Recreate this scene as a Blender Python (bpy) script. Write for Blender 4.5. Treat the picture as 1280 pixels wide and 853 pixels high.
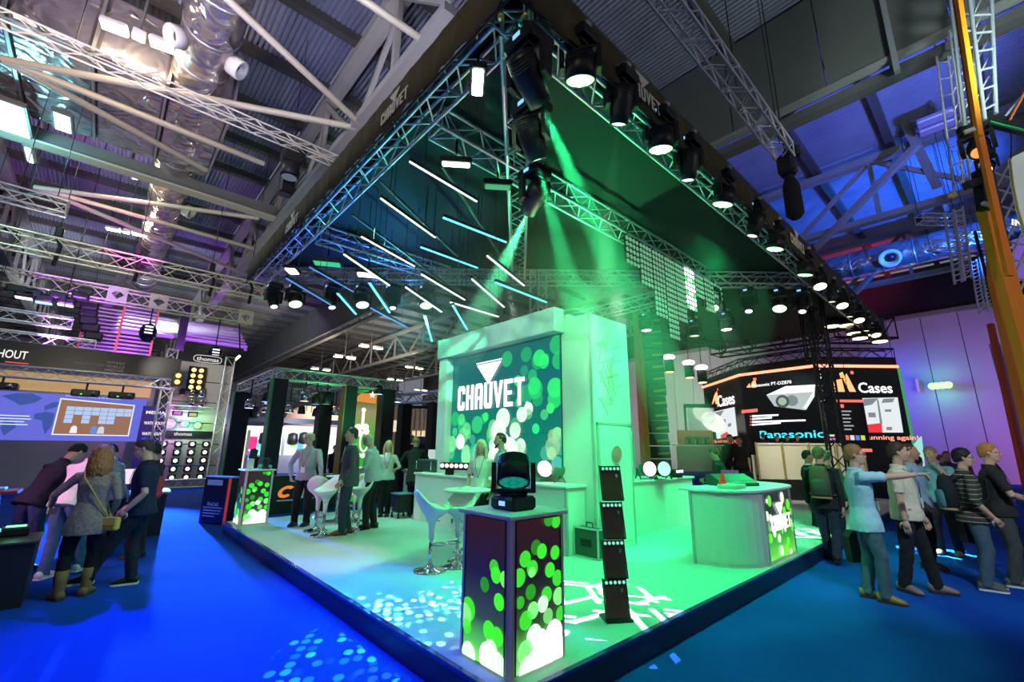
import bpy, bmesh, math, random
from mathutils import Vector, Matrix, Quaternion
for _o in list(bpy.data.objects): bpy.data.objects.remove(_o)
SC = bpy.context.scene
COL = SC.collection
RND = random.Random(11)
V = Vector
PI = math.pi
# ------------------------------------------------------------------ camera
# world: x runs along the right edge of the stand's platform, y along its left edge, z up; the platform's front corner is at 0,0
CAM = V((-2.104, -2.324, 1.72))
CR, CU, CW = V((.73898, -.67366, .00926)), V((-.16455, -.16714, .97211)), V((.65332, .71989, .23436))
FPX = 550.95
cd = bpy.data.cameras.new('camera'); cam = bpy.data.objects.new('camera', cd); COL.objects.link(cam)
cd.sensor_width = 36; cd.lens = FPX / 1280 * 36; cd.clip_end = 300; cd.clip_start = .05
_m = Matrix((CR, CU, -CW)).transposed().to_4x4(); _m.translation = CAM; cam.matrix_world = _m
SC.camera = cam
# ------------------------------------------------------------------ world, exposure
SC.view_settings.view_transform = 'Standard'; SC.view_settings.look = 'None'
SC.view_settings.gamma = 1; SC.view_settings.exposure = 0.1; SC.view_settings.use_curve_mapping = False
SC.cycles.use_denoising = True
SC.cycles.max_bounces = 6; SC.cycles.diffuse_bounces = 3; SC.cycles.glossy_bounces = 3; SC.cycles.transparent_max_bounces = 12
SC.cycles.sample_clamp_indirect = 4.0; SC.cycles.sample_clamp_direct = 0
SC.cycles.caustics_reflective = False; SC.cycles.caustics_refractive = False
SC.cycles.volume_bounces = 0
W = bpy.data.worlds.new('hall'); SC.world = W; W.use_nodes = True
W.node_tree.nodes['Background'].inputs[0].default_value = (.62, .66, .80, 1)
W.node_tree.nodes['Background'].inputs[1].default_value = .25

def G(px, py, z):
    d = ray(px, py); t = (z - CAM.z) / d.z; return CAM + d * t
def ray(px, py): return CW + CR * ((px - 640) / FPX) + CU * ((426.5 - py) / FPX)
def WX(px, py, x):
    d = ray(px, py); return CAM + d * ((x - CAM.x) / d.x)
def WY(px, py, y):
    d = ray(px, py); return CAM + d * ((y - CAM.y) / d.y)
FH = V((.67205, .74051, 0)); RH = V((.74051, -.67205, 0))   # level view direction, and the level direction to its right
def DP(px, py, dist):
    d = ray(px, py); return CAM + d * (dist / d.dot(FH))
def VP(px, py, dist, z):  # point at this level distance in the vertical plane of a pixel column
    p = DP(px, py, dist); return V((p.x, p.y, z))

def gobo(light, kind):
    light.use_nodes = True; nt = light.node_tree; N = nt.nodes; L = nt.links; em = N['Emission']
    tc = N.new('ShaderNodeTexCoord'); mp = N.new('ShaderNodeMapping'); sp = N.new('ShaderNodeSeparateXYZ')
    L.new(tc.outputs['Normal'], sp.inputs[0])
    dv = [N.new('ShaderNodeMath') for _ in range(2)]
    for i in (0, 1):
        dv[i].operation = 'DIVIDE'; L.new(sp.outputs[i], dv[i].inputs[0]); L.new(sp.outputs[2], dv[i].inputs[1])
    cb = N.new('ShaderNodeCombineXYZ'); L.new(dv[0].outputs[0], cb.inputs[0]); L.new(dv[1].outputs[0], cb.inputs[1])
    L.new(cb.outputs[0], mp.inputs[0])
    if kind == 'dots':
        mp.inputs['Scale'].default_value = (72, 72, 1); vo = N.new('ShaderNodeTexVoronoi'); vo.voronoi_dimensions = '2D'
        vo.inputs['Scale'].default_value = 1; vo.inputs['Randomness'].default_value = .35
        L.new(mp.outputs[0], vo.inputs['Vector'])
        lt = N.new('ShaderNodeMath'); lt.operation = 'LESS_THAN'; lt.inputs[1].default_value = .38; L.new(vo.outputs['Distance'], lt.inputs[0])
        sc = N.new('ShaderNodeSeparateColor'); L.new(vo.outputs['Color'], sc.inputs[0])
        ri = N.new('ShaderNodeMath'); ri.operation = 'SUBTRACT'; ri.inputs[1].default_value = .45; L.new(sc.outputs[0], ri.inputs[0]); ri.use_clamp = True
        mu = N.new('ShaderNodeMath'); mu.operation = 'MULTIPLY'; L.new(lt.outputs[0], mu.inputs[0]); L.new(ri.outputs[0], mu.inputs[1]); out = mu.outputs[0]
    else:
        prev = None
        for a, s, off in ((.5, 17, 0), (1.75, 19, .3), (2.6, 15, .6)):
            m2 = N.new('ShaderNodeMapping'); m2.inputs['Rotation'].default_value = (0, 0, a); m2.vector_type = 'TEXTURE'; m2.inputs['Scale'].default_value = (1 / (s * 2.6), 1 / (s * .42), 1); m2.inputs['Location'].default_value = (off, off, 0)
            L.new(cb.outputs[0], m2.inputs[0])
            fv = N.new('ShaderNodeVectorMath'); fv.operation = 'FRACTION'; L.new(m2.outputs[0], fv.inputs[0]); fs = N.new('ShaderNodeSeparateXYZ'); L.new(fv.outputs[0], fs.inputs[0])
            lx = N.new('ShaderNodeMath'); lx.operation = 'LESS_THAN'; lx.inputs[1].default_value = .55; L.new(fs.outputs[0], lx.inputs[0]); ly = N.new('ShaderNodeMath'); ly.operation = 'LESS_THAN'; ly.inputs[1].default_value = .8; L.new(fs.outputs[1], ly.inputs[0])
            inv = N.new('ShaderNodeMath'); inv.operation = 'MULTIPLY'; L.new(lx.outputs[0], inv.inputs[0]); L.new(ly.outputs[0], inv.inputs[1])
            nz = N.new('ShaderNodeTexWhiteNoise'); nz.noise_dimensions = '2D'
            vm = N.new('ShaderNodeVectorMath'); vm.operation = 'FLOOR'; L.new(m2.outputs[0], vm.inputs[0]); L.new(vm.outputs[0], nz.inputs['Vector'])
            gt = N.new('ShaderNodeMath'); gt.operation = 'GREATER_THAN'; gt.inputs[1].default_value = .72; L.new(nz.outputs['Value'], gt.inputs[0])
            mu = N.new('ShaderNodeMath'); mu.operation = 'MULTIPLY'; L.new(inv.outputs[0], mu.inputs[0]); L.new(gt.outputs[0], mu.inputs[1])
            if prev is None: prev = mu.outputs[0]
            else:
                mx = N.new('ShaderNodeMath'); mx.operation = 'MAXIMUM'; L.new(prev, mx.inputs[0]); L.new(mu.outputs[0], mx.inputs[1]); prev = mx.outputs[0]
        out = prev
    L.new(out, em.inputs['Strength'])

def spot(name, loc, to, color, watts, deg, blend=.3, r=.04, kind=None, parent=None):
    l = bpy.data.lights.new(name, 'SPOT'); l.energy = watts; l.color = color; l.spot_size = math.radians(deg); l.spot_blend = blend; l.shadow_soft_size = r
    o = bpy.data.objects.new(name, l); COL.objects.link(o)
    d = (V(to) - V(loc)).normalized(); q = d.to_track_quat('-Z', 'Y')
    if parent is not None: o.parent = parent; o.location = V(loc) - parent.location
    else: o.location = loc
    o.rotation_mode = 'QUATERNION'; o.rotation_quaternion = q
    if kind: gobo(l, kind)
    return o
def point(name, loc, color, watts, r=.1, parent=None):
    l = bpy.data.lights.new(name, 'POINT'); l.energy = watts; l.color = color; l.shadow_soft_size = r
    o = bpy.data.objects.new(name, l); COL.objects.link(o); o.location = loc
    if parent is not None: o.parent = parent; o.location = V(loc) - parent.location
    return o
GRN = (.02, 1, .28); CYN = (.25, 1, .85); BLU = (.04, .12, 1); PUR = (.45, .12, 1); PNK = (1, .25, .75); WRM = (1, .86, .62); WHT = (1, .97, .9)
# spots outside the stand's own rig, without fixtures; several added as fill
spot('blue_wash_light', (.1, 19.6, 2.35), (-3.0, 1.8, 0), (.015, .12, 1), 42000, 31, .5, .12)
spot('blue_aisle_light', (-2.2, 9.5, 8.6), (-1.0, 2.6, 0), (.01, .06, 1), 11000, 27, .9, .2)
spot('teal_floor_fill', (-4.5, 2.0, 7.5), (-2.8, 3.2, 0), (.05, .5, .6), 260, 55, .9, .2)  # added spot without a fixture, tints the left carpet teal
spot('right_aisle_light', (9.6, -5.0, 9.4), (4.6, -3.0, 0), (.06, .45, .7), 240, 70, 1, .3)
spot('visitor_fill', (1.6, -4.2, 5.5), (6.2, -1.3, 1.2), (.70, .92, 1), 1050, 42, .8, .15)  # added without a fixture, stands in for stand light on the visitors
spot('pink_group_light', (-6.0, 5.6, 2.6), (-2.5, 6.3, 1.25), (1, .35, .75), 700, 34, .7, .1)
spot('group_fill', (-.6, 2.6, 4.6), (-2.0, 5.4, 1.0), (.75, .72, 1), 260, 50, .9, .15)  # added fill for the left group, no lamp hangs here
spot('deck_blue_light', (19, -6, 7.5), (22.5, .2, 13), (.02, .14, 1), 15000, 64, .8, .2)
spot('deck_red_light', (28, -3, 6.5), (31, 2, 12), (1, .05, .18), 4200, 60, .8, .2)
spot('wall_pink_light', (29.5, -7.5, .8), (35, -2, 3), (.9, .25, 1), 950, 95, .8, .3)
spot('wall_blue_light', (31.5, 4.5, 6.2), (35, 2.0, 5), (.05, .06, 1), 1100, 100, .9, .2)
spot('wall_violet_light', (26, -6, 4), (35, -1.0, 6), (.35, .12, 1), 1100, 70, .9, .2)
spot('wall_grey_light', (24, 14, 4), (35, 17, 6), (1, .9, .85), 2600, 90, .9, .2)
spot('deck_purple_light', (-4, 19, 5), (-2, 23, 12), (.45, .1, 1), 3000, 80, .9, .2)
spot('deck_left_light', (-3.5, 6, 7), (-2.2, 8.5, 13), (.5, .5, 1), 900, 120, 1, .3)
spot('deck_front_light', (-1.0, 3.0, 7.2), (.8, 6.5, 13), (.7, .7, 1), 1100, 120, 1, .3)
spot('deck_right_light', (6.5, -4.5, 7.0), (9, -1.0, 13), (.6, .75, .75), 1100, 130, 1, .3)
spot('duct_fill', (-4.8, 3.2, 7.4), (-1.9, 6.4, 10.9), (1, .85, .78), 1500, 75, .9, .2)  # added with the plenum's spot, no fixture, to brighten the foil ducts
spot('plenum_fill', (-6.5, 6.5, 7.0), (-4.4, 10.6, 10.6), (1, .76, .76), 1500, 80, .9, .2)
spot('cyan_truss_light', (-9.5, 12, 6.2), (-6.6, 17, 10.5), (.1, .75, 1), 2600, 44, .8, .2)
spot('magenta_brace_light', (-1.5, 13.5, 6.5), (-3.6, 18.0, 10), (1, .1, .85), 1300, 40, .8, .2)
spot('deck_blue_light', (12, -5, 7.5), (14.8, -.4, 13), (.10, .16, 1), 4500, 80, .9, .2)
spot('deck_far_fill', (-2, 27, 6), (-1, 40, 13), (.8, .9, 1), 5000, 130, .8, .3)  # two uplights put in without fixtures, to lift the dark far deck
spot('deck_far_fill', (12, 30, 6), (12, 42, 13), (1, .85, .7), 5000, 130, .8, .3)
spot('display_wall_fill', (-1.5, 15.5, 5.0), (.8, 20.4, 3.6), (1, .9, .8), 420, 50, .8, .2)  # unseen spot added to brighten the grey display wall
spot('left_truss_fill', (-3.5, 9.5, 4.0), (-2.5, 16.5, 7.3), (1, .88, .65), 900, 80, .9, .2)  # unseen warm spot added so the cream truss shows up
spot('mast_fill', (1.0, -6.5, 3.5), DP(1255, 330, 6.6), (1, .85, .7), 500, 60, .8, .1)  # warm spot put in, without a lamp, to bring out the orange mast
spot('fascia_fill', (-7, -3, 6.5), (-.1, 3.5, 5.8), (1, .85, .6), 650, 60, .9, .2)  # two unseen fascia spots, added to brighten the lettering
spot('fascia_fill', (5, -8, 6.5), (5, -.1, 5.8), (1, .85, .65), 170, 70, .9, .2)
# ------------------------------------------------------------------ helpers
MATS = {}
def mat(name, col, rough=.6, metal=0.0, var=.12, scale=6, emit=None, strength=1.0, spec=.4, bump=0, bscale=200, alpha=None, coat=0):
    if name in MATS: return MATS[name]
    m = bpy.data.materials.new(name); MATS[name] = m; m.use_nodes = True
    nt = m.node_tree; N = nt.nodes; L = nt.links; b = N['Principled BSDF']
    c = tuple(col) + (1,)
    b.inputs['Base Color'].default_value = c; b.inputs['Roughness'].default_value = rough; b.inputs['Metallic'].default_value = metal
    b.inputs['Specular IOR Level'].default_value = spec; b.inputs['Coat Weight'].default_value = coat
    tc = N.new('ShaderNodeTexCoord')
    if var:
        nz = N.new('ShaderNodeTexNoise'); nz.inputs['Scale'].default_value = scale; nz.inputs['Detail'].default_value = 3
        L.new(tc.outputs['Object'], nz.inputs['Vector'])
        mx = N.new('ShaderNodeMix'); mx.data_type = 'RGBA'
        mx.inputs['A'].default_value = tuple(max(0, x * (1 - var)) for x in col) + (1,); mx.inputs['B'].default_value = tuple(min(1, x * (1 + var)) for x in col) + (1,)
        L.new(nz.outputs['Fac'], mx.inputs['Factor']); L.new(mx.outputs['Result'], b.inputs['Base Color'])
    if bump:
        n2 = N.new('ShaderNodeTexNoise'); n2.inputs['Scale'].default_value = bscale; n2.inputs['Detail'].default_value = 2
        L.new(tc.outputs['Object'], n2.inputs['Vector']); bp = N.new('ShaderNodeBump'); bp.inputs['Strength'].default_value = bump; bp.inputs['Distance'].default_value = .01
        L.new(n2.outputs['Fac'], bp.inputs['Height']); L.new(bp.outputs['Normal'], b.inputs['Normal'])
    if emit:
        b.inputs['Emission Color'].default_value = tuple(emit) + (1,); b.inputs['Emission Strength'].default_value = strength
    if alpha is not None: b.inputs['Alpha'].default_value = alpha
    return m
def glow(name, col, s):
    return mat('glow_' + name, (.02, .02, .02), .5, 0, 0, emit=col, strength=s)

class MB:
    """collects shapes and links them as one mesh object"""
    def __init__(s): s.v = []; s.f = []; s.mi = []; s.sm = []
    def add(s, vs, fs, mi=0, sm=False, M=None):
        o = len(s.v)
        s.v += [(M @ V(p)) if M is not None else V(p) for p in vs]
        for f in fs: s.f.append([i + o for i in f]); s.mi.append(mi); s.sm.append(sm)
        return s
    def box(s, c, d, mi=0, M=None, bev=0):
        x, y, z = [k / 2 for k in d]; cx, cy, cz = c
        if bev:
            k = min(bev, x * .9, y * .9, z * .9); vs = []; fs = []
            def ring(h, e):
                X, Y = x - e, y - e
                return [(cx - X + k, cy - Y, cz + h), (cx + X - k, cy - Y, cz + h), (cx + X, cy - Y + k, cz + h), (cx + X, cy + Y - k, cz + h), (cx + X - k, cy + Y, cz + h), (cx - X + k, cy + Y, cz + h), (cx - X, cy + Y - k, cz + h), (cx - X, cy - Y + k, cz + h)]
            for h, e in ((-z, k * .7), (-z + k, 0), (z - k, 0), (z, k * .7)): vs += ring(h, e)
            for r in range(3):
                for i in range(8): j = (i + 1) % 8; fs.append((r * 8 + i, r * 8 + j, r * 8 + 8 + j, r * 8 + 8 + i))
            fs.append(tuple(range(7, -1, -1))); fs.append(tuple(range(24, 32)))
            return s.add(vs, fs, mi, False, M)
        vs = [(cx + a * x, cy + b * y, cz + e * z) for e in (-1, 1) for a, b in ((-1, -1), (1, -1), (1, 1), (-1, 1))]
        return s.add(vs, [(3, 2, 1, 0), (4, 5, 6, 7), (0, 1, 5, 4), (1, 2, 6, 5), (2, 3, 7, 6), (3, 0, 4, 7)], mi, False, M)
    def bx(s, x0, x1, y0, y1, z0, z1, mi=0, M=None, bev=0):
        return s.box(((x0 + x1) / 2, (y0 + y1) / 2, (z0 + z1) / 2), (abs(x1 - x0), abs(y1 - y0), abs(z1 - z0)), mi, M, bev)
    def tube(s, pts, rs, n=8, mi=0, cap=True, sm=True, closed=False, ax=None):
        pts = [V(p) for p in pts]
        if not isinstance(rs, (list, tuple)): rs = [rs] * len(pts)
        rings = []; prev = None; m = len(pts)
        for i, p in enumerate(pts):
            if closed: t = pts[(i + 1) % m] - pts[i - 1]
            else: t = pts[min(i + 1, m - 1)] - pts[max(i - 1, 0)]
            t = t.normalized() if t.length > 1e-9 else V((0, 0, 1))
            if prev is None: a = V(ax) if ax is not None else (V((0, 0, 1)) if abs(t.z) < .9 else V((1, 0, 0))); a = (a - t * a.dot(t)).normalized()
            else: a = prev - t * prev.dot(t); a = a.normalized() if a.length > 1e-6 else prev
            prev = a; b = t.cross(a); r = rs[i]; ra, rb = r if isinstance(r, (tuple, list)) else (r, r)
            rings.append([p + a * math.cos(2 * PI * k / n) * ra + b * math.sin(2 * PI * k / n) * rb for k in range(n)])
        vs = [q for r in rings for q in r]; fs = []
        for i in range(m if closed else m - 1):
            j = (i + 1) % m
            for k in range(n): l = (k + 1) % n; fs.append((i * n + k, i * n + l, j * n + l, j * n + k))
        if cap and not closed: fs.append(tuple(range(n - 1, -1, -1))); fs.append(tuple((m - 1) * n + k for k in range(n)))
        return s.add(vs, fs, mi, sm)
    def lathe(s, prof, n=16, mi=0, M=None, sm=True, cap=True):
        vs = [(r * math.cos(2 * PI * k / n), r * math.sin(2 * PI * k / n), z) for r, z in prof for k in range(n)]; fs = []
        for i in range(len(prof) - 1):
            for k in range(n): l = (k + 1) % n; fs.append((i * n + k, i * n + l, i * n + n + l, i * n + n + k))
        if cap: fs.append(tuple(range(n - 1, -1, -1))); fs.append(tuple((len(prof) - 1) * n + k for k in range(n)))
        return s.add(vs, fs, mi, sm, M)
    def sphere(s, c, r, n=12, m=8, mi=0, M=None):
        rx, ry, rz = r if isinstance(r, (tuple, list)) else (r, r, r); vs = [(c[0], c[1], c[2] - rz)]; fs = []
        for i in range(1, m):
            a = PI * i / m - PI / 2
            for k in range(n): vs.append((c[0] + rx * math.cos(a) * math.cos(2 * PI * k / n), c[1] + ry * math.cos(a) * math.sin(2 * PI * k / n), c[2] + rz * math.sin(a)))
        vs.append((c[0], c[1], c[2] + rz)); last = len(vs) - 1
        for k in range(n):
            l = (k + 1) % n; fs.append((0, 1 + l, 1 + k)); fs.append((last, last - n + k, last - n + l))
            for i in range(m - 2): a = 1 + i * n; fs.append((a + k, a + l, a + n + l, a + n + k))
        return s.add(vs, fs, mi, True, M)
    def disc(s, c, ex, ey, r, n=20, mi=0, ry=None):
        c, ex, ey = V(c), V(ex), V(ey); ry = ry or r
        return s.add([c + ex * r * math.cos(2 * PI * k / n) + ey * ry * math.sin(2 * PI * k / n) for k in range(n)], [tuple(range(n))], mi)
    def poly(s, pts, mi=0): return s.add(pts, [tuple(range(len(pts)))], mi)
    def prism(s, pts, ext, mi=0):
        n = len(pts); e = V(ext); a = [V(p) for p in pts]; b = [p + e for p in a]
        return s.add(a + b, [tuple(range(n - 1, -1, -1)), tuple(range(n, 2 * n))] + [(i, (i + 1) % n, n + (i + 1) % n, n + i) for i in range(n)], mi)
    def build(s, name, mats, parent=None, loc=None, world=True, label=None, kind=None):
        me = bpy.data.meshes.new(name); off = V((0, 0, 0))
        if parent is not None and world: off = V(parent.location) if not parent.parent else V(parent.location) + V(parent.parent.location)
        elif loc is not None: off = V(loc)
        me.from_pydata([p - off for p in s.v], [], s.f)
        for m in (mats if isinstance(mats, (list, tuple)) else [mats]): me.materials.append(m)
        me.polygons.foreach_set('material_index', s.mi); me.polygons.foreach_set('use_smooth', s.sm); me.validate(); me.update()
        bm = bmesh.new(); bm.from_mesh(me); bmesh.ops.recalc_face_normals(bm, faces=bm.faces) if len(s.f) < 20000 else None; bm.to_mesh(me); bm.free()
        o = bpy.data.objects.new(name, me); COL.objects.link(o)
        if parent is not None: o.parent = parent
        if loc is not None: o.location = loc
        if label: o['label'] = label
        if kind: o['kind'] = kind
        return o
def tag(o, label=None, cat=None, group=None, kind=None):
    for k, v in (('label', label), ('category', cat), ('group', group), ('kind', kind)):
        if v: o[k] = v
    return o
def thing(name, label, cat, loc=(0, 0, 0), rz=0, group=None, kind=None):
    o = bpy.data.objects.new(name, None); COL.objects.link(o); o.location = loc; o.rotation_euler = (0, 0, rz); o.empty_display_size = .2
    return tag(o, label, cat, group, kind)
def copy_tree(o, parent=None):
    c = o.copy(); COL.objects.link(c)
    if parent is not None: c.parent = parent
    for ch in list(o.children): copy_tree(ch, c)
    return c
_RODS = {}
def unit(shape, m):
    k = (shape, m.name)
    if k not in _RODS:
        b = MB()
        if shape == 'rod': b.lathe([(1, -.5), (1, .5)], 8, 0, None, True)
        else: b.box((0, 0, 0), (1, 1, 1))
        me = bpy.data.meshes.new(shape); me.from_pydata(b.v, [], b.f); me.materials.append(m); me.polygons.foreach_set('use_smooth', [len(f) == 4 and shape == 'rod' for f in b.f]); me.update(); _RODS[k] = me
    return _RODS[k]
def rod(name, a, b, r, m, parent=None, shape='rod', r2=None, world=True, label=None, up=(0, 0, 1)):
    a, b = V(a), V(b); d = b - a; o = bpy.data.objects.new(name, unit(shape, m)); COL.objects.link(o)
    o.rotation_mode = 'QUATERNION'
    z = d.normalized(); u = V(up); u = u if abs(z.dot(u)) < .99 else V((1, 0, 0)); y = (u - z * u.dot(z)).normalized(); x = y.cross(z)
    o.rotation_quaternion = Matrix((x, y, z)).transposed().to_quaternion()
    o.location = (a + b) / 2
    o.scale = (r, r if r2 is None else r2, d.length)
    if parent is not None:
        o.parent = parent
        if world: o.location -= V(parent.location)
    if label: o['label'] = label
    return o
def beam(name, a, b, w, h, m, parent=None, **k): return rod(name, a, b, w, m, parent, 'beam', h, **k)

_TM = {}
def text_mesh(s, m, bold=0, ext=.004, key=None):
    k = (s, m.name, bold, ext)
    if k in _TM: return _TM[k]
    c = bpy.data.curves.new('lettering', 'FONT'); c.body = s; c.align_x = 'CENTER'; c.align_y = 'CENTER'; c.size = 1; c.offset = bold; c.extrude = ext; c.resolution_u = 3
    o = bpy.data.objects.new('lettering', c); COL.objects.link(o)
    dg = bpy.context.evaluated_depsgraph_get(); me = bpy.data.meshes.new_from_object(o.evaluated_get(dg)); bpy.data.objects.remove(o)
    me.materials.clear(); me.materials.append(m); _TM[k] = me; return me
def text(s, c, ex, ey, h, m, parent=None, w=None, bold=0, name='lettering', label=None):
    """lettering centred at c; ex runs along the line, ey up; h is the height of the letters, w the length of the line"""
    me = text_mesh(s, m, bold); xs = [v.co.x for v in me.vertices]; ys = [v.co.y for v in me.vertices]
    sy = h / max(1e-6, max(ys) - min(ys)); sx = sy if w is None else w / (max(xs) - min(xs))
    ex, ey = V(ex).normalized(), V(ey).normalized(); en = ex.cross(ey)
    o = bpy.data.objects.new(name, me); COL.objects.link(o); o.rotation_mode = 'QUATERNION'
    o.rotation_quaternion = Matrix((ex, ey, en)).transposed().to_quaternion()
    mx, my = (max(xs) + min(xs)) / 2, (max(ys) + min(ys)) / 2
    o.location = V(c) - ex * mx * sx - ey * my * sy; o.scale = (sx, sy, 1)
    if parent is not None: o.parent = parent; o.location -= V(parent.location)
    if label: o['label'] = label
    return o

ALU = mat('aluminium', (.72, .74, .76), .38, .55, .08)
ALUD = mat('aluminium_dull', (.42, .43, .44), .5, .5, .15)
STEEL = mat('painted_steel', (.30, .29, .26), .6, .1, .2, 3)
STEELD = mat('dark_painted_steel', (.13, .13, .12), .6, .1, .2, 3)
BLK = mat('black_plastic', (.012, .012, .013), .42, 0, .2)
BLKM = mat('black_metal', (.02, .02, .022), .4, .3, .2)
BLKF = mat('black_fabric', (.012, .012, .014), .9, 0, .3, 40, bump=.1)
WHITE = mat('white_laminate', (.86, .87, .86), .35, 0, .03)
CHROME = mat('chrome', (.85, .86, .88), .08, 1, 0)

def hang(t, pts, m=None):
    for q in pts: rod('suspension_wire', q, (q[0], q[1], DECKZ + .02), .009, m or BLKM, t)
    return t
def truss(label, a, b, w=.29, h=.29, seg=.3, m=None, cr=.025, br=.011, group=None, stuff=False, name='lighting_truss', faces='tbsr', up=(0, 0, 1), parent=None):
    """box truss whose lower chords' centre line runs a-b"""
    a, b = V(a), V(b); d = (b - a); ln = d.length; d.normalize(); u = V(up); u = (u - d * u.dot(d)).normalized(); s = d.cross(u)
    m = m or ALU
    t = parent or thing(name, label, 'truss', a, 0, group)
    C4 = [a + s * (i * w / 2) + u * (j * h) for i, j in ((-1, 0), (1, 0), (1, 1), (-1, 1))]
    for c in C4: rod('chord', c, c + d * ln, cr, m, t)
    n = max(2, round(ln / seg)); bb = MB()
    prs = []
    if 'b' in faces: prs.append((0, 1, 0))
    if 's' in faces: prs.append((1, 2, 1))
    if 't' in faces: prs.append((2, 3, 0))
    if 'r' in faces: prs.append((3, 0, 1))
    for i in range(n):
        for p, q, f in prs:
            if (i + f) % 2: p, q = q, p
            A, B = C4[p] + d * (ln * i / n), C4[q] + d * (ln * (i + 1) / n)
            if stuff: bb.tube([A, B], br, 5, 0, False)
            else: rod('brace', A, B, br, m, t)
    for e in (0, ln):
        for p, q in ((0, 1), (1, 2), (2, 3), (3, 0)):
            if stuff: bb.tube([C4[p] + d * e, C4[q] + d * e], br, 5, 0, False)
            else: rod('end_brace', C4[p] + d * e, C4[q] + d * e, br * 1.3, m, t)
    if stuff: bb.build('bracing', m, t, kind='stuff')
    return t
# ------------------------------------------------------------------ the hall
def carpet(name, col, spd=.25):
    m = mat(name, col, .95, 0, 0, spec=.1); nt = m.node_tree; N = nt.nodes; L = nt.links; b = N['Principled BSDF']
    tc = N.new('ShaderNodeTexCoord'); n1 = N.new('ShaderNodeTexNoise'); n1.inputs['Scale'].default_value = 1.3; n1.inputs['Detail'].default_value = 5
    n2 = N.new('ShaderNodeTexNoise'); n2.inputs['Scale'].default_value = 60
    L.new(tc.outputs['Object'], n1.inputs['Vector']); L.new(tc.outputs['Object'], n2.inputs['Vector'])
    ad = N.new('ShaderNodeMath'); L.new(n1.outputs['Fac'], ad.inputs[0]); L.new(n2.outputs['Fac'], ad.inputs[1])
    mr = N.new('ShaderNodeMapRange'); mr.inputs[1].default_value = .6; mr.inputs[2].default_value = 1.4; L.new(ad.outputs[0], mr.inputs[0])
    mx = N.new('ShaderNodeMix'); mx.data_type = 'RGBA'; mx.inputs['A'].default_value = tuple(c * (1 - spd) for c in col) + (1,); mx.inputs['B'].default_value = tuple(min(1, c * (1 + spd)) for c in col) + (1,)
    L.new(mr.outputs[0], mx.inputs['Factor']); L.new(mx.outputs['Result'], b.inputs['Base Color'])
    bp = N.new('ShaderNodeBump'); bp.inputs['Strength'].default_value = .3; bp.inputs['Distance'].default_value = .005; L.new(n2.outputs['Fac'], bp.inputs['Height']); L.new(bp.outputs['Normal'], b.inputs['Normal'])
    return m
fl = MB(); fl.add([(-40, -16, 0), (36, -16, 0), (36, 72, 0), (-40, 72, 0)], [(0, 1, 2, 3)])
FLOORM = carpet('blue_carpet', (.004, .055, .40), .2)
floor = fl.build('floor', FLOORM); tag(floor, kind='structure')

DECKZ = 13.2
CEIL = thing('ceiling', None, None, (0, 0, DECKZ), kind='structure')
DECK = mat('ribbed_deck', (.34, .35, .42), .4, .3, .25, .8)
bm_ = MB(); n = 60; w = 8.3; dy = 2.3
for i in range(n):
    x0 = i * w / n; p = w / n
    for (xa, za, xb, zb) in ((0, 0, .45, 0), (.45, 0, .55, .09), (.55, .09, .9, .09), (.9, .09, 1, 0)):
        bm_.add([(x0 + xa * p, 0, za), (x0 + xb * p, 0, zb), (x0 + xb * p, dy, zb), (x0 + xa * p, dy, za)], [(0, 1, 2, 3)])
# ribs run along y, so the profile repeats along x
proto = None
PUR0, PURS = -13.2, 2.4
TRX = [-31.9, -23.5, -15.1, -6.8, 1.6, 9.9, 18.1, 26.4, 35.0]
for k in range(len(TRX) - 1):
    for j in range(34):
        if proto is None: proto = bm_.build('deck_panel', DECK, CEIL, world=False); o = proto
        else: o = proto.copy(); COL.objects.link(o)
        o.location = (TRX[k] + .02, PUR0 + j * PURS + .05, 0)
PURM = mat('purlin_steel', (.085, .08, .065), .6, .1, .2, 2)
for j in range(35):
    y = PUR0 + j * PURS
    beam('purlin', (-32, y, DECKZ - .12), (35, y, DECKZ - .12), .24, .3, PURM, CEIL)
def roof_truss(x, label, y0=-14, y1=70, low=10.05, top=12.55, bay=4.8, m=None):
    m = m or STEEL
    t = thing('roof_truss', label, 'roof truss', (x, y0, low), 0, 'steel roof trusses across the hall')
    beam('bottom_chord', (x, y0, low), (x, y1, low), .34, .22, m, t); beam('top_chord', (x, y0, top), (x, y1, top), .42, .24, m, t)
    y = y0; k = 0
    while y < y1 - 1:
        beam('diagonal', (x - .1, y, low + .1), (x - .1, y + bay / 2, top), .16, .1, m, t, up=(1, 0, 0)); beam('diagonal', (x + .1, y + bay / 2, top), (x + .1, y + bay, low + .1), .16, .1, m, t, up=(1, 0, 0))
        beam('strut', (x, y + bay / 2, low), (x, y + bay / 2, top), .14, .14, m, t); y += bay
    return t
roof_truss(-23.5, 'steel roof truss farthest out over the booths at left, mostly hidden', 10)
roof_truss(-15.1, 'steel roof truss beyond the foil duct, over the left booths', 10)
roof_truss(-6.8, 'steel roof truss just left of the long foil duct, at left edge', 4)
roof_truss(1.6, 'brown steel roof truss running right beside the left fascia of the green stand', 3.6)
roof_truss(9.9, 'steel roof truss whose upper half is closed with dark cladding, above the right fascia', -14, 70, 10.05, 12.55, 4.8, STEELD)
roof_truss(18.1, 'steel roof truss with the blue lit deck behind it, second from the purple end wall', -14, 70, 10.2, 12.6, 5.4)
roof_truss(26.4, 'steel roof truss in front of the red lit deck, nearest the purple end wall', -14, 70, 10.15, 12.6, 5.4)
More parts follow.
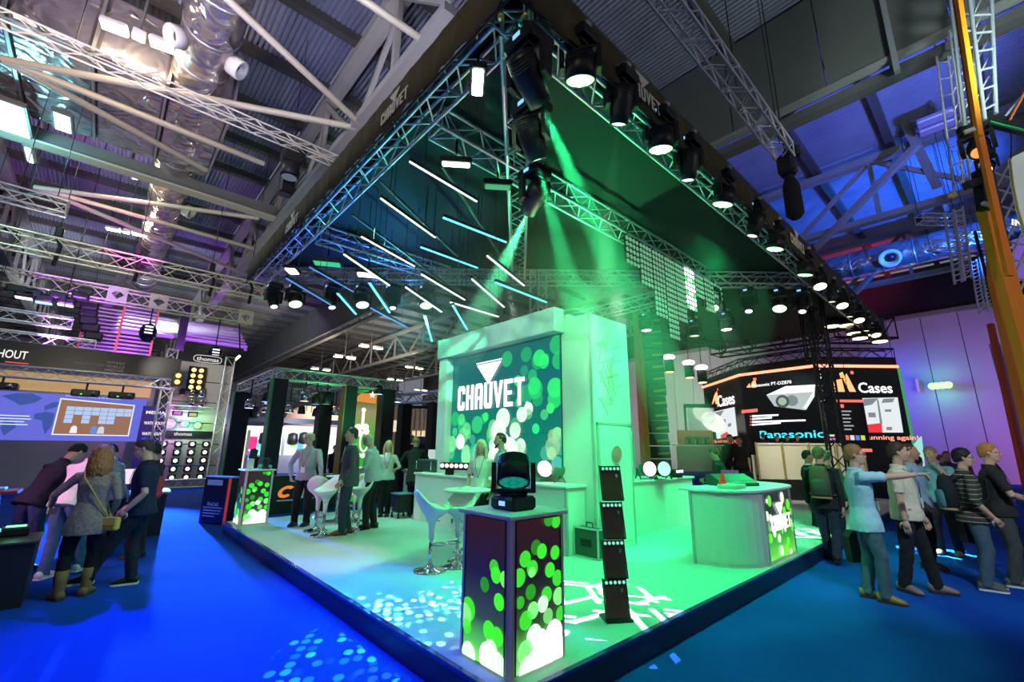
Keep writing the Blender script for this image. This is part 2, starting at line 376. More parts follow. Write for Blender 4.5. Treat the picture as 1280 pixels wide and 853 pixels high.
# dark cladding over the truss at x = 9.9
cl = thing('wall_upper', None, None, (9.6, -14, 10.35), kind='structure')
CLAD = mat('grey_cladding', (.13, .135, .12), .8, 0, .15, 1.2)
for i in range(38):
    y = -14 + i * 2.2
    b = MB(); b.bx(9.55, 9.67, y + .015, y + 2.185, 10.3, 13.1); b.build('cladding_panel', CLAD, cl)
beam('bottom_rail', (9.61, -14, 10.27), (9.61, 70, 10.27), .2, .1, STEEL, cl)
# bracing tubes at bottom chord level
TUBEM = mat('cream_tube', (.42, .38, .27), .5, .1, .15)
br = thing('ceiling_brace', 'cream steel brace tubes fanning out from the node left of the foil duct', 'brace', (-5.1, 11.3, 10))
for (px, py) in ((445, 160), (330, 205), (258, 213)):
    e = G(px, py, 10); rod('tube', (-5.1, 11.3, 10), (e.x, e.y, 10), .085, TUBEM, br)
br2 = thing('ceiling_brace', 'brace tubes fanning out from the farther node, lit cyan and magenta at one end', 'brace', (-5.1, 18.1, 10))
for (px, py) in ((324, 273), (322, 312), (312, 345)):
    e = G(px, py, 10); rod('tube', (-5.1, 18.1, 10), (e.x, e.y, 10), .085, TUBEM, br2)
br3 = thing('ceiling_brace', 'brace tube slanting down to the node beside the upper left fascia', 'brace', G(283, 0, 10.3))
rod('tube', G(275, -10, 10.3), G(447, 152, 10.0), .08, TUBEM, br3)
br4 = thing('ceiling_brace', 'brace tube meeting the left fascia high above its front lettering', 'brace', G(450, 0, 10.2))
rod('tube', G(440, -10, 10.2), G(540, 58, 10.0), .08, TUBEM, br4)
bmv = thing('ceiling_beam', 'wide cream beam crossing under the foil ducts at left', 'beam', (-16, 14.9, 10))
beam('flange', (-16, 14.9, 10), (1.4, 14.9, 10), .42, .06, TUBEM, bmv); beam('web', (-16, 14.9, 10.25), (1.4, 14.9, 10.25), .08, .5, STEELD, bmv)
for i, (x, pts) in enumerate(((18.1, ((1105, 100), (1172, 235))), (18.1, ((1148, 180), (1020, 310))), (26.4, ((1178, 240), (1200, 320))), (26.4, ((1120, 310), (1062, 375))))):
    t = thing('ceiling_brace', ['grey strut dropping from the cladding rail across the blue deck', 'diagonal strut over the brightest blue patch of deck', 'short strut below the right foil duct beside the hanging ladder', 'diagonal strut under the round vent of the right foil duct'][i], 'brace', WX(*pts[0], x))
    beam('strut', WX(*pts[0], x - 1.2), WX(*pts[1], x), .2, .2, STEEL, t)
# end wall
EW = thing('wall_right', None, None, (35.2, 0, 0), kind='structure')
ENDM = mat('pale_wall_panel', (.60, .56, .60), .6, 0, .05, .7)
for i in range(30):
    y = -13.3 + i * 1.68; b = MB(); b.bx(35.05, 35.3, y + .02, y + 1.66, 0, 9.95); b.build('wall_panel', ENDM, EW)
b = MB(); b.bx(35.12, 35.4, -14, 60, 0, 13.2); b.build('backing', mat('wall_backing', (.03, .03, .035), .8), EW)
b = MB(); b.bx(34.7, 35.1, -14, 60, 9.95, 10.2); b.build('coping', STEEL, EW)
bw = MB(); bw.bx(-40, 36, 70, 70.4, 0, 13.4); tag(bw.build('wall_back', mat('far_wall', (.16, .17, .20), .8, 0, .2, .3)), kind='structure')
# ------------------------------------------------------------------ foil ducts
def foil(name):
    m = mat(name, (.66, .56, .53), .27, .88, .12, 2); nt = m.node_tree; N = nt.nodes; L = nt.links; b = N['Principled BSDF']
    tc = N.new('ShaderNodeTexCoord'); n = N.new('ShaderNodeTexNoise'); n.noise_type = 'RIDGED_MULTIFRACTAL'; n.inputs['Scale'].default_value = 1.5; n.inputs['Detail'].default_value = 5; n.inputs['Distortion'].default_value = 1.4
    L.new(tc.outputs['Object'], n.inputs['Vector']); bp = N.new('ShaderNodeBump'); bp.inputs['Strength'].default_value = 1; bp.inputs['Distance'].default_value = .16
    L.new(n.outputs['Fac'], bp.inputs['Height']); L.new(bp.outputs['Normal'], b.inputs['Normal'])
    return m
FOIL = foil('foil_lagging')
def duct(label, a, b, r, seg=1.2):
    a, b = V(a), V(b); t = thing('foil_duct', label, 'duct', a); d = b - a; n = max(1, int(d.length / seg)); q = d.normalized()
    for i in range(n):
        p0, p1 = a + d * (i / n), a + d * ((i + 1) / n); m = MB()
        m.tube([p0, p0 + q * .06, (p0 + p1) / 2, p1 - q * .06, p1], [r * .985, r, r * 1.012, r, r * .985], 20, 0, False); m.build('duct_section', FOIL, t)
        if i % 1 == 0: m = MB(); m.tube([p1 - q * .03, p1 + q * .03], r * 1.02, 20); m.build('band', mat('foil_band', (.5, .48, .46), .4, .8), t)
    return t
dz = 10.9
dt = duct('long round duct wrapped in crumpled silver foil, running above the left booths', (-1.75, 4.6, dz), (-1.75, 30, dz), .56)
def nozzle(t, c, d, r=.24):
    d = V(d).normalized(); c = V(c); M = d.to_track_quat('Z', 'Y').to_matrix().to_4x4(); M.translation = c; m = MB(); m.lathe([(r, 0), (r, .24), (r * .96, .27), (r * .74, .25), (r * .5, .1), (r * .48, .08)], 18, 0, M); m.build('nozzle', mat('nozzle_cream', (.66, .62, .55), .4, 0, .05), t)
    m = MB(); m.tube([c + d * .09, c + d * .12], r * .47, 14); m.build('nozzle_throat', BLK, t)
for (px, py, dx) in ((228, 48, -1), (290, 80, 1), (232, 262, 1)):
    p = WX(px, py, -1.75 + dx * .5); p = G(px, py, dz - .35); nozzle(dt, (p.x, p.y, p.z), (dx * .8, -.3, -.5))
# square plenum crossing at right angles
pl = thing('foil_plenum', 'huge box duct wrapped in shiny silver foil crossing at upper left', 'duct', (-8.5, 12.4, 10.3))
for i in range(6):
    x0 = -9.2 + i * 1.38; m = MB(); m.bx(x0 + .02, x0 + 1.36, 10.2, 14.3, 10.4, 12.1, bev=.08); m.build('duct_section', FOIL, pl)
    m = MB(); m.bx(x0 + 1.34, x0 + 1.40, 10.15, 14.35, 10.36, 12.14); m.build('flange', mat('foil_band', (.5, .48, .46), .4, .8), pl)
d2 = duct('foil duct hanging level over the red lit deck at right', (23.8, -9, 10.55), (23.8, 6, 10.55), .62, 1.1)
p = WX(1108, 297, 23.4); nozzle(d2, (23.25, p.y, 10.35), (-.8, 0, -.5), .42)
# twin floodlight fittings under the deck
def twin_flood(label, p, ang=0, s=.5):
    p = V(p); t = thing('twin_floodlight', label, 'light', p, 0, 'twin floodlights under the roof')
    rod('stem', p + V((0, 0, .05)), (p.x, p.y, DECKZ - .2), .03, STEELD, t)
    dx = V((math.cos(ang), math.sin(ang), 0)); m = MB(); m.box((0, 0, 0), (s * .4, s * .36, s * .3), bev=.02); o = m.build('gear_box', mat('grey_case', (.5, .5, .48), .5), t, world=False)
    for k in (-1, 1):
        m = MB(); m.box((0, 0, 0), (s * .78, s * .5, s * .22), bev=.03); q = dx * k * s * .7; o = m.build('lamp_housing', mat('grey_case', (.5, .5, .48), .5), t, world=False); o.location = q; o.rotation_euler = (0, 0, ang)
        m = MB(); m.bx(-s * .36, s * .36, -s * .22, s * .22, -s * .125, -s * .11); e = m.build('lamp_glass', glow('flood', (1, .93, .62), 14), t, world=False); e.location = q; e.rotation_euler = (0, 0, ang)
    point('flood_lamp', p + V((0, 0, -.35)), WRM, 130, .25, t)
    return t
twin_flood('bright twin floodlight hanging left of the near foil duct nozzle', G(174, 44, 10.9), -.2, .62)
t = thing('cladding_strut', 'pale blue strut fixed upright on the dark cladding, near top right', 'strut', WX(1102, 0, 9.5)); beam('strut', WX(1100, -14, 9.5), WX(1122, 90, 9.5), .1, .14, ALUD, t)
q = G(1170, 153, 12.3); t = thing('reflector_light', 'unlit twin reflector light under the blue deck at upper right', 'light', q)
for k in (-.3, .3): m = MB(); m.box((k, 0, 0), (.4, .9, .16), bev=.03); m.build('reflector', mat('reflector', (.6, .55, .7), .3, .6), t, world=False)
m = MB(); m.box((0, 0, .06), (.25, .9, .1)); m.box((0, 0, .45), (.05, .05, .8)); m.build('hanger', STEELD, t, world=False)
for (px, py, w_, h_, l) in ((14, 150, .55, 1.5, 'dazzling pale cyan lamp panel at left edge under the silver box duct'), (78, 155, .3, .8, 'small pale cyan lamp panel right of the dazzling one at left edge'), (36, 195, .12, .9, 'slim pale cyan lamp panel below the two at left edge')):
    q = G(px, py, 9.9); t = thing('panel_light', l, 'light', q); m = MB(); m.box((0, 0, .1), (w_ + .1, h_ + .1, .12)); m.build('case', STEELD, t, world=False); m = MB(); m.box((0, 0, .02), (w_, h_, .03)); m.build('lamp_glass', glow('cyan_panel', (.55, .95, 1), 3.5), t, world=False); m = MB(); m.box((0, 0, 1.7), (.04, .04, 3.2)); m.build('hanger', STEELD, t, world=False)
    if px == 14: point('lamp', q - V((0, 0, .4)), (.2, .8, 1), 260, .3, t)
twin_flood('twin floodlight above the wide cream beam at left', G(163, 212, 10.9), 1.2, .5)
twin_flood('twin floodlight in front of the louvred panel at left', G(158, 289, 10.5), -.2, .6)
for i, (px, py) in enumerate(((431, 446), (464, 433), (401, 461), (518, 459), (494, 474), (526, 487), (505, 492))):
    q = G(px, py, 9.6); t = thing('twin_floodlight', 'small far twin floodlight under the roof, ' + ('above the green banner, left of the row', 'above the green banner, right of the row', 'lower left one', 'right of the middle row, beside the screen wall', 'middle one over the far booth', 'lowest beside the screen header', 'lowest one over the hanging tubes')[i], 'light', q, 0, 'distant twin floodlights in rows under the far roof')
    for k in (-.5, .5):
        m = MB(); m.box((0, 0, 0), (.75, .45, .2), bev=.03); o = m.build('lamp_housing', mat('grey_case', (.5, .5, .48), .5), t, world=False); o.location = (k * 1.2, 0, 0)
        m = MB(); m.bx(-.34, .34, -.2, .2, -.13, -.1); o = m.build('lamp_glass', glow('flood', (1, .93, .62), 14), t, world=False); o.location = (k * 1.2, 0, 0)
    rod('stem', q, (q.x, q.y, DECKZ + .02), .03, STEELD, t)
    if i % 3 == 0: point('far_flood_lamp', (q.x, q.y, q.z - .5), WRM, 260, .3)
# ------------------------------------------------------------------ the stand's platform
SH = .21
pf = thing('stand_platform', 'low raised platform of the green lit stand, carpeted pale grey with dark blue edges', 'platform')
CARP = carpet('grey_stand_carpet', (.47, .50, .50), .08)
m = MB(); m.bx(.03, 17, .03, 8.56, .05, SH); m.build('deck', CARP, pf)
EDGE = mat('platform_edge', (.012, .016, .05), .35, 0, .1)
m = MB(); m.bx(0, .03, 0, 8.58, 0, SH - .004); m.build('fascia_board', EDGE, pf); m = MB(); m.bx(.03, 17, 0, .03, 0, SH - .004); m.build('fascia_board', EDGE, pf)
TRIM = mat('edge_trim', (.02, .06, .25), .25, .5, .1)
m = MB(); m.bx(-.012, .04, -.012, 8.58, SH - .03, SH + .006, bev=.008); m.build('edge_trim', TRIM, pf); m = MB(); m.bx(.04, 17, -.012, .04, SH - .03, SH + .006, bev=.008); m.build('edge_trim', TRIM, pf)
# ------------------------------------------------------------------ backlit graphics
def disc_mat(name, s):
    if name in MATS: return MATS[name]
    m = bpy.data.materials.new(name); MATS[name] = m; m.use_nodes = True; nt = m.node_tree; N = nt.nodes; L = nt.links
    N.remove(N['Principled BSDF']); at = N.new('ShaderNodeAttribute'); at.attribute_name = 'tint'; e = N.new('ShaderNodeEmission'); e.inputs[1].default_value = s
    L.new(at.outputs['Color'], e.inputs[0]); t = N.new('ShaderNodeBsdfTransparent'); mx = N.new('ShaderNodeMixShader'); L.new(at.outputs['Alpha'], mx.inputs[0]); L.new(t.outputs[0], mx.inputs[1]); L.new(e.outputs[0], mx.inputs[2]); L.new(mx.outputs[0], N['Material Output'].inputs[0])
    return m
def bokeh(parent, o, ex, ey, w, h, discs, strength=1.2, name='bokeh_print', n=22):
    """flat printed circles: (u, v, radius, colour, alpha) on the panel o, ex, ey"""
    o, ex, ey = V(o), V(ex).normalized(), V(ey).normalized(); en = ex.cross(ey); m = MB(); cols = []
    for k, (u, v, r, c, a) in enumerate(discs):
        pts = []
        for i in range(n):
            x = min(w, max(0, u + r * math.cos(2 * PI * i / n))); y = min(h, max(0, v + r * math.sin(2 * PI * i / n))); pts.append(o + ex * x + ey * y + en * (.0006 * (k % 40 + 1)))
        m.poly(pts); cols.append(tuple(c) + (a,))
    ob = m.build(name, disc_mat('disc_%s' % strength, strength), parent)
    me = ob.data; at = me.color_attributes.new('tint', 'FLOAT_COLOR', 'CORNER')
    for p in me.polygons:
        for li in p.loop_indices: at.data[li].color = cols[p.index]
    ob['kind'] = 'stuff'; return ob
def grad_panel(name, stops, s, axis='Z', lo=0, hi=1):
    """backlit print: vertical colour ramp in object space"""
    m = bpy.data.materials.new(name); m.use_nodes = True; nt = m.node_tree; N = nt.nodes; L = nt.links; b = N['Principled BSDF']
    tc = N.new('ShaderNodeTexCoord'); sp = N.new('ShaderNodeSeparateXYZ'); L.new(tc.outputs['Object'], sp.inputs[0]); mr = N.new('ShaderNodeMapRange'); mr.inputs[1].default_value = lo; mr.inputs[2].default_value = hi
    L.new(sp.outputs[axis], mr.inputs[0]); cr = N.new('ShaderNodeValToRGB'); L.new(mr.outputs[0], cr.inputs[0])
    el = cr.color_ramp.elements
    while len(el) < len(stops): el.new(.5)
    for e, (p, c) in zip(el, stops): e.position = p; e.color = tuple(c) + (1,)
    b.inputs['Base Color'].default_value = (.01, .01, .01, 1); b.inputs['Roughness'].default_value = .25
    L.new(cr.outputs[0], b.inputs['Emission Color']); b.inputs['Emission Strength'].default_value = s
    return m
G1, G2, G3, G4 = (.02, .45, .02), (.05, .85, .04), (.25, 1, .25), (.8, 1, .85)
CTR_R = [(.20, .80, .052, G1, .5), (.26, .765, .052, G2, .9), (.09, .735, .055, G2, .8), (.40, .735, .05, G2, .85), (.16, .66, .055, G2, .8), (.155, .635, .035, G3, .8), (.03, .62, .06, G2, .8), (.34, .62, .052, G2, .9), (.42, .55, .055, G2, .8), (.43, .42, .06, G3, .9), (.14, .505, .05, G1, .7),
         (.30, .455, .055, G2, .8), (.26, .40, .055, G4, .8), (.16, .38, .055, G3, .9), (.09, .33, .06, G2, .8), (.31, .31, .05, G3, .6), (.17, .21, .075, G4, .95), (.23, .165, .075, (1, 1, 1), .95), (.37, .18, .09, (1, 1, 1), .97), (.08, .135, .07, G3, .8), (.18, .04, .09, (1, 1, 1), .95), (.38, .07, .11, (1, 1, 1), .97), (.10, .02, .08, G4, .9), (.44, .30, .05, G2, .8), (.40, .97, .05, G2, .8), (.32, .99, .05, G1, .8), (.03, .46, .04, G2, .5), (.26, .03, .1, (1, 1, 1), .9)]
CTR_L = [(.36, .62, .055, G2, .9), (.34, .67, .05, G2, .6), (.46, .61, .055, G3, .7), (.40, .45, .055, G2, .95), (.24, .53, .05, G1, .5), (.30, .235, .065, G2, .95), (.39, .225, .06, G2, .9), (.06, .32, .08, G2, .8), (.02, .27, .08, G3, .8), (.05, .2, .05, G2, .8), (.30, .06, .1, (1, 1, 1), .95), (.40, .03, .1, G4, .9), (.08, .02, .08, G4, .9), (.33, .12, .07, G4, .7)]
KW = [(0, (.25, .9, .2)), (.12, (.08, .6, .05)), (.3, (.03, .06, .02)), (.6, (.012, .01, .016)), (1, (.03, .008, .012))]
PINKW = mat('cream_laminate', (.82, .70, .64), .4, 0, .03)
def light_counter(label, x0, y0, s, group=None, seed=None):
    """square counter: white posts, backlit bokeh panels on the four sides and a top slab"""
    t = thing('light_counter', label, 'counter', (x0, y0, SH)); z0 = SH; H = 1.0; p = .045
    for a in (0, 1):
        for c in (0, 1):
            m = MB(); X = x0 + a * (s - p); Y = y0 + c * (s - p); m.bx(X, X + p, Y, Y + p, z0, z0 + H); m.build('post', PINKW, t)
    m = MB(); m.bx(x0 + .03, x0 + s - .03, y0 + .03, y0 + s - .03, z0, z0 + H - .01); m.build('core', BLK, t)
    gp = grad_panel('counter_print', KW, 1.0, 'Z', z0 - SH, H)
    w = s - 2 * p; h = H - .03
    faces = (((x0 + p, y0 - .004, z0 + .015), (1, 0, 0), CTR_R), ((x0 - .004, y0 + s - p, z0 + .015), (0, -1, 0), CTR_L), ((x0 + s + .004, y0 + p, z0 + .015), (0, 1, 0), CTR_L), ((x0 + s - p, y0 + s + .004, z0 + .015), (-1, 0, 0), CTR_R))
    for o, ex, ds in faces:
        o, ex = V(o), V(ex); en = ex.cross(V((0, 0, 1))); m = MB(); m.prism([o, o + ex * w, o + ex * w + V((0, 0, h)), o + V((0, 0, h))], -en * .01); m.build('light_panel', gp, t)
        bokeh(t, o + en * .002, ex, (0, 0, 1), w, h, [(u * w / .46, v * h, r * w / .46, c, a) for u, v, r, c, a in ds], 1.1)
        for k in (0, 1):
            m = MB(); q = o + ex * (k * w) + en * .003; m.prism([q - ex * .006, q + ex * .006, q + ex * .006 + V((0, 0, h)), q - ex * .006 + V((0, 0, h))], en * .004); m.build('panel_frame', BLK, t)
    m = MB(); m.bx(x0 - .035, x0 + s + .035, y0 - .035, y0 + s + .035, z0 + H, z0 + H + .028, bev=.006); m.build('top', PINKW, t)
    return t
light_counter('square light counter with moving head on top, glowing green circles, at the platform corner', .16, .165, .56)
light_counter('square light counter with glowing green circles at the far left platform corner', .12, 7.86, .5)
# ------------------------------------------------------------------ the video wall, tower and counters
GW = mat('stand_white', (.80, .83, .81), .45, 0, .03)
vw = thing('video_wall', 'tall white wall carrying the big lit screen with triangle and lettering', 'wall', (3.62, 4.1, SH))
m = MB(); m.bx(3.58, 3.95, 2.5, 6.16, SH, 4.0); m.build('wall_body', GW, vw)
m = MB(); m.bx(3.36, 3.58, 5.84, 6.16, SH + .8, 3.66); m.build('side_pier', GW, vw)
m = MB(); m.bx(3.30, 3.56, 2.56, 6.18, 3.66, 4.09, bev=.012)
HDR = mat('cloudy_header', (.78, .80, .88), .5, 0, .0); _n = HDR.node_tree; _t = _n.nodes.new('ShaderNodeTexCoord'); _z = _n.nodes.new('ShaderNodeTexNoise'); _z.inputs['Scale'].default_value = 1.4; _z.inputs['Detail'].default_value = 4; _r = _n.nodes.new('ShaderNodeValToRGB')
_r.color_ramp.elements[0].position = .38; _r.color_ramp.elements[0].color = (.55, .6, .72, 1); _r.color_ramp.elements[1].position = .58; _r.color_ramp.elements[1].color = (.84, .86, .9, 1)
_n.links.new(_t.outputs['Object'], _z.inputs['Vector']); _n.links.new(_z.outputs['Fac'], _r.inputs[0]); _n.links.new(_r.outputs[0], _n.nodes['Principled BSDF'].inputs['Base Color'])
m.build('header', HDR, vw)
scr = thing('video_screen', 'large lit screen showing a white triangle and lettering over green circles', 'screen', (3.55, 4.2, 1.4))
SX, SY0, SY1, SZ0, SZ1 = 3.52, 2.63, 5.86, 1.40, 3.64
m = MB(); m.bx(SX + .01, SX + .06, SY0, SY1, SZ0, SZ1); m.build('frame', BLK, scr)
so = V((SX, SY1, SZ0)); ex = V((0, -1, 0)); ez = V((0, 0, 1)); SWd, SHt = SY1 - SY0, SZ1 - SZ0
SCRM = []
def scrmat(i):
    c = [(.0, (.0, .24, .17)), (.35, (.0, .20, .16)), (.7, (.003, .17, .16)), (1, (.006, .14, .15))]; m = grad_panel('screen_%d' % i, [(p, tuple(k * (.85 + .3 * RND.random()) for k in q)) for p, q in c], .9, 'Z', 0, SHt); return m
for i in range(6):
    for j in range(4):
        w, h = SWd / 6, SHt / 4; o = so + ex * (i * w) + ez * (j * h); g = .002; m = MB(); m.prism([o + ex * g + ez * g, o + ex * (w - g) + ez * g, o + ex * (w - g) + ez * (h - g), o + ex * g + ez * (h - g)], (.02, 0, 0)); m.build('screen_tile', (SCRM[-1] if (len(SCRM) > 5) else (SCRM.append(scrmat(len(SCRM))) or SCRM[-1])) if RND.random() < .7 else SCRM[0] if SCRM else (SCRM.append(scrmat(0)) or SCRM[0]), scr)
ds = []; r = random.Random(4)
for k in range(70):
    u = SWd * (1 - r.random() ** 1.5 * .98); v = r.random() * SHt * (.95 if u > 1.8 else .42); rad = .09 + .09 * r.random(); low = max(0, 1 - v / 1.1)
    c = (.03 + .5 * low * r.random(), .5 + .5 * r.random(), .16 + .25 * low); ds.append((u, v, rad, c, .25 + .45 * r.random()))
for (u, v, rad) in ((.42, .42, .16), (.42, .40, .11), (1.65, .62, .22), (1.75, .36, .24), (1.95, .25, .26), (1.6, .12, .25), (2.0, .06, .22), (2.12, .62, .15), (2.3, .9, .14), (1.78, .85, .2), (1.5, .35, .15), (2.25, .35, .13), (1.85, .15, .3), (2.45, 1.0, .12)): ds.append((u, v, rad, (.8, 1, .84), .75))
bokeh(scr, so + V((-.004, 0, 0)), ex, ez, SWd, SHt, ds, 1.25)
LOGO = glow('logo_white', (1, .97, 1), 1.9)
def logo(o, ex, ez, w, m, parent, tri=True, d=.006, name='lettering'):
    """the stand's name in condensed bold capitals, width w, with the dotted-edge triangle standing over the U and V; o is the lower left corner"""
    o, ex, ez = V(o), V(ex).normalized(), V(ez).normalized(); en = ex.cross(ez); s = w / 7.0; H = 1.72 * s; t = .27 * s
    def R(x0, x1, y0, y1): b.prism([o + ex * x0 + ez * y0, o + ex * x1 + ez * y0, o + ex * x1 + ez * y1, o + ex * x0 + ez * y1], en * d)
    def Q(pts): b.prism([o + ex * x + ez * y for x, y in pts], en * d)
    Wd = .82 * s
    for i, ch in enumerate('CHAUVET'):
        b = MB(); x = i * s + .08 * s; k = .14 * s
        def arch(y0, y1, top):  # rounded cap joining the two stems
            a, c = (y1, y1 - t) if top else (y0, y0 + t); sg = -1 if top else 1
            Q([(x, a + sg * k * 1.6), (x + k, a), (x + Wd - k, a), (x + Wd, a + sg * k * 1.6), (x + Wd, a + sg * t * 1.25), (x, a + sg * t * 1.25)])
        if ch == 'C': R(x, x + t, .3 * s, H - .3 * s); arch(0, H, True); arch(0, H, False); R(x + Wd - t, x + Wd, H - .58 * s, H - .3 * s); R(x + Wd - t, x + Wd, .3 * s, .58 * s)
        if ch == 'H': R(x, x + t, 0, H); R(x + Wd - t, x + Wd, 0, H); R(x + t, x + Wd - t, H / 2 - .11 * s, H / 2 + .13 * s)
        if ch == 'A': R(x, x + t, 0, H - .3 * s); R(x + Wd - t, x + Wd, 0, H - .3 * s); arch(0, H, True); R(x + t, x + Wd - t, .62 * s, .84 * s)
        if ch == 'U': R(x, x + t, .3 * s, H); R(x + Wd - t, x + Wd, .3 * s, H); arch(0, H, False)
        if ch == 'V': Q([(x - .06 * s, H), (x + .22 * s, H), (x + Wd / 2 + .02 * s, .5 * s), (x + Wd / 2 + .1 * s, 0), (x + Wd / 2 - .1 * s, 0)]); Q([(x + Wd + .06 * s, H), (x + Wd - .22 * s, H), (x + Wd / 2 - .02 * s, .5 * s), (x + Wd / 2 - .1 * s, 0), (x + Wd / 2 + .1 * s, 0)])
        if ch == 'E': R(x, x + t, 0, H); R(x + t, x + Wd, H - t, H); R(x + t, x + Wd, 0, t); R(x + t, x + Wd * .88, H / 2 - .12 * s, H / 2 + .12 * s)
        if ch == 'T': R(x - .04 * s, x + Wd + .04 * s, H - t, H); R(x + Wd / 2 - t / 2, x + Wd / 2 + t / 2, 0, H - t)
        b.build(name, m, parent)
    if tri:
        b = MB(); cx = 3.49 * s; b.prism([o + ex * (cx) + ez * (H * .93), o + ex * (cx + 1.28 * s) + ez * (H + 1.28 * s), o + ex * (cx - 1.28 * s) + ez * (H + 1.28 * s)], en * d); b.build('triangle', m, parent)
        b = MB()
        for q in range(16): b.disc(o + ex * (cx - 1.28 * s + q * 2.56 * s / 15) + ez * (H + 1.40 * s) + en * d, ex, ez, .06 * s, 8)
        b.build('dotted_edge', m, parent)
logo(so + V((-.03, 0, 0)) + ex * .27 + ez * 1.07, ex, ez, 2.12, LOGO, scr)
b = MB(); b.disc(so + V((-.032, 0, 0)) + ex * 2.44 + ez * 1.1, ex, ez, .03, 14); b.build('registered_mark', LOGO, scr)
# tower with door, porthole and relief
tw = thing('stand_tower', 'white square tower right of the screen with a porthole door and raised relief', 'tower', (4.08, 2.3, SH))
m = MB(); m.bx(3.55, 4.62, 2.0, 3.0, SH, 3.9, bev=.006); m.build('tower_body', GW, tw)
m = MB(); m.bx(3.535, 3.57, 1.985, 2.02, SH, 3.9); m.build('corner_trim', mat('trim_alu', (.6, .62, .62), .35, .5), tw)
dj = MB(); dj.bx(3.62, 3.66, 1.975, 2.0, SH, 2.12); dj.bx(4.52, 4.56, 1.975, 2.0, SH, 2.12); dj.bx(3.62, 4.56, 1.975, 2.0, 2.08, 2.12); dj.build('door_frame', mat('trim_alu', (.6, .62, .62), .35, .5), tw)
dr = MB(); dr.bx(3.67, 4.51, 1.97, 1.995, SH + .01, 2.07); dr = dr.build('door', GW, tw); m = MB(); m.bx(3.75, 4.43, 1.962, 1.972, SH + .1, 1.98); m.build('door_panel', GW, dr)
m = MB(); m.tube([(4.08, 1.955, 1.62), (4.08, 1.975, 1.62)], .135, 24); m.build('porthole', mat('porthole_red', (.35, .12, .13), .2, 0, .2, emit=(.3, .08, .08), strength=.25), dr)
m = MB(); m.tube([(4.08 + .14 * math.cos(a * PI / 12), 1.958, 1.62 + .14 * math.sin(a * PI / 12)) for a in range(24)], .012, 6, closed=True); m.build('porthole_ring', mat('trim_alu', (.6, .62, .62), .35, .5), dr)
REL = mat('relief_green', (.60, .86, .62), .5, 0, .05)
m = MB(); r = random.Random(8)
for k in range(34):
    x = 3.74 + r.random() * .5; z = 2.35 + r.random() * 1.1; L = .2 + .35 * r.random(); a = r.choice((.25, .32, 1.9, 2.2, 1.15)) + r.uniform(-.1, .1)
    dx, dz_ = math.cos(a) * L / 2, math.sin(a) * L / 2
    if 3.66 < x - abs(dx) and x + abs(dx) < 4.5 and z + abs(dz_) < 3.62 and z - abs(dz_) > 2.2: m.prism([(x - dx, 1.999, z - dz_ - .014), (x + dx, 1.999, z + dz_ - .014), (x + dx, 1.999, z + dz_ + .014), (x - dx, 1.999, z - dz_ + .014)], (0, -.012, 0))
m.build('relief', REL, tw)
# counters
def counter(label, x0, x1, y0, y1, top, name='display_counter', ov=.05, posts=()):
    t = thing(name, label, 'counter', ((x0 + x1) / 2, (y0 + y1) / 2, SH)); m = MB(); m.bx(x0, x1, y0, y1, SH, top - .04); m.build('front_panel', GW, t)
    m = MB(); m.bx(x0 - ov, x1 + ov, y0 - ov, y1 + ov, top - .04, top, bev=.008); m.build('worktop', GW, t)
    for (x, y) in posts: m = MB(); m.bx(x - .02, x + .02, y - .02, y + .02, SH, top - .04); m.build('post', mat('trim_alu', (.6, .62, .62), .35, .5), t)
    return t
counter('long white counter in front of the big screen', 3.1, 3.53, 2.19, 6.5, 1.17, 'display_counter', .03, ((3.1, 2.19), (3.1, 4.3)))
bc = counter('white display counter beside the tower carrying round lamps', 5.06, 7.4, 2.37, 3.0, 1.15, 'display_counter', .04, ((5.06, 2.37),))
t = thing('stand_partition', 'tall narrow white partition right beside the tower', 'partition', (4.75, 2.6, SH)); m = MB(); m.bx(4.64, 4.86, 2.5, 2.62, SH, 3.0); m.build('panel', GW, t); m = MB(); m.bx(4.86, 4.9, 2.48, 2.64, SH, 3.0); m.build('edge', mat('trim_alu', (.6, .62, .62), .35, .5), t)
t = thing('stand_partition', 'low white partition behind the round lamps on the display counter', 'partition', (5.4, 2.9, SH)); m = MB(); m.bx(4.9, 6.2, 3.02, 3.12, SH, 2.1); m.build('panel', GW, t); m = MB(); m.bx(6.2, 6.24, 3.0, 3.14, SH, 2.1); m.build('edge', mat('trim_alu', (.6, .62, .62), .35, .5), t)
t = counter('small white counter past the far end of the screen, woman beside it', 3.6, 4.2, 7.15, 7.9, 1.17, 'display_counter')
# D-shaped reception counter
rc = thing('reception_counter', 'curved reception counter with a lit green logo panel, at the right platform edge', 'counter', (5.3, .5, SH))
def dshape(x0, x1, y, d, k=0.0):
    # flat front at y between x0 and x1, rounded flanks curving back to depth d
    P = []
    for i in range(9): a = PI / 2 * i / 8; P.append((x0 - .62 * math.sin(a) - k, y + (d) * (1 - math.cos(a))))
    Q = [(x1 + .62 * math.sin(PI / 2 * i / 8) + k, y + d * (1 - math.cos(PI / 2 * i / 8))) for i in range(9)]
    return P, Q
P, Q = dshape(4.76, 5.84, .09, .72)
m = MB(); m.prism([(x, y, SH) for x, y in reversed(P)] + [(x, y, SH) for x, y in Q], (0, 0, .95)); m.build('carcass', mat('cream_laminate2', (.83, .82, .78), .4, 0, .03), rc)
for nm, pts in (('curved_panel', P), ('curved_panel', Q)):
    m = MB()
    for i in range(8): (xa, ya), (xb, yb) = pts[i], pts[i + 1]; s = 1 if pts is Q else -1; m.prism([(xa, ya, SH + .05), (xb, yb, SH + .05), (xb, yb, 1.12), (xa, ya, 1.12)], (s * .008, -.006, 0))
    m.build(nm, mat('cream_laminate2', (.83, .82, .78), .4, 0, .03), rc)
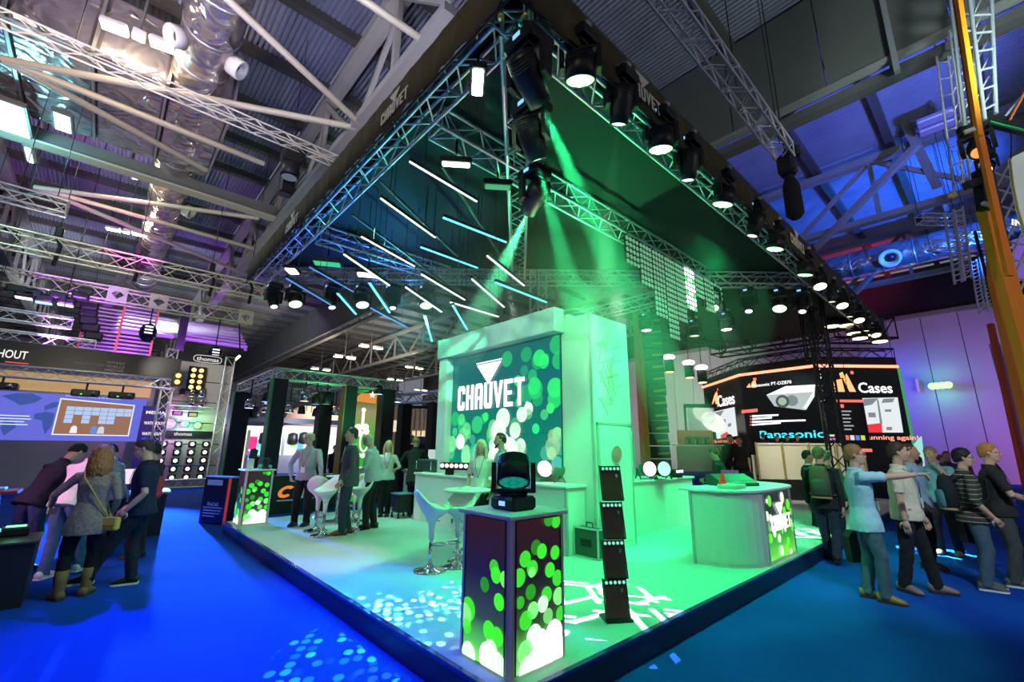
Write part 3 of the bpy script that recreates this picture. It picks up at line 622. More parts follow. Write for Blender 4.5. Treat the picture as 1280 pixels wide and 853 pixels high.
for (x, y) in ((4.76, .085), (4.14, .8), (5.84, .085), (6.46, .8)): m = MB(); m.bx(x - .02, x + .02, y - .015, y + .02, SH, 1.15); m.build('post', mat('trim_alu', (.6, .62, .62), .35, .5), rc)
P2, Q2 = dshape(4.76, 5.84, .06, .76, .04); m = MB(); m.prism([(x, y, 1.15) for x, y in reversed(P2)] + [(x, y, 1.15) for x, y in Q2] + [(6.5, .95, 1.15), (4.1, .95, 1.15)], (0, 0, .03)); m.build('worktop', GW, rc)
gp2 = grad_panel('reception_print', [(0, (.2, .9, .1)), (.3, (.05, .45, .02)), (.65, (.01, .05, .02)), (.85, (.02, .03, .03)), (1, (.03, .03, .04))], 1.0, 'Z', 0, .9)
m = MB(); m.bx(4.79, 5.81, .074, .09, SH + .05, 1.12); m.build('light_panel', gp2, rc)
ds = []; r = random.Random(3)
for k in range(26):
    u = r.random() * 1.02; v = r.random() * .9; hgt = 0
    ds.append((u, v * (.5 + .5 * r.random()), .03 + .05 * r.random(), (.15, .9, .05) if r.random() < .6 else (.9, 1, .8), .8))
bokeh(rc, (4.79, .072, SH + .05), (1, 0, 0), (0, 0, 1), 1.02, .86, ds, 1.15)
logo((4.90, .058, .62), (1, 0, 0), (0, 0, 1), .8, glow('logo_white', (1, .97, 1), 1.9), rc)
# ------------------------------------------------------------------ the stand's roof rig: a triangle of box truss with fascias, cloth and lamps
RZ = 5.6
HC = 6.95                                   # the long rear truss lies on FH . p = HC
def hyp(px):
    d = ray(px, 350); t = (HC - FH.x * CAM.x - FH.y * CAM.y) / (FH.x * d.x + FH.y * d.y); return V((CAM.x + d.x * t, CAM.y + d.y * t, RZ))
truss('left edge box truss of the stand roof, behind the left lettered fascia', (.15, .3, RZ), (.15, 9.25, RZ), group='box trusses of the stand roof')
truss('right edge box truss of the stand roof, carrying the row of green wash heads', (.3, .15, RZ), (10.1, .15, RZ), group='box trusses of the stand roof')
truss('far extension of the right edge truss, past the end of the black roof cloth', (10.3, .15, RZ), (17.2, .15, RZ), stuff=True, group='box trusses of the stand roof')
truss('level rear box truss crossing behind the whole stand roof', (.3, 9.1, RZ), (10.05, .28, RZ), group='box trusses of the stand roof')
truss('short central box truss carrying the three big hanging moving heads', (.22, .22, RZ), (4.6, 4.85, RZ), group='box trusses of the stand roof')
truss('box truss holding up the dotted panels, under the black roof cloth', (.4, 1.92, RZ), (7.9, 1.92, RZ), group='box trusses of the stand roof')
truss('short box truss near the far left corner of the stand roof', (.4, 6.1, RZ), (3.4, 6.1, RZ), group='box trusses of the stand roof')
p = G(790, 383, 5.5); truss('box truss behind the white tower with lamps hung under it', (p.x, p.y - 2.2, RZ - .2), (p.x, p.y + 3.0, RZ - .2), stuff=True, group='box trusses of the stand roof')
q = hyp(668)
truss('upright box truss standing behind the big screen and reaching the roof', (q.x + .3, q.y + .3, 0), (q.x + .3, q.y + .3, 6.2), group='box trusses of the stand roof', up=(1, 0, 0))
t = thing('corner_tubes', 'pair of vertical tubes with yellow caps at the front roof corner', 'tube', (.1, .1, RZ))
for (px, py) in ((626, 22), (657, 21)):
    p = G(px, py, RZ - .08); rod('tube', (p.x, p.y, RZ - .08), (p.x, p.y, RZ + .6), .022, ALU, t); m = MB(); m.tube([(p.x, p.y, RZ - .085), (p.x, p.y, RZ - .06)], .032, 12); m.build('cap', mat('brass_cap', (.8, .6, .15), .3, .7), t)
# fascias
OLIVE = mat('olive_fascia_cloth', (.075, .060, .026), .85, 0, .3, 2.5)
def fascia(label, a, b, z0, z1, out):
    a, b = V(a), V(b); t = thing('stand_fascia', label, 'fascia', a); d = b - a; n = int(d.length / .05); vs = []; out = V(out)
    for i in range(n + 1):
        p = a + d * (i / n); f = .012 * math.sin(i * .9) + .010 * math.sin(i * .37 + 1) + .006 * math.sin(i * 2.3)
        for z, k in ((z0, 1), ((z0 + z1) / 2, .8), (z1, .25)): vs.append(V((p.x, p.y, z)) + out * f * k)
    m = MB(); m.add(vs, [(i * 3 + k, i * 3 + 3 + k, i * 3 + 4 + k, i * 3 + 1 + k) for i in range(n) for k in (0, 1)], 0, True)
    o = m.build('cloth', OLIVE, t); sm = o.modifiers.new('thick', 'SOLIDIFY'); sm.thickness = .01
    for z in (z0, z1): rod('hem_bar', V((a.x, a.y, z)) - out * .02, V((b.x, b.y, z)) - out * .02, .014, BLKM, t)
    return t
fl_ = fascia('olive cloth fascia with white lettering along the left edge of the stand roof', (-.1, -.1, 0), (-.1, 9.6, 0), RZ - .03, RZ + .47, (-1, 0, 0))
fr_ = fascia('olive cloth fascia with white lettering along the right edge of the stand roof', (-.1, -.1, 0), (17.4, -.1, 0), RZ - .03, RZ + .47, (0, -1, 0))
CREAM = mat('cream_print', (.80, .78, .66), .6, 0, 0)
for (pa, pb) in (((475, 168), (510, 118)), ((354, 312), (370, 290))):
    a, b = WX(*pa, -.13), WX(*pb, -.13); w = abs(a.y - b.y); logo((-.135, a.y, RZ + .05), (0, -1, 0), (0, 0, 1), w, CREAM, fl_, d=.004)
for (pa, pb) in (((779, 90), (826, 143)), ((988, 298), (1006, 318))):
    a, b = WY(*pa, -.13), WY(*pb, -.13); w = abs(a.x - b.x); logo((a.x, -.135, RZ + .05), (1, 0, 0), (0, 0, 1), w, CREAM, fr_, d=.004)
m = MB(); cz = RZ + .33; m.prism([(.1, .1, cz), (10.2, .1, cz), (.1, 9.3, cz)], (0, 0, .02))
CLOTH = mat('roof_cloth', (.007, .010, .012), .8, 0, .3, .6)
tag(m.build('roof_cloth', CLOTH), 'huge black cloth stretched over the triangular roof of the stand', 'cloth')
m = MB(); m.prism([(10.35, .1, cz), (17.2, .1, cz), (17.2, 5.6, cz), (9.4, 5.6, cz), (8.3, 1.95, cz)], (0, 0, .02)); tag(m.build('roof_cloth', CLOTH), 'second black cloth over the far extension of the stand roof, behind the rear truss', 'cloth')
# carrying pipes
PIPE = mat('dark_pipe', (.10, .11, .10), .4, .6, .1)
for (a, b, l) in (((475, 226), (572, 320), 'dark pipe carrying lit strips, the one nearest the left fascia corner light'), ((553, 208), (628, 322), 'dark pipe carrying lit strips, nearest the central truss'), ((440, 268), (585, 375), 'dark pipe carrying lit strips, farthest toward the left roof corner')):
    t = thing('roof_pipe', l, 'pipe', G(*a, 5.45)); rod('pipe', G(*a, 5.45), G(*b, 5.45), .025, PIPE, t)
    for k in (.1, .5, .9): q = G(*a, 5.45).lerp(G(*b, 5.45), k); rod('hanger', q, q + V((0, 0, .47)), .008, PIPE, t)
# lit strips
STRIPS = [((512, 202), (596, 252), 0, 'wg'), ((476, 248), (544, 297), 0, 'wg'), ((554, 272), (633, 303), 1, 'c'), ((526, 309), (597, 335), 1, 'c'), ((452, 296), (518, 333), 0, 'w'), ((609, 320), (655, 357), 0, 'w'), ((527, 343), (581, 375), 0, 'w'), ((590, 349), (630, 384), 0, 'w'), ((619, 353), (683, 378), 1, 'c'), ((563, 378), (623, 396), 1, 'w'), ((566, 382), (584, 412), 1, 'c'), ((507, 359), (552, 390), 0, 'w'), ((462, 354), (487, 391), 1, 'c'), ((422, 367), (445, 393), 1, 'c'), ((531, 395), (540, 427), 1, 'c'), ((387, 334), (442, 365), 0, 'b'), ((430, 318), (487, 357), 0, 'w'), ((358, 348), (413, 381), 0, 'b'), ((463, 385), (510, 410), 0, 'b')]
SL = ['slim lit strip high up, first below the bright oblong floodlight', 'slim lit strip alone against the blue lit roof cloth', 'broad cyan lit strip with its end in the left green beam', 'broad cyan lit strip just left of the lower end of the left green beam', 'slim white lit strip nearest the left edge truss', 'slim white lit strip crossing in front of the left green beam', 'slim white lit strip above the row of hanging heads, middle of the roof', 'slim white lit strip ending above the header of the big screen', 'broad cyan lit strip hanging closest above the screen header', 'white lit strip forming the upper arm of a V left of the screen header', 'cyan lit strip forming the lower arm of a V left of the screen header', 'slim white lit strip below the square white floodlight', 'broad cyan lit strip starting under the square white floodlight', 'broad cyan lit strip left of the square white floodlight, near the hanging heads', 'broad cyan lit strip hanging lowest, over the far stand pillars', 'slim blue lit strip below the green floodlight', 'slim white lit strip right above the square white floodlight', 'slim blue lit strip closest to the far left roof corner', 'slim blue lit strip low behind the hanging heads']
for (a, b, br, c), l in zip(STRIPS, SL):
    z = min([4.3 + .05 * k for k in range(21)], key=lambda z: abs((G(*a, z) - G(*b, z)).length - 1.3)); A, B = G(*a, z), G(*b, z)
    t = thing('lit_strip', l, 'lamp', (A + B) / 2); d = (B - A).normalized(); w = .04 if br else .022
    beam('housing', A + V((0, 0, .03)), B + V((0, 0, .03)), w * 1.3, .05, BLKM, t)
    col = {'wg': (.75, 1, .8), 'w': (.85, 1, .95), 'c': (.16, .85, .95), 'b': (.12, .35, 1)}[c]
    beam('tube', A, B, w, .02, glow('strip_' + c, col, {'b': .8, 'c': 1.5}.get(c, 2.4)), t)
    for k in (.2, .8): q = A.lerp(B, k); rod('hanger', q + V((0, 0, .05)), (q.x, q.y, RZ + .33), .005, BLKM, t)
# oblong floodlights
for (px, py, l, ang, w, h, col, s, z) in ((597, 105, 'brilliant oblong floodlight under the front of the roof cloth', .95, .34, .11, (.72, 1, .75), 22, 5.4), (570, 207, 'small oblong floodlight below the brilliant one', -.65, .36, .09, (.9, 1, .85), 8, 5.35), (622, 235, 'dim green oblong floodlight left of the central truss', -.65, .36, .12, (.08, .5, .2), .7, 5.35), (460, 345, 'square white floodlight on the truss near the hanging heads', -.5, .42, .22, (1, 1, .95), 6, 5.2), (409, 331, 'green oblong floodlight near the far left roof corner', -.5, .5, .22, (.04, .6, .2), .9, 5.3), (365, 340, 'bright yellowish floodlight at the far left roof corner', .95, .3, .2, (1, 1, .6), 12, 5.4)):
    p = G(px, py, z); t = thing('oblong_floodlight', l, 'light', p, ang); m = MB(); m.box((0, 0, .06), (w + .06, h + .06, .08), bev=.015); m.build('housing', BLKM, t, world=False)
    m = MB(); m.box((0, 0, .012), (w, h, .02), bev=.008); m.build('lamp_glass', glow('oblong_%d' % px, col, s), t, world=False)
    m = MB(); m.box((0, 0, (RZ + .3 - z) / 2 + .1), (.03, .03, RZ + .3 - z - .15)); m.build('bracket', BLKM, t, world=False)
# ------------------------------------------------------------------ moving heads
def hazem(den):
    n = 'haze_%g' % den
    if n in MATS: return MATS[n]
    m = bpy.data.materials.new(n); MATS[n] = m; m.use_nodes = True; t = m.node_tree; t.nodes.remove(t.nodes['Principled BSDF']); s = t.nodes.new('ShaderNodeVolumeScatter'); s.inputs['Density'].default_value = den; s.inputs['Anisotropy'].default_value = .2
    t.links.new(s.outputs[0], t.nodes['Material Output'].inputs['Volume']); return m
def haze_beam(src, d, deg, length, den, label):
    """drifting haze that hangs thickest in a lamp's beam; the lamp itself lights it"""
    q = d.to_track_quat('Z', 'Y').to_matrix().to_4x4(); q.translation = src; m = MB(); k = math.tan(math.radians(deg / 2)) * .93; m.lathe([(.02 + .02 * k, .02), (.05 + k * length * .5, length * .5), (.05 + k * length, length)], 20, 0, q); tag(m.build('haze', hazem(den)), label, 'haze', kind='stuff')  # extra haze added only inside the beam, to make it visible

def moving_head(label, root, aim, col, kind='spot', watts=0, deg=14, sc=1.0, lens=6, group=None, gob=None, up=False, lenscol=None, beam=None, soft=.25):
    """clamp and base on a truss (or standing, up=True), two-armed yoke, tilting head with a lens; lamp inside the head"""
    root = V(root); s = sc; sg = 1 if up else -1
    t = thing('moving_head_lamp', label, 'stage light', root, 0, group)
    aim = V(aim); piv = root + V((0, 0, sg * .36 * s)); d = (aim - piv).normalized(); pan = math.atan2(d.y, d.x); Mz = Matrix.Rotation(pan, 4, 'Z')
    m = MB(); m.box((0, 0, sg * .06 * s), (.30 * s, .34 * s, .12 * s), bev=.025 * s); m.box((0, 0, sg * .135 * s), (.2 * s, .2 * s, .03 * s), bev=.01); o = m.build('base', BLK, t, world=False)
    m = MB(); m.bx(.15 * s, .155 * s, -.05 * s, .03 * s, sg * .06 * s - .02 * s, sg * .06 * s + .02 * s); m.bx(-.155 * s, -.15 * s, -.05 * s, .03 * s, sg * .06 * s - .02 * s, sg * .06 * s + .02 * s); dsp = m.build('display', glow('lcd', (.25, .55, 1), 1.2), o, world=False)
    if not up:
        for y in (-.1, .1):
            m = MB(); m.tube([(0, y * s, 0), (0, y * s, .05 * s)], .02 * s, 8); m.tube([(-.03 * s, y * s, .075 * s), (.03 * s, y * s, .075 * s)], .045 * s, 10); m.build('clamp', ALUD, t, world=False)
    hr = .125 * s if kind == 'spot' else .15 * s
    yk = MB(); ay = hr + .035 * s
    for k in (-1, 1):
        yk.prism([(-.07 * s, k * ay - .022 * s, sg * .15 * s), (.07 * s, k * ay - .022 * s, sg * .15 * s), (.055 * s, k * ay - .022 * s, sg * .42 * s), (-.055 * s, k * ay - .022 * s, sg * .42 * s)], (0, .044 * s, 0))
    yk.box((0, 0, sg * .165 * s), (.13 * s, 2 * ay + .05 * s, .035 * s), bev=.01); y = yk.build('yoke', BLK, t, world=False); y.rotation_euler = (0, 0, pan)
    tilt = math.atan2(d.z, math.hypot(d.x, d.y)); Mh = Mz @ Matrix.Rotation(-tilt, 4, 'Y')   # +X becomes the lamp's axis
    Mh.translation = V((0, 0, sg * .36 * s)); R = Matrix.Rotation(PI / 2, 4, 'Y')
    hd = MB(); L0, L1 = (-.20 * s, .22 * s) if kind == 'spot' else (-.14 * s, .14 * s)
    if kind == 'spot': hd.lathe([(.05 * s, L0), (.11 * s, L0 + .02 * s), (hr, L0 + .1 * s), (hr, .03 * s), (.105 * s, .12 * s), (.10 * s, L1), (.078 * s, L1), (.075 * s, L1 - .02 * s)], 16, 0, R)
    else: hd.lathe([(.06 * s, L0), (.12 * s, L0 + .02 * s), (hr, 0), (hr * 1.05, L1), (hr * .95, L1), (hr * .93, L1 - .012 * s)], 18, 0, R)
    for k in range(5): hd.tube([R @ V((0, 0, L0 + .03 * s + k * .022 * s)), R @ V((0, 0, L0 + .04 * s + k * .022 * s))], hr * 1.02 if k > 1 else hr * .97, 14)
    h = hd.build('head', BLK, t, world=False); h.matrix_local = Mh
    lr = .074 * s if kind == 'spot' else hr * .92
    m = MB(); m.disc(R @ V((0, 0, L1 - .008 * s)), R @ V((1, 0, 0)), R @ V((0, 1, 0)), lr, 18); lc = lenscol or tuple(.45 + .55 * c for c in col)
    ln = m.build('lens', glow('lens_%.2f_%.2f_%.2f_%s' % (*lc, lens), lc, lens), h, world=False)
    if kind != 'spot' and sc > .8:
        for k in range(9):
            a = k * 2 * PI / 8; rr = 0 if k == 8 else lr * .66; m = MB(); m.tube([R @ V((rr * math.cos(a), rr * math.sin(a), L1 - .006 * s)), R @ V((rr * math.cos(a), rr * math.sin(a), L1 + .004 * s))], lr * .22, 8); m.build('cell', glow('cell_%.2f_%.2f_%.2f_%s' % (*lc, lens), lc, lens * 1.5), h, world=False)
    if watts:
        src = piv + d * (L1 + .03 * s); spot('head_lamp', src, src + d, col, watts, deg, soft, .03 if gob is None else .004, gob, parent=t)
    if beam: haze_beam(src, d, deg, *beam)
    return t
# three big heads under the central truss
moving_head('big moving head hanging at the front end of the central truss', G(661, 52, RZ - .1), G(910, 655, SH), GRN, 'spot', 4500, 11, 1.15, 9, beam=(6.0, .16, 'wide green haze beam falling to the right from the front big moving head'))
moving_head('big moving head hanging second along the central truss', G(664, 132, RZ - .1), G(800, 690, SH), GRN, 'spot', 2500, 12, 1.15, 7, beam=(5.0, .14, 'green haze beam falling steeply from the second big moving head'))
moving_head('big moving head hanging third along the central truss', G(668, 214, RZ - .1), WX(566, 470, 3.5), (.1, 1, .4), 'spot', 3800, 13, 1.15, 9, beam=(3.6, .3, 'bright green haze beam falling to the left toward the screen header'))
GR = 'green wash heads along the right edge truss'
RH_ = [(.74, 'wash', 'leftmost and nearest green wash head on the right edge truss', (2.2, 1.2)), (1.45, 'spot', 'slim spot head on the right edge truss, right after the nearest wash head', (3.0, 1.5)), (2.30, 'wash', 'second green wash head along the right edge truss', (3.2, .8)), (3.02, 'spot', 'slim spot head between the second and third wash heads', (4.2, .6)), (4.15, 'wash', 'third green wash head along the right edge truss', (4.4, 1.6)), (5.4, 'spot', 'slim spot head just before the fourth wash head', (5.2, 1.2)), (6.4, 'wash', 'fourth green wash head along the right edge truss', (6.4, 1.4)), (8.2, 'wash', 'green wash head where the right edge truss meets the rear truss', (8.6, 1.2))]
for i, (x, k, l, (ax, ay)) in enumerate(RH_):
    w = k == 'wash'; moving_head(l, (x + .1, -.06, RZ + .2), (ax, ay, SH) if w else (ax, ay + .6, SH), GRN, k, 520 if w else (300 if i in (1, 5) else 0), 62 if w else 10, 1.0, 3.2 if w else 3, lenscol=(.30, 1, .38) if w else (.75, .95, 1), beam=(2.4, .10, 'faint pale haze beam under the first slim spot head on the right edge truss') if i == 1 else None)
for i, x in enumerate((9.3, 10.4, 11.3, 12.2, 13.2, 14.3, 15.6)):
    moving_head(('first', 'second', 'third', 'fourth', 'fifth', 'sixth', 'seventh')[i] + ' small head on the right edge truss beyond the rear truss', (x, -.05, RZ + .12), (x, .6, SH) if i % 2 else (x - 2, -1, 0), WRM, ('wash', 'spot')[i % 2], 0, 40, .9, 5 if i % 2 == 0 else 2, group='heads on the far extension of the right edge truss', lenscol=(1, .9, .55))
LH = [(345, 'spot', 'slim head hanging at the far left roof corner', 0), (372, 'wash', 'green wash head nearest the far left roof corner', 1), (417, 'spot', 'dark head with one white point, third from the left corner on the rear truss', 0), (455, 'wash', 'wash head under the square white floodlight', 1), (492, 'spot', 'dark head between two wash heads, on the rear truss', 0), (534, 'wash', 'green wash head on the rear truss, nearest the screen wall', 1), (887, 'wash', 'green wash head on the rear truss beside the dotted panels', 1), (932, 'spot', 'slim head on the rear truss, second right of the dotted panels', 0), (970, 'wash', 'wash head on the rear truss, third right of the dotted panels', 1), (998, 'spot', 'slim head closest to the right end of the rear truss', 0)]
for i, (px, k, l, w) in enumerate(LH):
    q = hyp(px); tgt = (q.x * .7 + .6, q.y * .75, SH); col = GRN if px not in (455, 372) else CYN
    moving_head(l, (q.x, q.y, RZ - .1), tgt, col, k, 220 if w else (120 if px in (345, 998) else 0), 58 if w else 9, 1.05, 3.5 if w else 2.5, lenscol=(.4, 1, .35) if w else (.8, .9, 1))
for (px, py, l) in ((808, 411, 'round green lamp hung behind the white tower'), (868, 418, 'unlit round lamp low behind the dotted panels'), (908, 410, 'small white lamp far behind the rear truss')):
    q = G(px, py, 4.9); rod('stem', (0, 0, 0), (0, 0, .62), .03, BLKM, moving_head(l, (q.x, q.y, RZ - .28), (q.x, q.y, 0), GRN, 'wash', 150 if px == 808 else 0, 60, .95, 7 if px != 868 else .6, lenscol=(.6, 1, .5) if px == 808 else (1, .9, .75)), world=False)
# spots added without fixtures to wash the trusses themselves
spot('truss_wash_cyan', (3.0, 6.2, 3.9), (.1, 3.5, 5.7), (.1, .9, .8), 420, 100, 1, .1)
spot('truss_wash_green', (4.6, 3.0, 4.2), (2.5, .1, 5.8), (.1, 1, .3), 520, 120, 1, .1)
spot('truss_wash_blue', (2.4, 7.2, 3.4), (1.2, 6.2, 5.9), (.03, .16, 1), 700, 90, 1, .1)
spot('truss_wash_pink', (3.0, 2.2, 3.6), (.25, .6, 5.7), (1, .35, .5), 90, 60, 1, .1)
spot('rear_truss_amber', (7.0, 7.0, 4.6), (5.6, 4.6, 5.75), (1, .5, .12), 90, 100, 1, .1)
# gobo patterns on the floor and the soft general wash
spot('gobo_lamp', (2.4, 6.2, 5.3), G(430, 818, 0), (.12, .9, 1), 60000, 9, .05, .003, 'dots')
spot('gobo_lamp', (2.0, 5.4, 5.3), G(520, 772, SH), (.45, 1, .9), 14000, 10, .05, .003, 'dots')
spot('gobo_lamp', (2.6, 5.0, 5.3), G(566, 742, SH), (.55, 1, .85), 14000, 7, .05, .003, 'dots')
spot('gobo_lamp', (3.0, 1.2, 5.3), G(745, 755, SH), (.8, 1, .85), 4500, 18, .05, .003, 'bars')
spot('gobo_lamp', (4.0, 4.6, 5.3), G(712, 706, SH), (.8, 1, .9), 3500, 10, .05, .003, 'bars')
spot('gobo_lamp', (7.5, 1.6, 5.3), G(1010, 668, SH), (.75, 1, .8), 6000, 15, .05, .003, 'bars')
spot('gobo_lamp', (9.5, 1.6, 5.3), G(1172, 690, 0), (.3, 1, .85), 40000, 10, .05, .003, 'bars')
spot('edge_wash', (.5, 1.2, 5.2), (.42, 4.4, SH), (1, .42, .75), 620, 22, .8, .06)
spot('stand_wash_white', (.6, 4.2, 5.2), (3.4, 4.2, 2.6), (.40, 1, .66), 230, 85, .9, .1)
spot('stand_wash_green', (5.6, .5, 5.2), (4.3, 3.0, 1.0), (.05, 1, .34), 620, 95, .9, .1)
spot('stand_wash_mint', (2.6, .6, 5.2), (2.0, 4.6, SH), (.10, 1, .26), 560, 95, .9, .1)
spot('far_stand_wash', (3.2, 7.6, 5.2), (2.2, 8.4, SH), (.12, 1, .38), 170, 100, .9, .1)
# ------------------------------------------------------------------ dotted panels under the middle truss
PAN = [(4.40, 4.85, 4.98, 5.56, 0), (4.87, 5.30, 4.70, 5.56, 0), (5.32, 5.77, 4.18, 5.56, 0), (5.79, 6.20, 3.82, 5.56, 0), (6.22, 6.60, 4.26, 5.56, 0), (6.62, 7.10, 4.62, 5.58, 1), (7.12, 7.54, 5.0, 5.58, 0), (7.58, 8.06, 4.78, 5.6, 0), (8.08, 8.56, 5.2, 5.6, 0)]
PL = ['dotted panel at the near end of the row, shortest on that side', 'dotted panel second from the near end of the row', 'dotted panel third from the near end, in the deep middle of the row', 'dotted panel hanging lowest of the row', 'dotted panel between the lowest one and the brightly lit one', 'brightly lit dotted panel glowing white and green', 'dotted panel just past the brightly lit one', 'dotted panel next to last at the far end of the row', 'dotted panel last at the far end of the row']
for (x0, x1, z0, z1, lit), l in zip(PAN, PL):
    t = thing('dotted_panel', l, 'panel', ((x0 + x1) / 2, 1.8, z1)); m = MB(); m.bx(x0, x1, 1.79, 1.81, z0, z1); m.build('backing', mat('panel_net', (.02, .05, .035), .6, alpha=.75), t)
    m = MB(); m2 = MB(); nx = 4; nz = max(2, int((z1 - z0) / .105))
    for i in range(nx):
        for j in range(nz):
            c = (x0 + (i + .5) * (x1 - x0) / nx, 1.785, z0 + (j + .5) * (z1 - z0) / nz); (m2 if lit and not (i in (0, 3) and j % 3 == 0) else m).tube([c, (c[0], 1.775, c[2])], .043, 10)
    m.build('pixels', glow('pixel_dim', (.18, .42, .26), .8) if not lit else glow('pixel_green', (.05, 1, .1), 1.6), t, kind='stuff')
    if m2.v: m2.build('lit_pixels', glow('pixel_lit', (.75, 1, .82), 2.6), t, kind='stuff')
    for x in (x0 + .05, x1 - .05): m = MB(); m.bx(x - .02, x + .02, 1.77, 1.84, z1 - .02, z1 + .1); m.build('hook', BLKM, t)
# ------------------------------------------------------------------ haze under the roof
for k, (a, l) in enumerate(((1.0, 'thin outer veil of stage haze hanging under the roof of the stand'), (.78, 'denser middle part of the haze under the roof of the stand'), (.55, 'densest inner part of the haze under the roof of the stand'))):
    hz = MB(); hz.sphere((4.9, 3.3, 4.15), (4.9 * a, 3.4 * a, 1.72 * a), 28, 16); tag(hz.build('haze', hazem((.010, .016, .03)[k])), l, 'haze', 'haze under the stand roof', kind='stuff')
# ------------------------------------------------------------------ booths at the left
TRG = 'lighting trusses over the left booths'
q = G(366, 190, 9.2); t = thing('moving_lamp', 'black lamp bundle hanging on the long high truss beside the left fascia', 'stage light', (q.x, q.y, 9.1)); m = MB(); m.box((0, 0, -.1), (.5, .4, .3), bev=.05); m.lathe([(.2, -.65), (.24, -.6), (.22, -.25), (.1, -.2)], 14); m.box((.25, .1, .15), (.2, .2, .5), bev=.04); m.build('case', BLK, t, world=False); m = MB(); m.lathe([(.15, -.67), (.18, -.66)], 14); m.build('lens', glow('dull_lens', (.25, .3, .4), .4), t, world=False)
q = G(359, 225, 8.6); t = thing('hanging_speaker', 'black upright box hanging below the lamp bundle beside the left fascia', 'speaker', q); m = MB(); m.box((0, 0, 0), (.34, .34, .9), bev=.04); m.build('cabinet', BLK, t, world=False); m = MB(); m.tube([(0, 0, .45), (0, 0, DECKZ - q.z + .05)], .01, 5); m.build('chain', BLKM, t, world=False)
_t = truss('long cream lighting truss crossing high at upper left, over the silver box duct', (-8, G(50, 50, 9.3).y, 9.3), (G(432, 214, 9.3).x, G(50, 50, 9.3).y, 9.3), .24, .24, .34, mat('truss_cream', (.72, .66, .5), .4, .5, .1), .022, .011, TRG); hang(_t, [(_t.location.x + 2.6, _t.location.y, _t.location.z + .3), (_t.location.x + (3.2 if 'short cyan' in _t['label'] else 4.2), _t.location.y, _t.location.z + .3)])
_t = truss('short cyan lit lighting truss ending in mid air at left edge', (-7, 11.9, 7), (-3.6, 11.9, 7), .32, .32, .4, ALU, .025, .012, TRG); hang(_t, [(_t.location.x + 2.6, _t.location.y, _t.location.z + .3), (_t.location.x + (3.2 if 'short cyan' in _t['label'] else 4.2), _t.location.y, _t.location.z + .3)])
_t = truss('long cream lighting truss running from left edge to the far stand roof corner', (-9, 15.5, 7), (1.5, 15.5, 7), .5, .5, .5, mat('truss_cream', (.72, .66, .5), .4, .5, .1), .03, .014, TRG); hang(_t, [(_t.location.x + 2.6, _t.location.y, _t.location.z + .3), (_t.location.x + (3.2 if 'short cyan' in _t['label'] else 4.2), _t.location.y, _t.location.z + .3)])
for x in (-4.0, -2.2, -.2, 1.0):
    t = thing('chain_hoist', 'black chain hoist hanging on the long cream truss, %s' % {-4.0: 'leftmost of four', -2.2: 'second from left', -.2: 'third from left', 1.0: 'beside the stand roof corner'}[x], 'hoist', (x, 15.5, 7.9)); m = MB(); m.box((x, 15.5, 7.75), (.18, .2, .34), bev=.03); m.build('motor', BLK, t); rod('chain', (x, 15.5, 7.45), (x, 15.5, DECKZ + .02), .012, BLKM, t); m = MB(); m.tube([(x, 15.5, 7.6), (x + .1, 15.4, 7.3), (x + .06, 15.4, 6.7)], .05, 8); m.build('chain_bag', BLKF, t)
_t = truss('cream lighting truss with square corner plates above the wall of lamps', (-9, 20.8, 7.2), (2.1, 20.8, 7.2), .55, .55, .55, mat('truss_cream', (.72, .66, .5), .4, .5, .1), .035, .016, TRG); hang(_t, [(_t.location.x + 2.6, _t.location.y, _t.location.z + .3), (_t.location.x + (3.2 if 'short cyan' in _t['label'] else 4.2), _t.location.y, _t.location.z + .3)])
CP = mat('truss_cream', (.72, .66, .5), .4, .5, .1)
for i, (x, l) in enumerate(((-2.55, 'square corner plate with a diamond hole, left one of the cream truss'), (-1.25, 'square corner plate with a diamond hole, middle one of the cream truss'), (1.95, 'square corner plate with a diamond hole at the right end of the cream truss'))):
    t = thing('corner_plate', l, 'truss corner', (x, 20.5, 7.2)); s = .30; q = [(x - s, 20.5, 7.15), (x + s, 20.5, 7.15), (x + s, 20.5, 7.8), (x - s, 20.5, 7.8)]; c = V((x, 20.5, 7.475)); dm = [c + V((0, 0, -.2)), c + V((.2, 0, 0)), c + V((0, 0, .2)), c + V((-.2, 0, 0))]
    m = MB(); vs = [V(p) for p in q] + dm; fs = [(0, 1, 5, 4), (1, 2, 6, 5), (2, 3, 7, 6), (3, 0, 4, 7)]; m.add(vs, fs); m.add([p + V((0, .03, 0)) for p in vs], fs); m.build('plate', CP, t)
_t = truss('short white box truss turning down at a corner, upper left', (-8, 19, 5.6), (-3.5, 19, 5.6), .35, .35, .42, ALU, .028, .013, TRG, True); hang(_t, [(_t.location.x + 2.6, _t.location.y, _t.location.z + .3), (_t.location.x + (3.2 if 'short cyan' in _t['label'] else 4.2), _t.location.y, _t.location.z + .3)])
_t = truss('violet lit box truss right above the black lettered fascia', (-8, 19.3, 4.95), (-2.8, 19.3, 4.95), .35, .35, .42, ALU, .028, .013, TRG, True); hang(_t, [(_t.location.x + 2.6, _t.location.y, _t.location.z + .3), (_t.location.x + (3.2 if 'short cyan' in _t['label'] else 4.2), _t.location.y, _t.location.z + .3)])
truss('box truss carrying the black lettered fascia of the left booth', (-7.5, 18.7, 3.75), (-.35, 18.7, 3.75), .34, .36, .42, ALU, .028, .014, TRG)
t_ = thing('tower_truss', 'upright silver truss leg under the right end of the black lettered fascia', 'truss', (-.55, 18.7, 0)); truss(None, (-.55, 18.7, 0), (-.55, 18.7, 3.75), .34, .34, .4, ALU, .028, .014, up=(0, 1, 0), parent=t_)
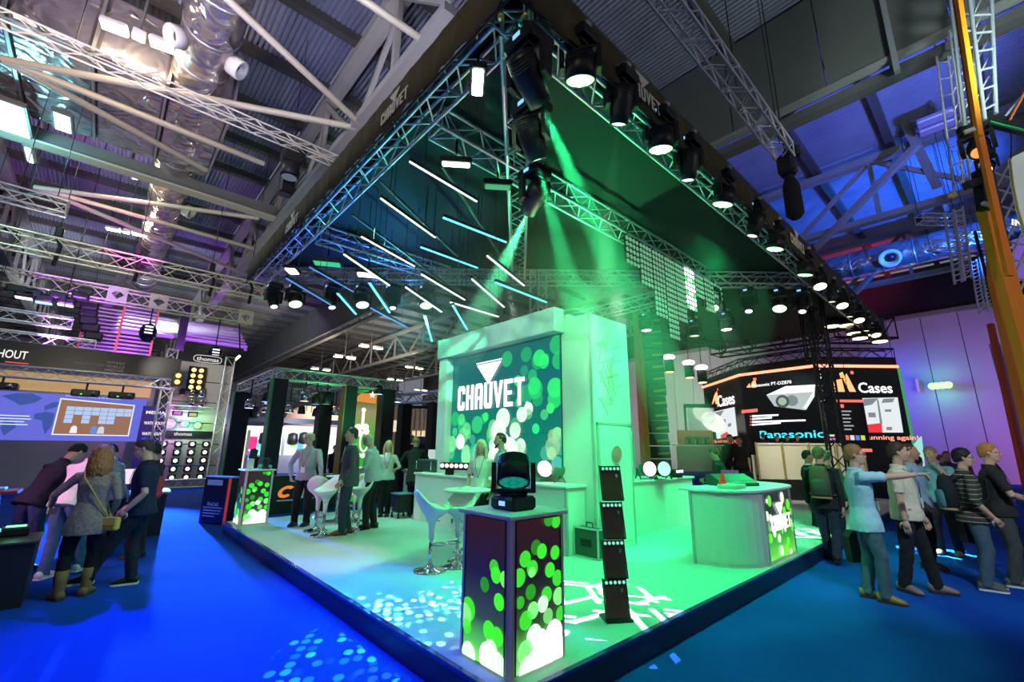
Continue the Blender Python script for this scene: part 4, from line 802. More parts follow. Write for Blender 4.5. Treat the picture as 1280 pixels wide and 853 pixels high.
hb = thing('booth_fascia', 'black fascia of the left booth ending in the letters HOUT', 'fascia', (-2.6, 18.4, 4.1)); m = MB(); m.bx(-7.6, -.3, 18.40, 18.46, 4.13, 4.86); m.build('board', mat('black_board', (.013, .013, .015), .35, 0, .1), hb)
text('HOUT', WY(16, 443, 18.39), (1, 0, 0), (0, 0, 1), .26, glow('letter_white', (1, .95, .92), 1.0), hb, WY(34, 445, 18.39).x - WY(-3, 440, 18.39).x, .008)
b_ = WY(24, 454, 18.39); m = MB(); m.bx(b_.x - .3, b_.x + .2, 18.385, 18.40, b_.z - .015, b_.z + .015); m.build('underline', glow('red_line', (1, .1, .08), .8), hb)
p = WY(144, 459, 18.39); 
for k, s in enumerate(('WITHOUT', 'WALLS', 'MEDIA')): text(s, p + V((0, 0, .14 - .13 * k)), (1, 0, 0), (0, 0, 1), .09, mat('faint_print', (.30, .26, .28), .5, 0, 0), hb, .5, .02)
p = WY(112, 455, 18.39); text('AV SYSTEMS', p, (1, 0, 0), (0, 0, 1), .08, mat('faint_print2', (.16, .13, .12), .5, 0, 0), hb, .75, .02)
# wall with the projection
pw = thing('booth_wall', 'grey booth wall behind the leaning visitors at left', 'wall', (-4, 21.1, 0)); m = MB(); m.bx(-9, -.75, 21.05, 21.2, 0, 4.3); m.build('panel', mat('booth_grey', (.42, .43, .44), .6, 0, .05), pw)
m = MB(); m.bx(-9, -.9, 21.0, 21.05, 3.55, 4.2); m.build('lit_header', mat('booth_cream', (.75, .55, .28), .6, 0, .1, emit=(.9, .55, .2), strength=.35), pw)
pj = thing('projection', 'large violet projected world map with a white framed photo of a glass facade', 'screen', (-3, 21.04, 1.8)); PJ0, PJ1, PZ0, PZ1 = -7.0, -.95, 1.80, 3.47
m = MB(); m.bx(PJ0, PJ1, 21.02, 21.05, PZ0, PZ1); m.build('picture', mat('proj_blue', (.05, .05, .1), .6, 0, 0, emit=(.16, .18, .85), strength=.75), pj)
PM = glow('proj_land', (.05, .10, .42), .8)
for nm, pts in (('map_shape', [(-4.55, 3.42), (-4.2, 3.44), (-3.9, 3.3), (-4.05, 3.12), (-4.4, 3.0), (-4.62, 3.15), (-4.9, 3.3)]), ('map_shape', [(-3.78, 2.85), (-3.5, 3.0), (-3.42, 3.2), (-3.62, 3.16), (-3.8, 3.02)]), ('map_shape', [(-4.0, 2.72), (-3.75, 2.82), (-3.5, 2.78), (-3.5, 2.3), (-3.62, 2.02), (-3.72, 2.3), (-3.78, 2.5), (-3.98, 2.55)]), ('map_shape', [(-4.7, 2.5), (-4.45, 2.45), (-4.35, 2.25), (-4.6, 1.95), (-4.72, 2.2)]), ('map_shape', [(-5.6, 3.3), (-5.0, 3.35), (-4.95, 2.9), (-5.3, 2.8)])):
    m = MB(); m.prism([(x, 21.018, z) for x, z in pts], (0, -.002, 0)); m.build(nm, PM, pj)
def quad(name, pts, m_, parent, y): m = MB(); m.prism([(x, y, z) for x, z in pts], (0, -.003, 0)); return m.build(name, m_, parent)
fr = quad('photo_frame', [(-3.45, 2.0), (-1.30, 2.0), (-1.30, 3.22), (-3.45, 3.34)], glow('proj_white', (.75, .85, 1), 1.0), pj, 21.015)
ph = quad('photo', [(-3.41, 2.04), (-1.34, 2.04), (-1.34, 3.18), (-3.41, 3.29)], glow('proj_brown', (.36, .18, .10), .8), pj, 21.011)
for i in range(8):
    for j in range(4 if i in (0, 2, 4, 5) else 2):
        x0 = -3.22 + i * .235; z1 = 3.05 - j * .155; quad('window_print', [(x0, z1 - .14), (x0 + .22, z1 - .14), (x0 + .22, z1), (x0, z1)], glow('proj_sky', (.45, .62, .95), .9), pj, 21.007)
for x, c in ((-2.9, (.9, .9, 1)), (-2.35, (.1, .3, .8)), (-2.15, (.7, .7, .8))): quad('figure_print', [(x - .1, 2.08), (x + .1, 2.08), (x + .08, 2.3), (x, 2.36), (x - .08, 2.3)], glow('proj_f%.1f' % x, c, .9), pj, 21.006)
text('Comcast Center, Philadelphia, PA, United States', (-2.55, 21.01, 3.42), (1, 0, -.03), (0, 0, 1), .07, glow('proj_white', (.75, .85, 1), 1.0), pj, 1.55)
for k in range(5): w = (1.0, 1.05, .9, 1.0, .2)[k]; quad('text_line', [(-5.6, 2.62 - k * .1), (-5.6 + w + .5, 2.62 - k * .1), (-5.6 + w + .5, 2.65 - k * .1), (-5.6, 2.65 - k * .1)], glow('proj_white', (.75, .85, 1), 1.0), pj, 21.01)
for (px, py, l) in ((107, 492, 'black projector hanging under the fascia truss, second from right'), (152, 495, 'black projector hanging under the fascia truss, rightmost'), (2, 483, 'black projector hanging under the fascia truss, cut by left edge')):
    q = WY(px, py, 18.6); t = thing('projector', l, 'projector', q); m = MB(); m.box(q, (.72, .5, .22), bev=.04); m.build('case', BLK, t); m = MB(); m.tube([q + V((.2, -.25, 0)), q + V((.2, -.32, 0))], .07, 12); m.build('lens', CHROME, t); rod('mount', q + V((0, 0, .1)), (q.x, 18.6, 3.78), .03, BLKM, t); m = MB(); m.box(q + V((-.1, -.26, -.05)), (.05, .02, .03)); m.build('indicator', glow('led_green', (.1, 1, .2), 2), t)
bl = thing('booth_banner', 'dark blue upright banner with white words behind the silver truss leg', 'banner', (-.75, 20.4, 0)); m = MB(); m.bx(-1.05, -.2, 20.75, 20.8, 0, 3.2); m.build('cloth', mat('banner_navy', (.02, .02, .09), .6, emit=(.03, .02, .2), strength=.4), bl)
for k in range(4): text(('MEDIA', 'WATCHOUT', 'WATCHOUT', 'WATCHOUT')[k], (-.62, 20.74, 2.95 - k * .42), (1, 0, 0), (0, 0, 1), .12, glow('letter_white', (1, .95, .92), 1.0), bl, .62, .02)
# wall of lamps
GWL = thing('lamp_display_wall', 'grey display wall covered with rows of lamps, a black sign on top', 'wall', (.6, 20.4, 0)); GX0, GX1, GZ = -.35, 1.72, 5.45
for j in range(6):
    m = MB(); m.bx(GX0, GX1, 20.35, 20.42, j * .86 + .02, j * .86 + .84); m.build('wall_board', mat('display_grey', (.50, .47, .44), .6, 0, .06), GWL)
m = MB(); m.bx(GX0 - .05, GX1, 20.30, 20.36, 5.1, 5.5); m.build('sign_board', mat('black_board', (.013, .013, .015), .35, 0, .1), GWL)
text('thomas', (.75, 20.29, 5.28), (1, 0, 0), (0, 0, 1), .17, glow('sign_white', (.9, .9, .85), .9), GWL, .8, .01)
m = MB(); m.tube([(.75 + .5 * math.copysign(abs(math.cos(a * PI / 16)) ** .5, math.cos(a * PI / 16)), 20.29, 5.28 + .15 * math.copysign(abs(math.sin(a * PI / 16)) ** .6, math.sin(a * PI / 16))) for a in range(32)], .012, 5, closed=True); m.build('sign_outline', glow('sign_white', (.9, .9, .85), .9), GWL)
m = MB(); m.bx(-.3, 1.35, 20.28, 20.35, 1.98, 2.25); m.build('label_board', mat('black_board', (.013, .013, .015), .35, 0, .1), GWL); text('thomas', (.35, 20.27, 2.12), (1, 0, 0), (0, 0, 1), .13, glow('sign_white', (.9, .9, .85), .9), GWL, .6, .01)
truss('upright silver truss at the right edge of the wall of lamps', (1.55, 20.1, 0), (1.55, 20.1, 5.45), .34, .34, .42, ALU, .03, .014, TRG, up=(0, 1, 0))
truss('upright cream truss at the left edge of the wall of lamps, behind the fascia', (-.5, 20.1, 3.9), (-.5, 20.1, 5.5), .34, .34, .42, ALU, .03, .014, TRG, up=(0, 1, 0))
truss('low level silver truss along the foot of the wall of lamps', (-.4, 20.0, .05), (1.7, 20.0, .05), .3, .3, .35, ALU, .025, .012, TRG)
truss('level truss lying across the middle of the wall of lamps, above the lamp rows', (-.3, 20.25, 3.05), (1.4, 20.25, 3.05), .2, .2, .3, ALU, .018, .01, TRG, True)
RN = ['top', 'second', 'third', 'fourth', 'bottom']; CNM = ['left', 'middle', 'right', 'outer right']
for j in range(5):
    for i in range(4):
        x = -.22 + i * .47 + (.0 if j < 3 else -.02); z = 1.72 - j * .325; c = ((1, .55, .8), (.5, 1, .75), (1, .6, .75), (.75, 1, .55))[i]
        t = thing('small_wall_lamp', 'small square lamp in the %s row, %s one, on the wall of lamps' % (RN[j], CNM[i]), 'lamp', (x, 20.3, z), 0, 'small lamps in rows on the wall of lamps'); m = MB(); m.box((0, 0, 0), (.26, .1, .24), bev=.03); m.build('case', BLKM, t, world=False); m = MB(); m.tube([(0, -.05, 0), (0, -.062, 0)], .072, 14); m.build('lens', glow('wl_%d' % i, c, 2.6), t, world=False)
for (px, py, c, l, w) in ((212, 530, (1, .25, .95), 'brilliant pink round lamp on the wall of lamps', 60), (231, 530, (.2, 1, .85), 'bright turquoise round lamp on the wall of lamps', 22), (247, 532, (.3, 1, .25), 'bright green round lamp on the wall of lamps', 22)):
    q = WY(px, py, 20.15); t = thing('round_wall_lamp', l, 'lamp', q); r = .2 if w > 30 else .13; m = MB(); m.tube([q + V((0, .15, 0)), q], [r * .9, r * 1.1], 18); m.build('case', BLK, t); m = MB(); m.tube([q - V((0, .0, 0)), q - V((0, .02, 0))], r, 18); m.build('lens', glow('rw_%d' % px, tuple(.08 + .92 * k for k in c), 1.35), t); point('lamp', q - V((0, .25, 0)), c, w, .15, t)
for (px, py, k, l) in ((245, 474, 'blinder', 'eight lamp amber blinder high on the wall of lamps'), (222, 474, 'half', 'two amber lamps at the right end of the black fascia'), (228, 490, 'par', 'black round lamp with red lens, top left of the bare lamps'), (240, 492, 'par', 'chrome can lamp with amber glint, upper row'), (252, 492, 'par', 'chrome can lamp with white glint, upper row right'), (239, 504, 'par', 'small chrome can lamp, lower row left'), (252, 505, 'par', 'chrome can lamp with green glint, lower row right'), (222, 516, 'box', 'small framed floodlight, left one'), (241, 518, 'box', 'framed floodlight with orange and green glow, right one')):
    q = WY(px, py, 20.2 if k != 'half' else 18.38); t = thing('wall_fixture', l, 'lamp', q)
    if k in ('blinder', 'half'):
        nx = 2 if k == 'blinder' else 1; nz = 4 if k == 'blinder' else 2; m = MB(); m.box(q, (nx * .26 + .08, .14, nz * .24 + .08), bev=.02); m.build('case', BLK, t)
        for a in range(nx):
            for b in range(nz): c = q + V(((a - (nx - 1) / 2) * .26, -.08, (b - (nz - 1) / 2) * .24)); m = MB(); m.tube([c, c - V((0, .012, 0))], .085, 12); m.build('lamp', glow('amber', (1, .55, .16), 2.6), t)
    elif k == 'par':
        m = MB(); m.lathe([(.05, .16), (.1, .12), (.12, -.12), (.1, -.13)], 14, 0, Matrix.Translation(q)); m.build('can', CHROME if 'chrome' in l else BLK, t); m = MB(); m.tube([q - V((0, 0, .11)), q - V((0, 0, .135))], .1, 14); m.build('lens', glow('p_%d' % px, {228: (.8, .12, .05), 240: (1, .6, .2), 252: (.3, .9, .3) if py > 500 else (.9, .9, .9), 239: (.6, .6, .6)}[px], .8), t); m = MB(); m.tube([q + V((-.15, 0, -.02)), q + V((-.15, .02, .2)), q + V((.15, .02, .2)), q + V((.15, 0, -.02))], .012, 6); m.build('yoke', BLKM, t)
    else:
        m = MB(); m.box(q, (.34, .1, .24), bev=.02); m.build('case', BLKM, t); m = MB(); m.box(q - V((0, .055, .02)), (.24, .01, .12)); m.build('glass', glow('b_%d' % px, (.6, .15, .6) if px == 222 else (.7, .6, .2), .8), t)
# purple lit clutter above the left booths
SLT = mat('violet_lit_slat', (.55, .45, .6), .5, .2, .1)
vt = thing('lit_rack', 'rack of violet lit slats above the black sign on the wall of lamps', 'roof frame', (.3, 26, 7.5))
for k in range(7): beam('slat', (-2.6, 27 + k * .55, 7.3 + k * .28), (3.4, 27 + k * .55, 7.3 + k * .28), .22, .16, SLT, vt)
for k in (-2.5, .2, 3.3): beam('rail', (k, 26.8, 7.1), (k, 30.6, 9.1), .12, .12, SLT, vt)
hang(vt, [(-2.5, 30.6, 9.2), (3.3, 30.6, 9.2)]); beam('black_pillar', (.15, 26, 6.2), (.15, 26, 8.9), .35, .35, BLK, vt)
spot('violet_wash', (.2, 22.5, 5.9), (.3, 28, 8.3), (.42, .08, 1), 1700, 100, .6, .1)
for i, (px, l) in enumerate(((133, 'left hanging column of violet lit louvres with orange edges'), (178, 'right hanging column of violet lit louvres with orange edges'))):
    a, b = WY(px, 385, 23), WY(px - 10, 450, 23); t = thing('louvre_column', l, 'louvre', (a.x, 23, a.z)); n = 14
    for k in range(n): z = a.z + (b.z - a.z) * k / n; m = MB(); m.bx(a.x - .55, a.x + .55, 22.9, 23.15, z - .1, z - .03); m.build('louvre', SLT, t)
    for s in (-.58, .58): beam('edge', (a.x + s, 22.95, a.z), (a.x + s, 22.95, b.z - .2), .05, .08, mat('orange_edge', (.8, .22, .10), .5, 0, .1), t)
    spot('louvre_lamp', (a.x + 1.5, 21.6, b.z), (a.x, 23, (a.z + b.z) / 2), (.5, .08, 1), 260, 80, .6, .1)
hs = thing('hanging_speaker', 'black hanging bundle below the cream truss, between the louvre columns', 'speaker', WY(112, 395, 21.5)); q = WY(112, 383, 21.5)
for k in range(5): m = MB(); m.box(q + V((.02 * k * k, 0, -k * .3)), (.55, .5, .3), M=None, bev=.05); m.build('cabinet', BLK, hs)
beam('pole', q + V((.5, 0, .1)), q + V((.75, 0, 1.6)), .35, .3, STEELD, hs); rod('chain', q, (q.x, q.y, DECKZ + .02), .012, BLKM, hs)
for i, (px, py, c) in enumerate(((30, 372, (.8, .85, 1)), (55, 378, (.3, .6, 1)), (82, 381, (.9, .95, 1)), (20, 366, (.2, .2, .2)), (100, 374, (.2, .2, .2)), (40, 371, (.2, .2, .2)), (72, 374, (.1, .1, .1)))):
    q = WY(px, py, 20.6); t = thing('hanging_lamp', 'black lamp with a %s face in the row under the cream truss at left' % ('pale', 'blue', 'white', 'grey', 'dark grey', 'dull', 'black')[i], 'lamp', q); m = MB(); m.box(q + V((0, 0, .12)), (.5, .4, .26), bev=.05); m.build('case', BLK, t); m = MB(); m.box(q - V((0, .0, .03)), (.42, .3, .03)); m.build('face', glow('hl_%d' % px, c, 2 if c[2] > .5 else .1), t); rod('bracket', q + V((0, 0, .2)), (q.x, 20.8, 7.25), .025, BLKM, t)
for (px, py, l) in ((205, 408, 'black round lamp with white reflections above the black sign, left'), (268, 436, 'black round lamp with white reflections above the black sign, right')):
    q = WY(px - 20 if px < 210 else px, py + 8, 20.9); t = thing('hanging_lamp', l, 'lamp', q); m = MB(); m.sphere(q, (.3, .3, .4), 12, 8); m.build('body', mat('blue_black', (.01, .01, .06), .2, .3), t); rod('bracket', q, (q.x, 20.9, 7.3), .025, BLKM, t)
    for k in range(3): m = MB(); m.box(q + V((0, -.3, .2 - k * .13)), (.26, .02, .05)); m.build('strip', glow('hl_strip', (.9, .9, 1), 2), t)  # glowing strips imitate the white reflections on the lamp body
ft = thing('tube_light', 'bright fluorescent tube slanting at the top right of the wall of lamps', 'light', WY(292, 450, 21)); beam('housing', WY(283, 458, 21), WY(300, 444, 21.02), .1, .08, BLKM, ft); rod('tube', WY(283, 459, 20.9), WY(300, 445, 20.9), .05, glow('tube_warm', (1, .9, .6), 6), ft); beam('bracket', WY(300, 445, 21), (1.8, 20.9, 7.2), .04, .04, BLKM, ft)
# exhibitor's info stand beside the platform
inf = thing('info_stand', 'black information stand with white print and red right edge, beside the far platform corner', 'stand', (-.05, 9.72, 0)); pA, pB = G(248, 654, 0), G(278, 657, 0); 
d_ = (pB - pA).normalized(); n_ = V((d_.y, -d_.x, 0)); w_ = (pB - pA).length
def ib(u0, u1, z0, z1, k0, k1): m = MB(); m.prism([pA + d_ * u0 + n_ * k0 + V((0, 0, z0)), pA + d_ * u1 + n_ * k0 + V((0, 0, z0)), pA + d_ * u1 + n_ * k0 + V((0, 0, z1)), pA + d_ * u0 + n_ * k0 + V((0, 0, z1))], n_ * (k1 - k0)); return m
ib(0, w_, 0, .98, -.25, 0).build('body', mat('info_black', (.012, .013, .03), .25, 0, .1), inf); ib(w_, w_ + .035, 0, .98, -.03, .01).build('red_edge', mat('info_red', (.75, .06, .04), .4, 0, .1, emit=(.8, .05, .03), strength=.3), inf); ib(-.03, w_ + .03, .98, 1.01, -.27, .02).build('top', mat('info_top', (.3, .3, .32), .4), inf)
ib(.12 * w_, .75 * w_, .82, .94, 0, .006).build('notice', mat('paper', (.75, .8, .85), .6, 0, .03), inf)
ct = pA + d_ * (w_ * .5) + n_ * .006; text('ExCeL', ct + V((0, 0, .42)), d_, (0, 0, 1), .075, mat('print_white', (.7, .78, .85), .6, 0, 0), inf, .36, .03)
for k in range(4): ib(.1 * w_, (.9, .85, .8, .6)[k] * w_, .33 - k * .06, .355 - k * .06, 0, .004).build('print_line', mat('print_white', (.7, .78, .85), .6, 0, 0), inf)
# kiosk, red mat and table at lower left
kq = thing('podium', 'low black podium cut by left edge, in front of the leaning man', 'podium', (-2.75, 5.4, 0)); m = MB(); m.bx(-3.6, -2.44, 5.1, 5.75, 0, .64); m.build('body', BLK, kq); m = MB(); m.bx(-3.62, -2.42, 5.06, 5.78, .64, .67, bev=.01); m.build('top', mat('podium_top', (.03, .03, .04), .3), kq)
q = V((-3.02, 5.32, .67)); tt = thing('scanner_base', 'black moving lamp base with a round grey lid on the podium', 'lamp', q); m = MB(); m.lathe([(.26, 0), (.28, .02), (.27, .12), (.2, .15)], 24); m.build('drum', BLK, tt, world=False); m = MB(); m.lathe([(.22, .15), (.225, .165), (.21, .175)], 24); m.build('lid', mat('lid_grey', (.22, .22, .26), .3, 0, .1), tt, world=False)
q = V((-2.66, 5.62, .67)); tt = thing('handheld_box', 'small black box with a green glowing top on the podium, under the visitor hand', 'device', q); m = MB(); m.box((0, 0, .05), (.24, .2, .1), bev=.02); m.build('case', BLK, tt, world=False); m = MB(); m.box((0, 0, .103), (.16, .1, .01)); m.build('glow_panel', glow('dev_green', (.15, 1, .3), 3), tt, world=False); point('lamp', q + V((0, 0, .25)), (.1, 1, .3), 1.2, .05, tt)
rm = MB(); rm.bx(-9, -2.55, 5.9, 9.6, 0, .012); tag(rm.build('red_mat', carpet('red_carpet', (.45, .02, .01), .15)), 'red carpet mat under the left booth table', 'mat')
rt = thing('red_table', 'red topped folding table at left edge behind the podium', 'table', (-4.1, 8.0, 0)); REDT = mat('red_laminate', (.62, .07, .03), .4, 0, .1)
a = WY(26, 612, 8.0); m = MB(); m.bx(-6, a.x, 7.7, 8.3, .98, 1.02); m.build('tabletop', REDT, rt); m = MB(); m.bx(-6, a.x - .2, 7.8, 8.2, .35, .39); m.build('shelf', REDT, rt)
for x in (a.x - .1, -5.6):
    for y in (7.75, 8.25): rod('leg', (x, y, .012), (x - .15, y, .98), .025, BLKM, rt)
ov = thing('paper_stack', 'pale papers lying on the red table', 'paper', (a.x - .35, 8, 1.02)); m = MB(); m.box((0, 0, .02), (.4, .3, .04), bev=.01); m.build('sheets', mat('paper', (.75, .8, .85), .6, 0, .03), ov, world=False)
dk = thing('demo_desk', 'white desk with a bright monitor behind the visitors at left', 'desk', (-1.3, 9.2, 0)); m = MB(); m.bx(-2.0, -.9, 9.0, 9.6, .78, .82); m.build('tabletop', WHITE, dk); m = MB(); m.bx(-1.95, -.95, 9.05, 9.55, 0, .78); m.build('cabinet', BLK, dk)
q = WY(150, 606, 9.3); mo = thing('monitor', 'dark monitor seen from its edge on the demo desk', 'monitor', (q.x, 9.3, .82)); m = MB(); m.box((0, 0, .28), (.5, .04, .32), bev=.01); m.build('panel', BLK, mo, world=False); m = MB(); m.box((0, -.023, .28), (.46, .004, .28)); m.build('display', glow('mon', (.75, .6, .8), 1.2), mo, world=False); m = MB(); m.box((0, 0, .06), (.06, .04, .12)); m.box((0, 0, .01), (.24, .16, .02)); m.build('foot', BLK, mo, world=False)
# ------------------------------------------------------------------ pillar booth and the booths behind it
PB = 'black pillars of the booth behind the stand'
PY = 11.2; Bx = 1.36; tz = 3.52
A_ = WX(303, 493, Bx); E_ = WX(406, 505, 3.4)
PLB = mat('pillar_black', (.012, .014, .018), .7, 0, .2)
def pillar(label, x, y, w, top, side=None):
    t = thing('booth_pillar', label, 'pillar', (x, y, 0), 0, PB); m = MB(); m.bx(x - w / 2, x + w / 2, y - w / 2, y + w / 2, 0, top); m.build('shaft', PLB, t)
    if side: m = MB(); m.bx(x - w / 2 - .03, x - w / 2, y - w / 2, y + w / 2, 0, top); m.build('side_board', side, t)
    m = MB(); m.bx(x - w / 2 - .02, x + w / 2 + .02, y - w / 2 - .02, y + w / 2 + .02, 0, .06); m.build('base_plate', BLKM, t)
pillar('nearest and tallest black pillar, its left edge lit green', Bx, PY, .36, tz, mat('pillar_green_light', (.02, .25, .06), .6, 0, .1))  # green side boards: green light painted onto the pillars' left edges
pillar('farthest left black pillar with a green lit left edge', Bx, A_.y, .5, tz, mat('pillar_green_light', (.02, .25, .06), .6, 0, .1))
pillar('black pillar with a brown left side, left of the green banner', 3.38, PY, .36, tz, mat('pillar_brown', (.34, .17, .05), .5, 0, .1))
pillar('black pillar right of the green banner', 4.62, PY, .42, tz)
pillar('farthest black pillar, at the back between the hanging lamps', 3.4, E_.y, .42, tz)
BT = mat('booth_truss', (.55, .58, .55), .4, .5, .1)
truss('box truss along the front of the pillar booth, lit green', (Bx - .15, PY, tz), (4.85, PY, tz), .3, .3, .36, BT, .022, .011, TRG)
truss('box truss along the left side of the pillar booth', (Bx, PY + .3, tz), (Bx, A_.y + .2, tz), .3, .3, .36, BT, .022, .011, TRG)
truss('box truss along the back of the pillar booth', (Bx, A_.y, tz), (3.6, A_.y, tz), .3, .3, .4, BT, .022, .011, TRG, True)
truss('box truss across the middle of the pillar booth', (3.4, PY + .3, tz), (3.4, A_.y, tz), .3, .3, .4, BT, .022, .011, TRG, True)
spot('booth_truss_green', (3.0, 9.4, 1.6), (3.2, PY, tz + .1), (.1, 1, .35), 260, 80, .8, .1)
bk = thing('display_counter', 'dark counter with an orange letter C, behind the man at the white stools', 'counter', (1.95, 10.6, 0)); m = MB(); m.bx(1.25, 3.0, 10.55, 11.0, .0, .9); m.build('front', mat('counter_dark', (.012, .022, .022), .4, 0, .2), bk); m = MB(); m.bx(1.2, 3.05, 10.5, 11.05, .9, .94); m.build('worktop', BLKM, bk)
ORG = glow('orange_letter', (.95, .28, .03), .75)
pc = WY(358, 615, 10.53); m = MB(); C0 = V((pc.x, 10.54, pc.z))
n = 20; ou = []; inn = []
for i in range(n + 1): a = .75 + (2 * PI - 1.5) * i / n; sx = .19; sz = .15; k = V((math.cos(a) * sx + .06 * math.sin(a), 0, math.sin(a) * sz)); ou.append(C0 + k); inn.append(C0 + V((k.x * .52, 0, k.z * .5)))
m.add(ou + inn, [(i, i + 1, n + 2 + i, n + 1 + i) for i in range(n)]); m.build('letter', ORG, bk)
m = MB(); m.bx(C0.x - .2, C0.x + .2, 10.535, 10.55, C0.z - .23, C0.z - .2); m.build('underline', mat('print_white', (.7, .78, .85), .6, 0, 0), bk)
p2 = WY(379, 616, 10.53); text('f', (p2.x, 10.54, p2.z), (1, 0, 0), (0, 0, 1), .28, mat('print_white', (.7, .78, .85), .6, 0, 0), bk, None, .04); m = MB(); m.prism([(p2.x - .12, 10.54, p2.z + .05), (p2.x - .02, 10.54, p2.z + .05), (p2.x + .03, 10.54, p2.z + .2)], (0, -.005, 0)); m.build('red_mark', glow('red_line', (1, .1, .08), .8), bk)
gbn = thing('green_banner', 'tall green banner with a white lamp picture between two pillars', 'banner', (4.0, 11.7, 0)); b0, b1 = 3.62, 4.5; m = MB(); m.bx(b0, b1, 11.6, 11.64, .05, 3.5)
m.build('cloth', grad_panel('banner_green', [(0, (.02, .5, .04)), (.45, (.03, .62, .05)), (.6, (.12, .5, .06)), (.8, (.42, .36, .16)), (.93, (.03, .12, .03)), (1, (.01, .05, .02))], .75, 'Z', 0, 3.5), gbn)
LW = glow('banner_white', (1, .95, .8), 1.3); bxm = (b0 + b1) / 2
m = MB(); m.disc((bxm, 11.595, 2.85), (1, 0, 0), (0, 0, 1), .075); m.bx(bxm - .045, bxm + .045, 11.59, 11.6, 2.35, 2.85); m.build('lamp_print', LW, gbn)
for dx, z, r in ((-.14, 2.27, .13), (.1, 2.3, .12), (-.05, 2.1, .1), (.15, 2.17, .1)): m = MB(); m.disc((bxm + dx, 11.594, z), (1, 0, 0), (0, 0, 1), r); m.build('lamp_print', LW, gbn)
m = MB(); m.tube([(bxm + .1 + .14 * math.cos(a * PI / 8), 11.59, 1.85 + .3 * math.sin(a * PI / 8)) for a in range(16)], .028, 6, closed=True); m.build('cable_print', LW, gbn)
text('ROBE', (bxm, 11.59, 1.42), (1, 0, 0), (0, 0, 1), .15, LW, gbn, .6, .03)
for k in range(5): m = MB(); m.bx(bxm - .2, bxm + .16, 11.592, 11.6, 1.0 - k * .19, 1.08 - k * .19); m.build('text_block', glow('banner_yellow', (.9, .75, .2), .9), gbn)
m = MB(); m.prism([(b0 + .02, 11.594, 3.12), (b1 - .05, 11.594, 3.08), (b1 - .02, 11.594, 3.42), (b0 + .3, 11.594, 3.38)], (0, -.004, 0)); m.build('orange_print', glow('banner_orange', (.9, .3, .05), .8), gbn); m = MB(); st = [(bxm + .25 + (.13 if k % 2 == 0 else .055) * math.sin(k * PI / 5), 11.588, 3.36 + (.13 if k % 2 == 0 else .055) * math.cos(k * PI / 5)) for k in range(10)]; m.poly(st); m.build('star_print', LW, gbn)
for k in range(4): m = MB(); m.prism([(b0, 11.593, 3.3 + k * .05), (b0 + .55, 11.593, 3.46 + k * .01), (b0 + .55, 11.593, 3.475 + k * .01), (b0, 11.593, 3.32 + k * .05)], (0, -.003, 0)); m.build('ray_print', glow('banner_ray', (.03, .5, .08), .8), gbn)
# hanging lamps of the pillar booth
for i, (px, py, yy, c, l) in enumerate(((381, 496, PY, (1, .8, .4), 'hanging can lamp right of the nearest pillar'), (312, 505, 13, (1, 1, .9), 'white hanging can lamp right of the farthest left pillar'), (333, 497, 12.4, (.3, .5, 1), 'cluster lamp left of the nearest pillar, upper'), (333, 510, 12.4, (1, .8, .4), 'cluster lamp left of the nearest pillar, lower'), (362, 511, 13, (1, .85, .5), 'warm glowing lamp behind the nearest pillar'), (419, 515, 13, (1, .75, .3), 'hanging lamp beside the farthest back pillar'), (474, 488, PY - .1, (.3, .7, 1), 'hanging lamp on the right end of the front booth truss'), (497, 498, PY - .2, (.8, 1, .8), 'green lit lamp just right of the booth truss'), (395, 500, PY, (.1, .2, .5), 'dark drape shaped lamp on the front booth truss, left'), (408, 500, PY, (.05, .2, .1), 'dark drape shaped lamp on the front booth truss, right'), (377, 513, 14, (.1, .1, .1), 'dark hanging lamp in front of the domes, left'), (395, 516, 14, (.1, .1, .1), 'dark hanging lamp in front of the domes, right'))):
    q = WY(px, py, yy); t = thing('hanging_can_lamp', l, 'lamp', q); m = MB(); m.lathe([(.05, .16), (.11, .1), (.13, -.12), (.12, -.13)], 14, 0, Matrix.Translation(q)); m.build('can', CHROME if c[0] > .7 else BLK, t); m = MB(); m.tube([q - V((0, 0, .115)), q - V((0, 0, .135))], .11, 14); m.build('lens', glow('can_%d' % i, c, 1.6), t); m = MB(); m.tube([q + V((-.16, 0, -.02)), q + V((-.16, 0, .24)), q + V((.16, 0, .24)), q + V((.16, 0, -.02))], .014, 6); m.build('yoke', BLKM, t); rod('stem', q + V((0, 0, .24)), (q.x, q.y, max(q.z + .3, tz + .15)), .02, BLKM, t)
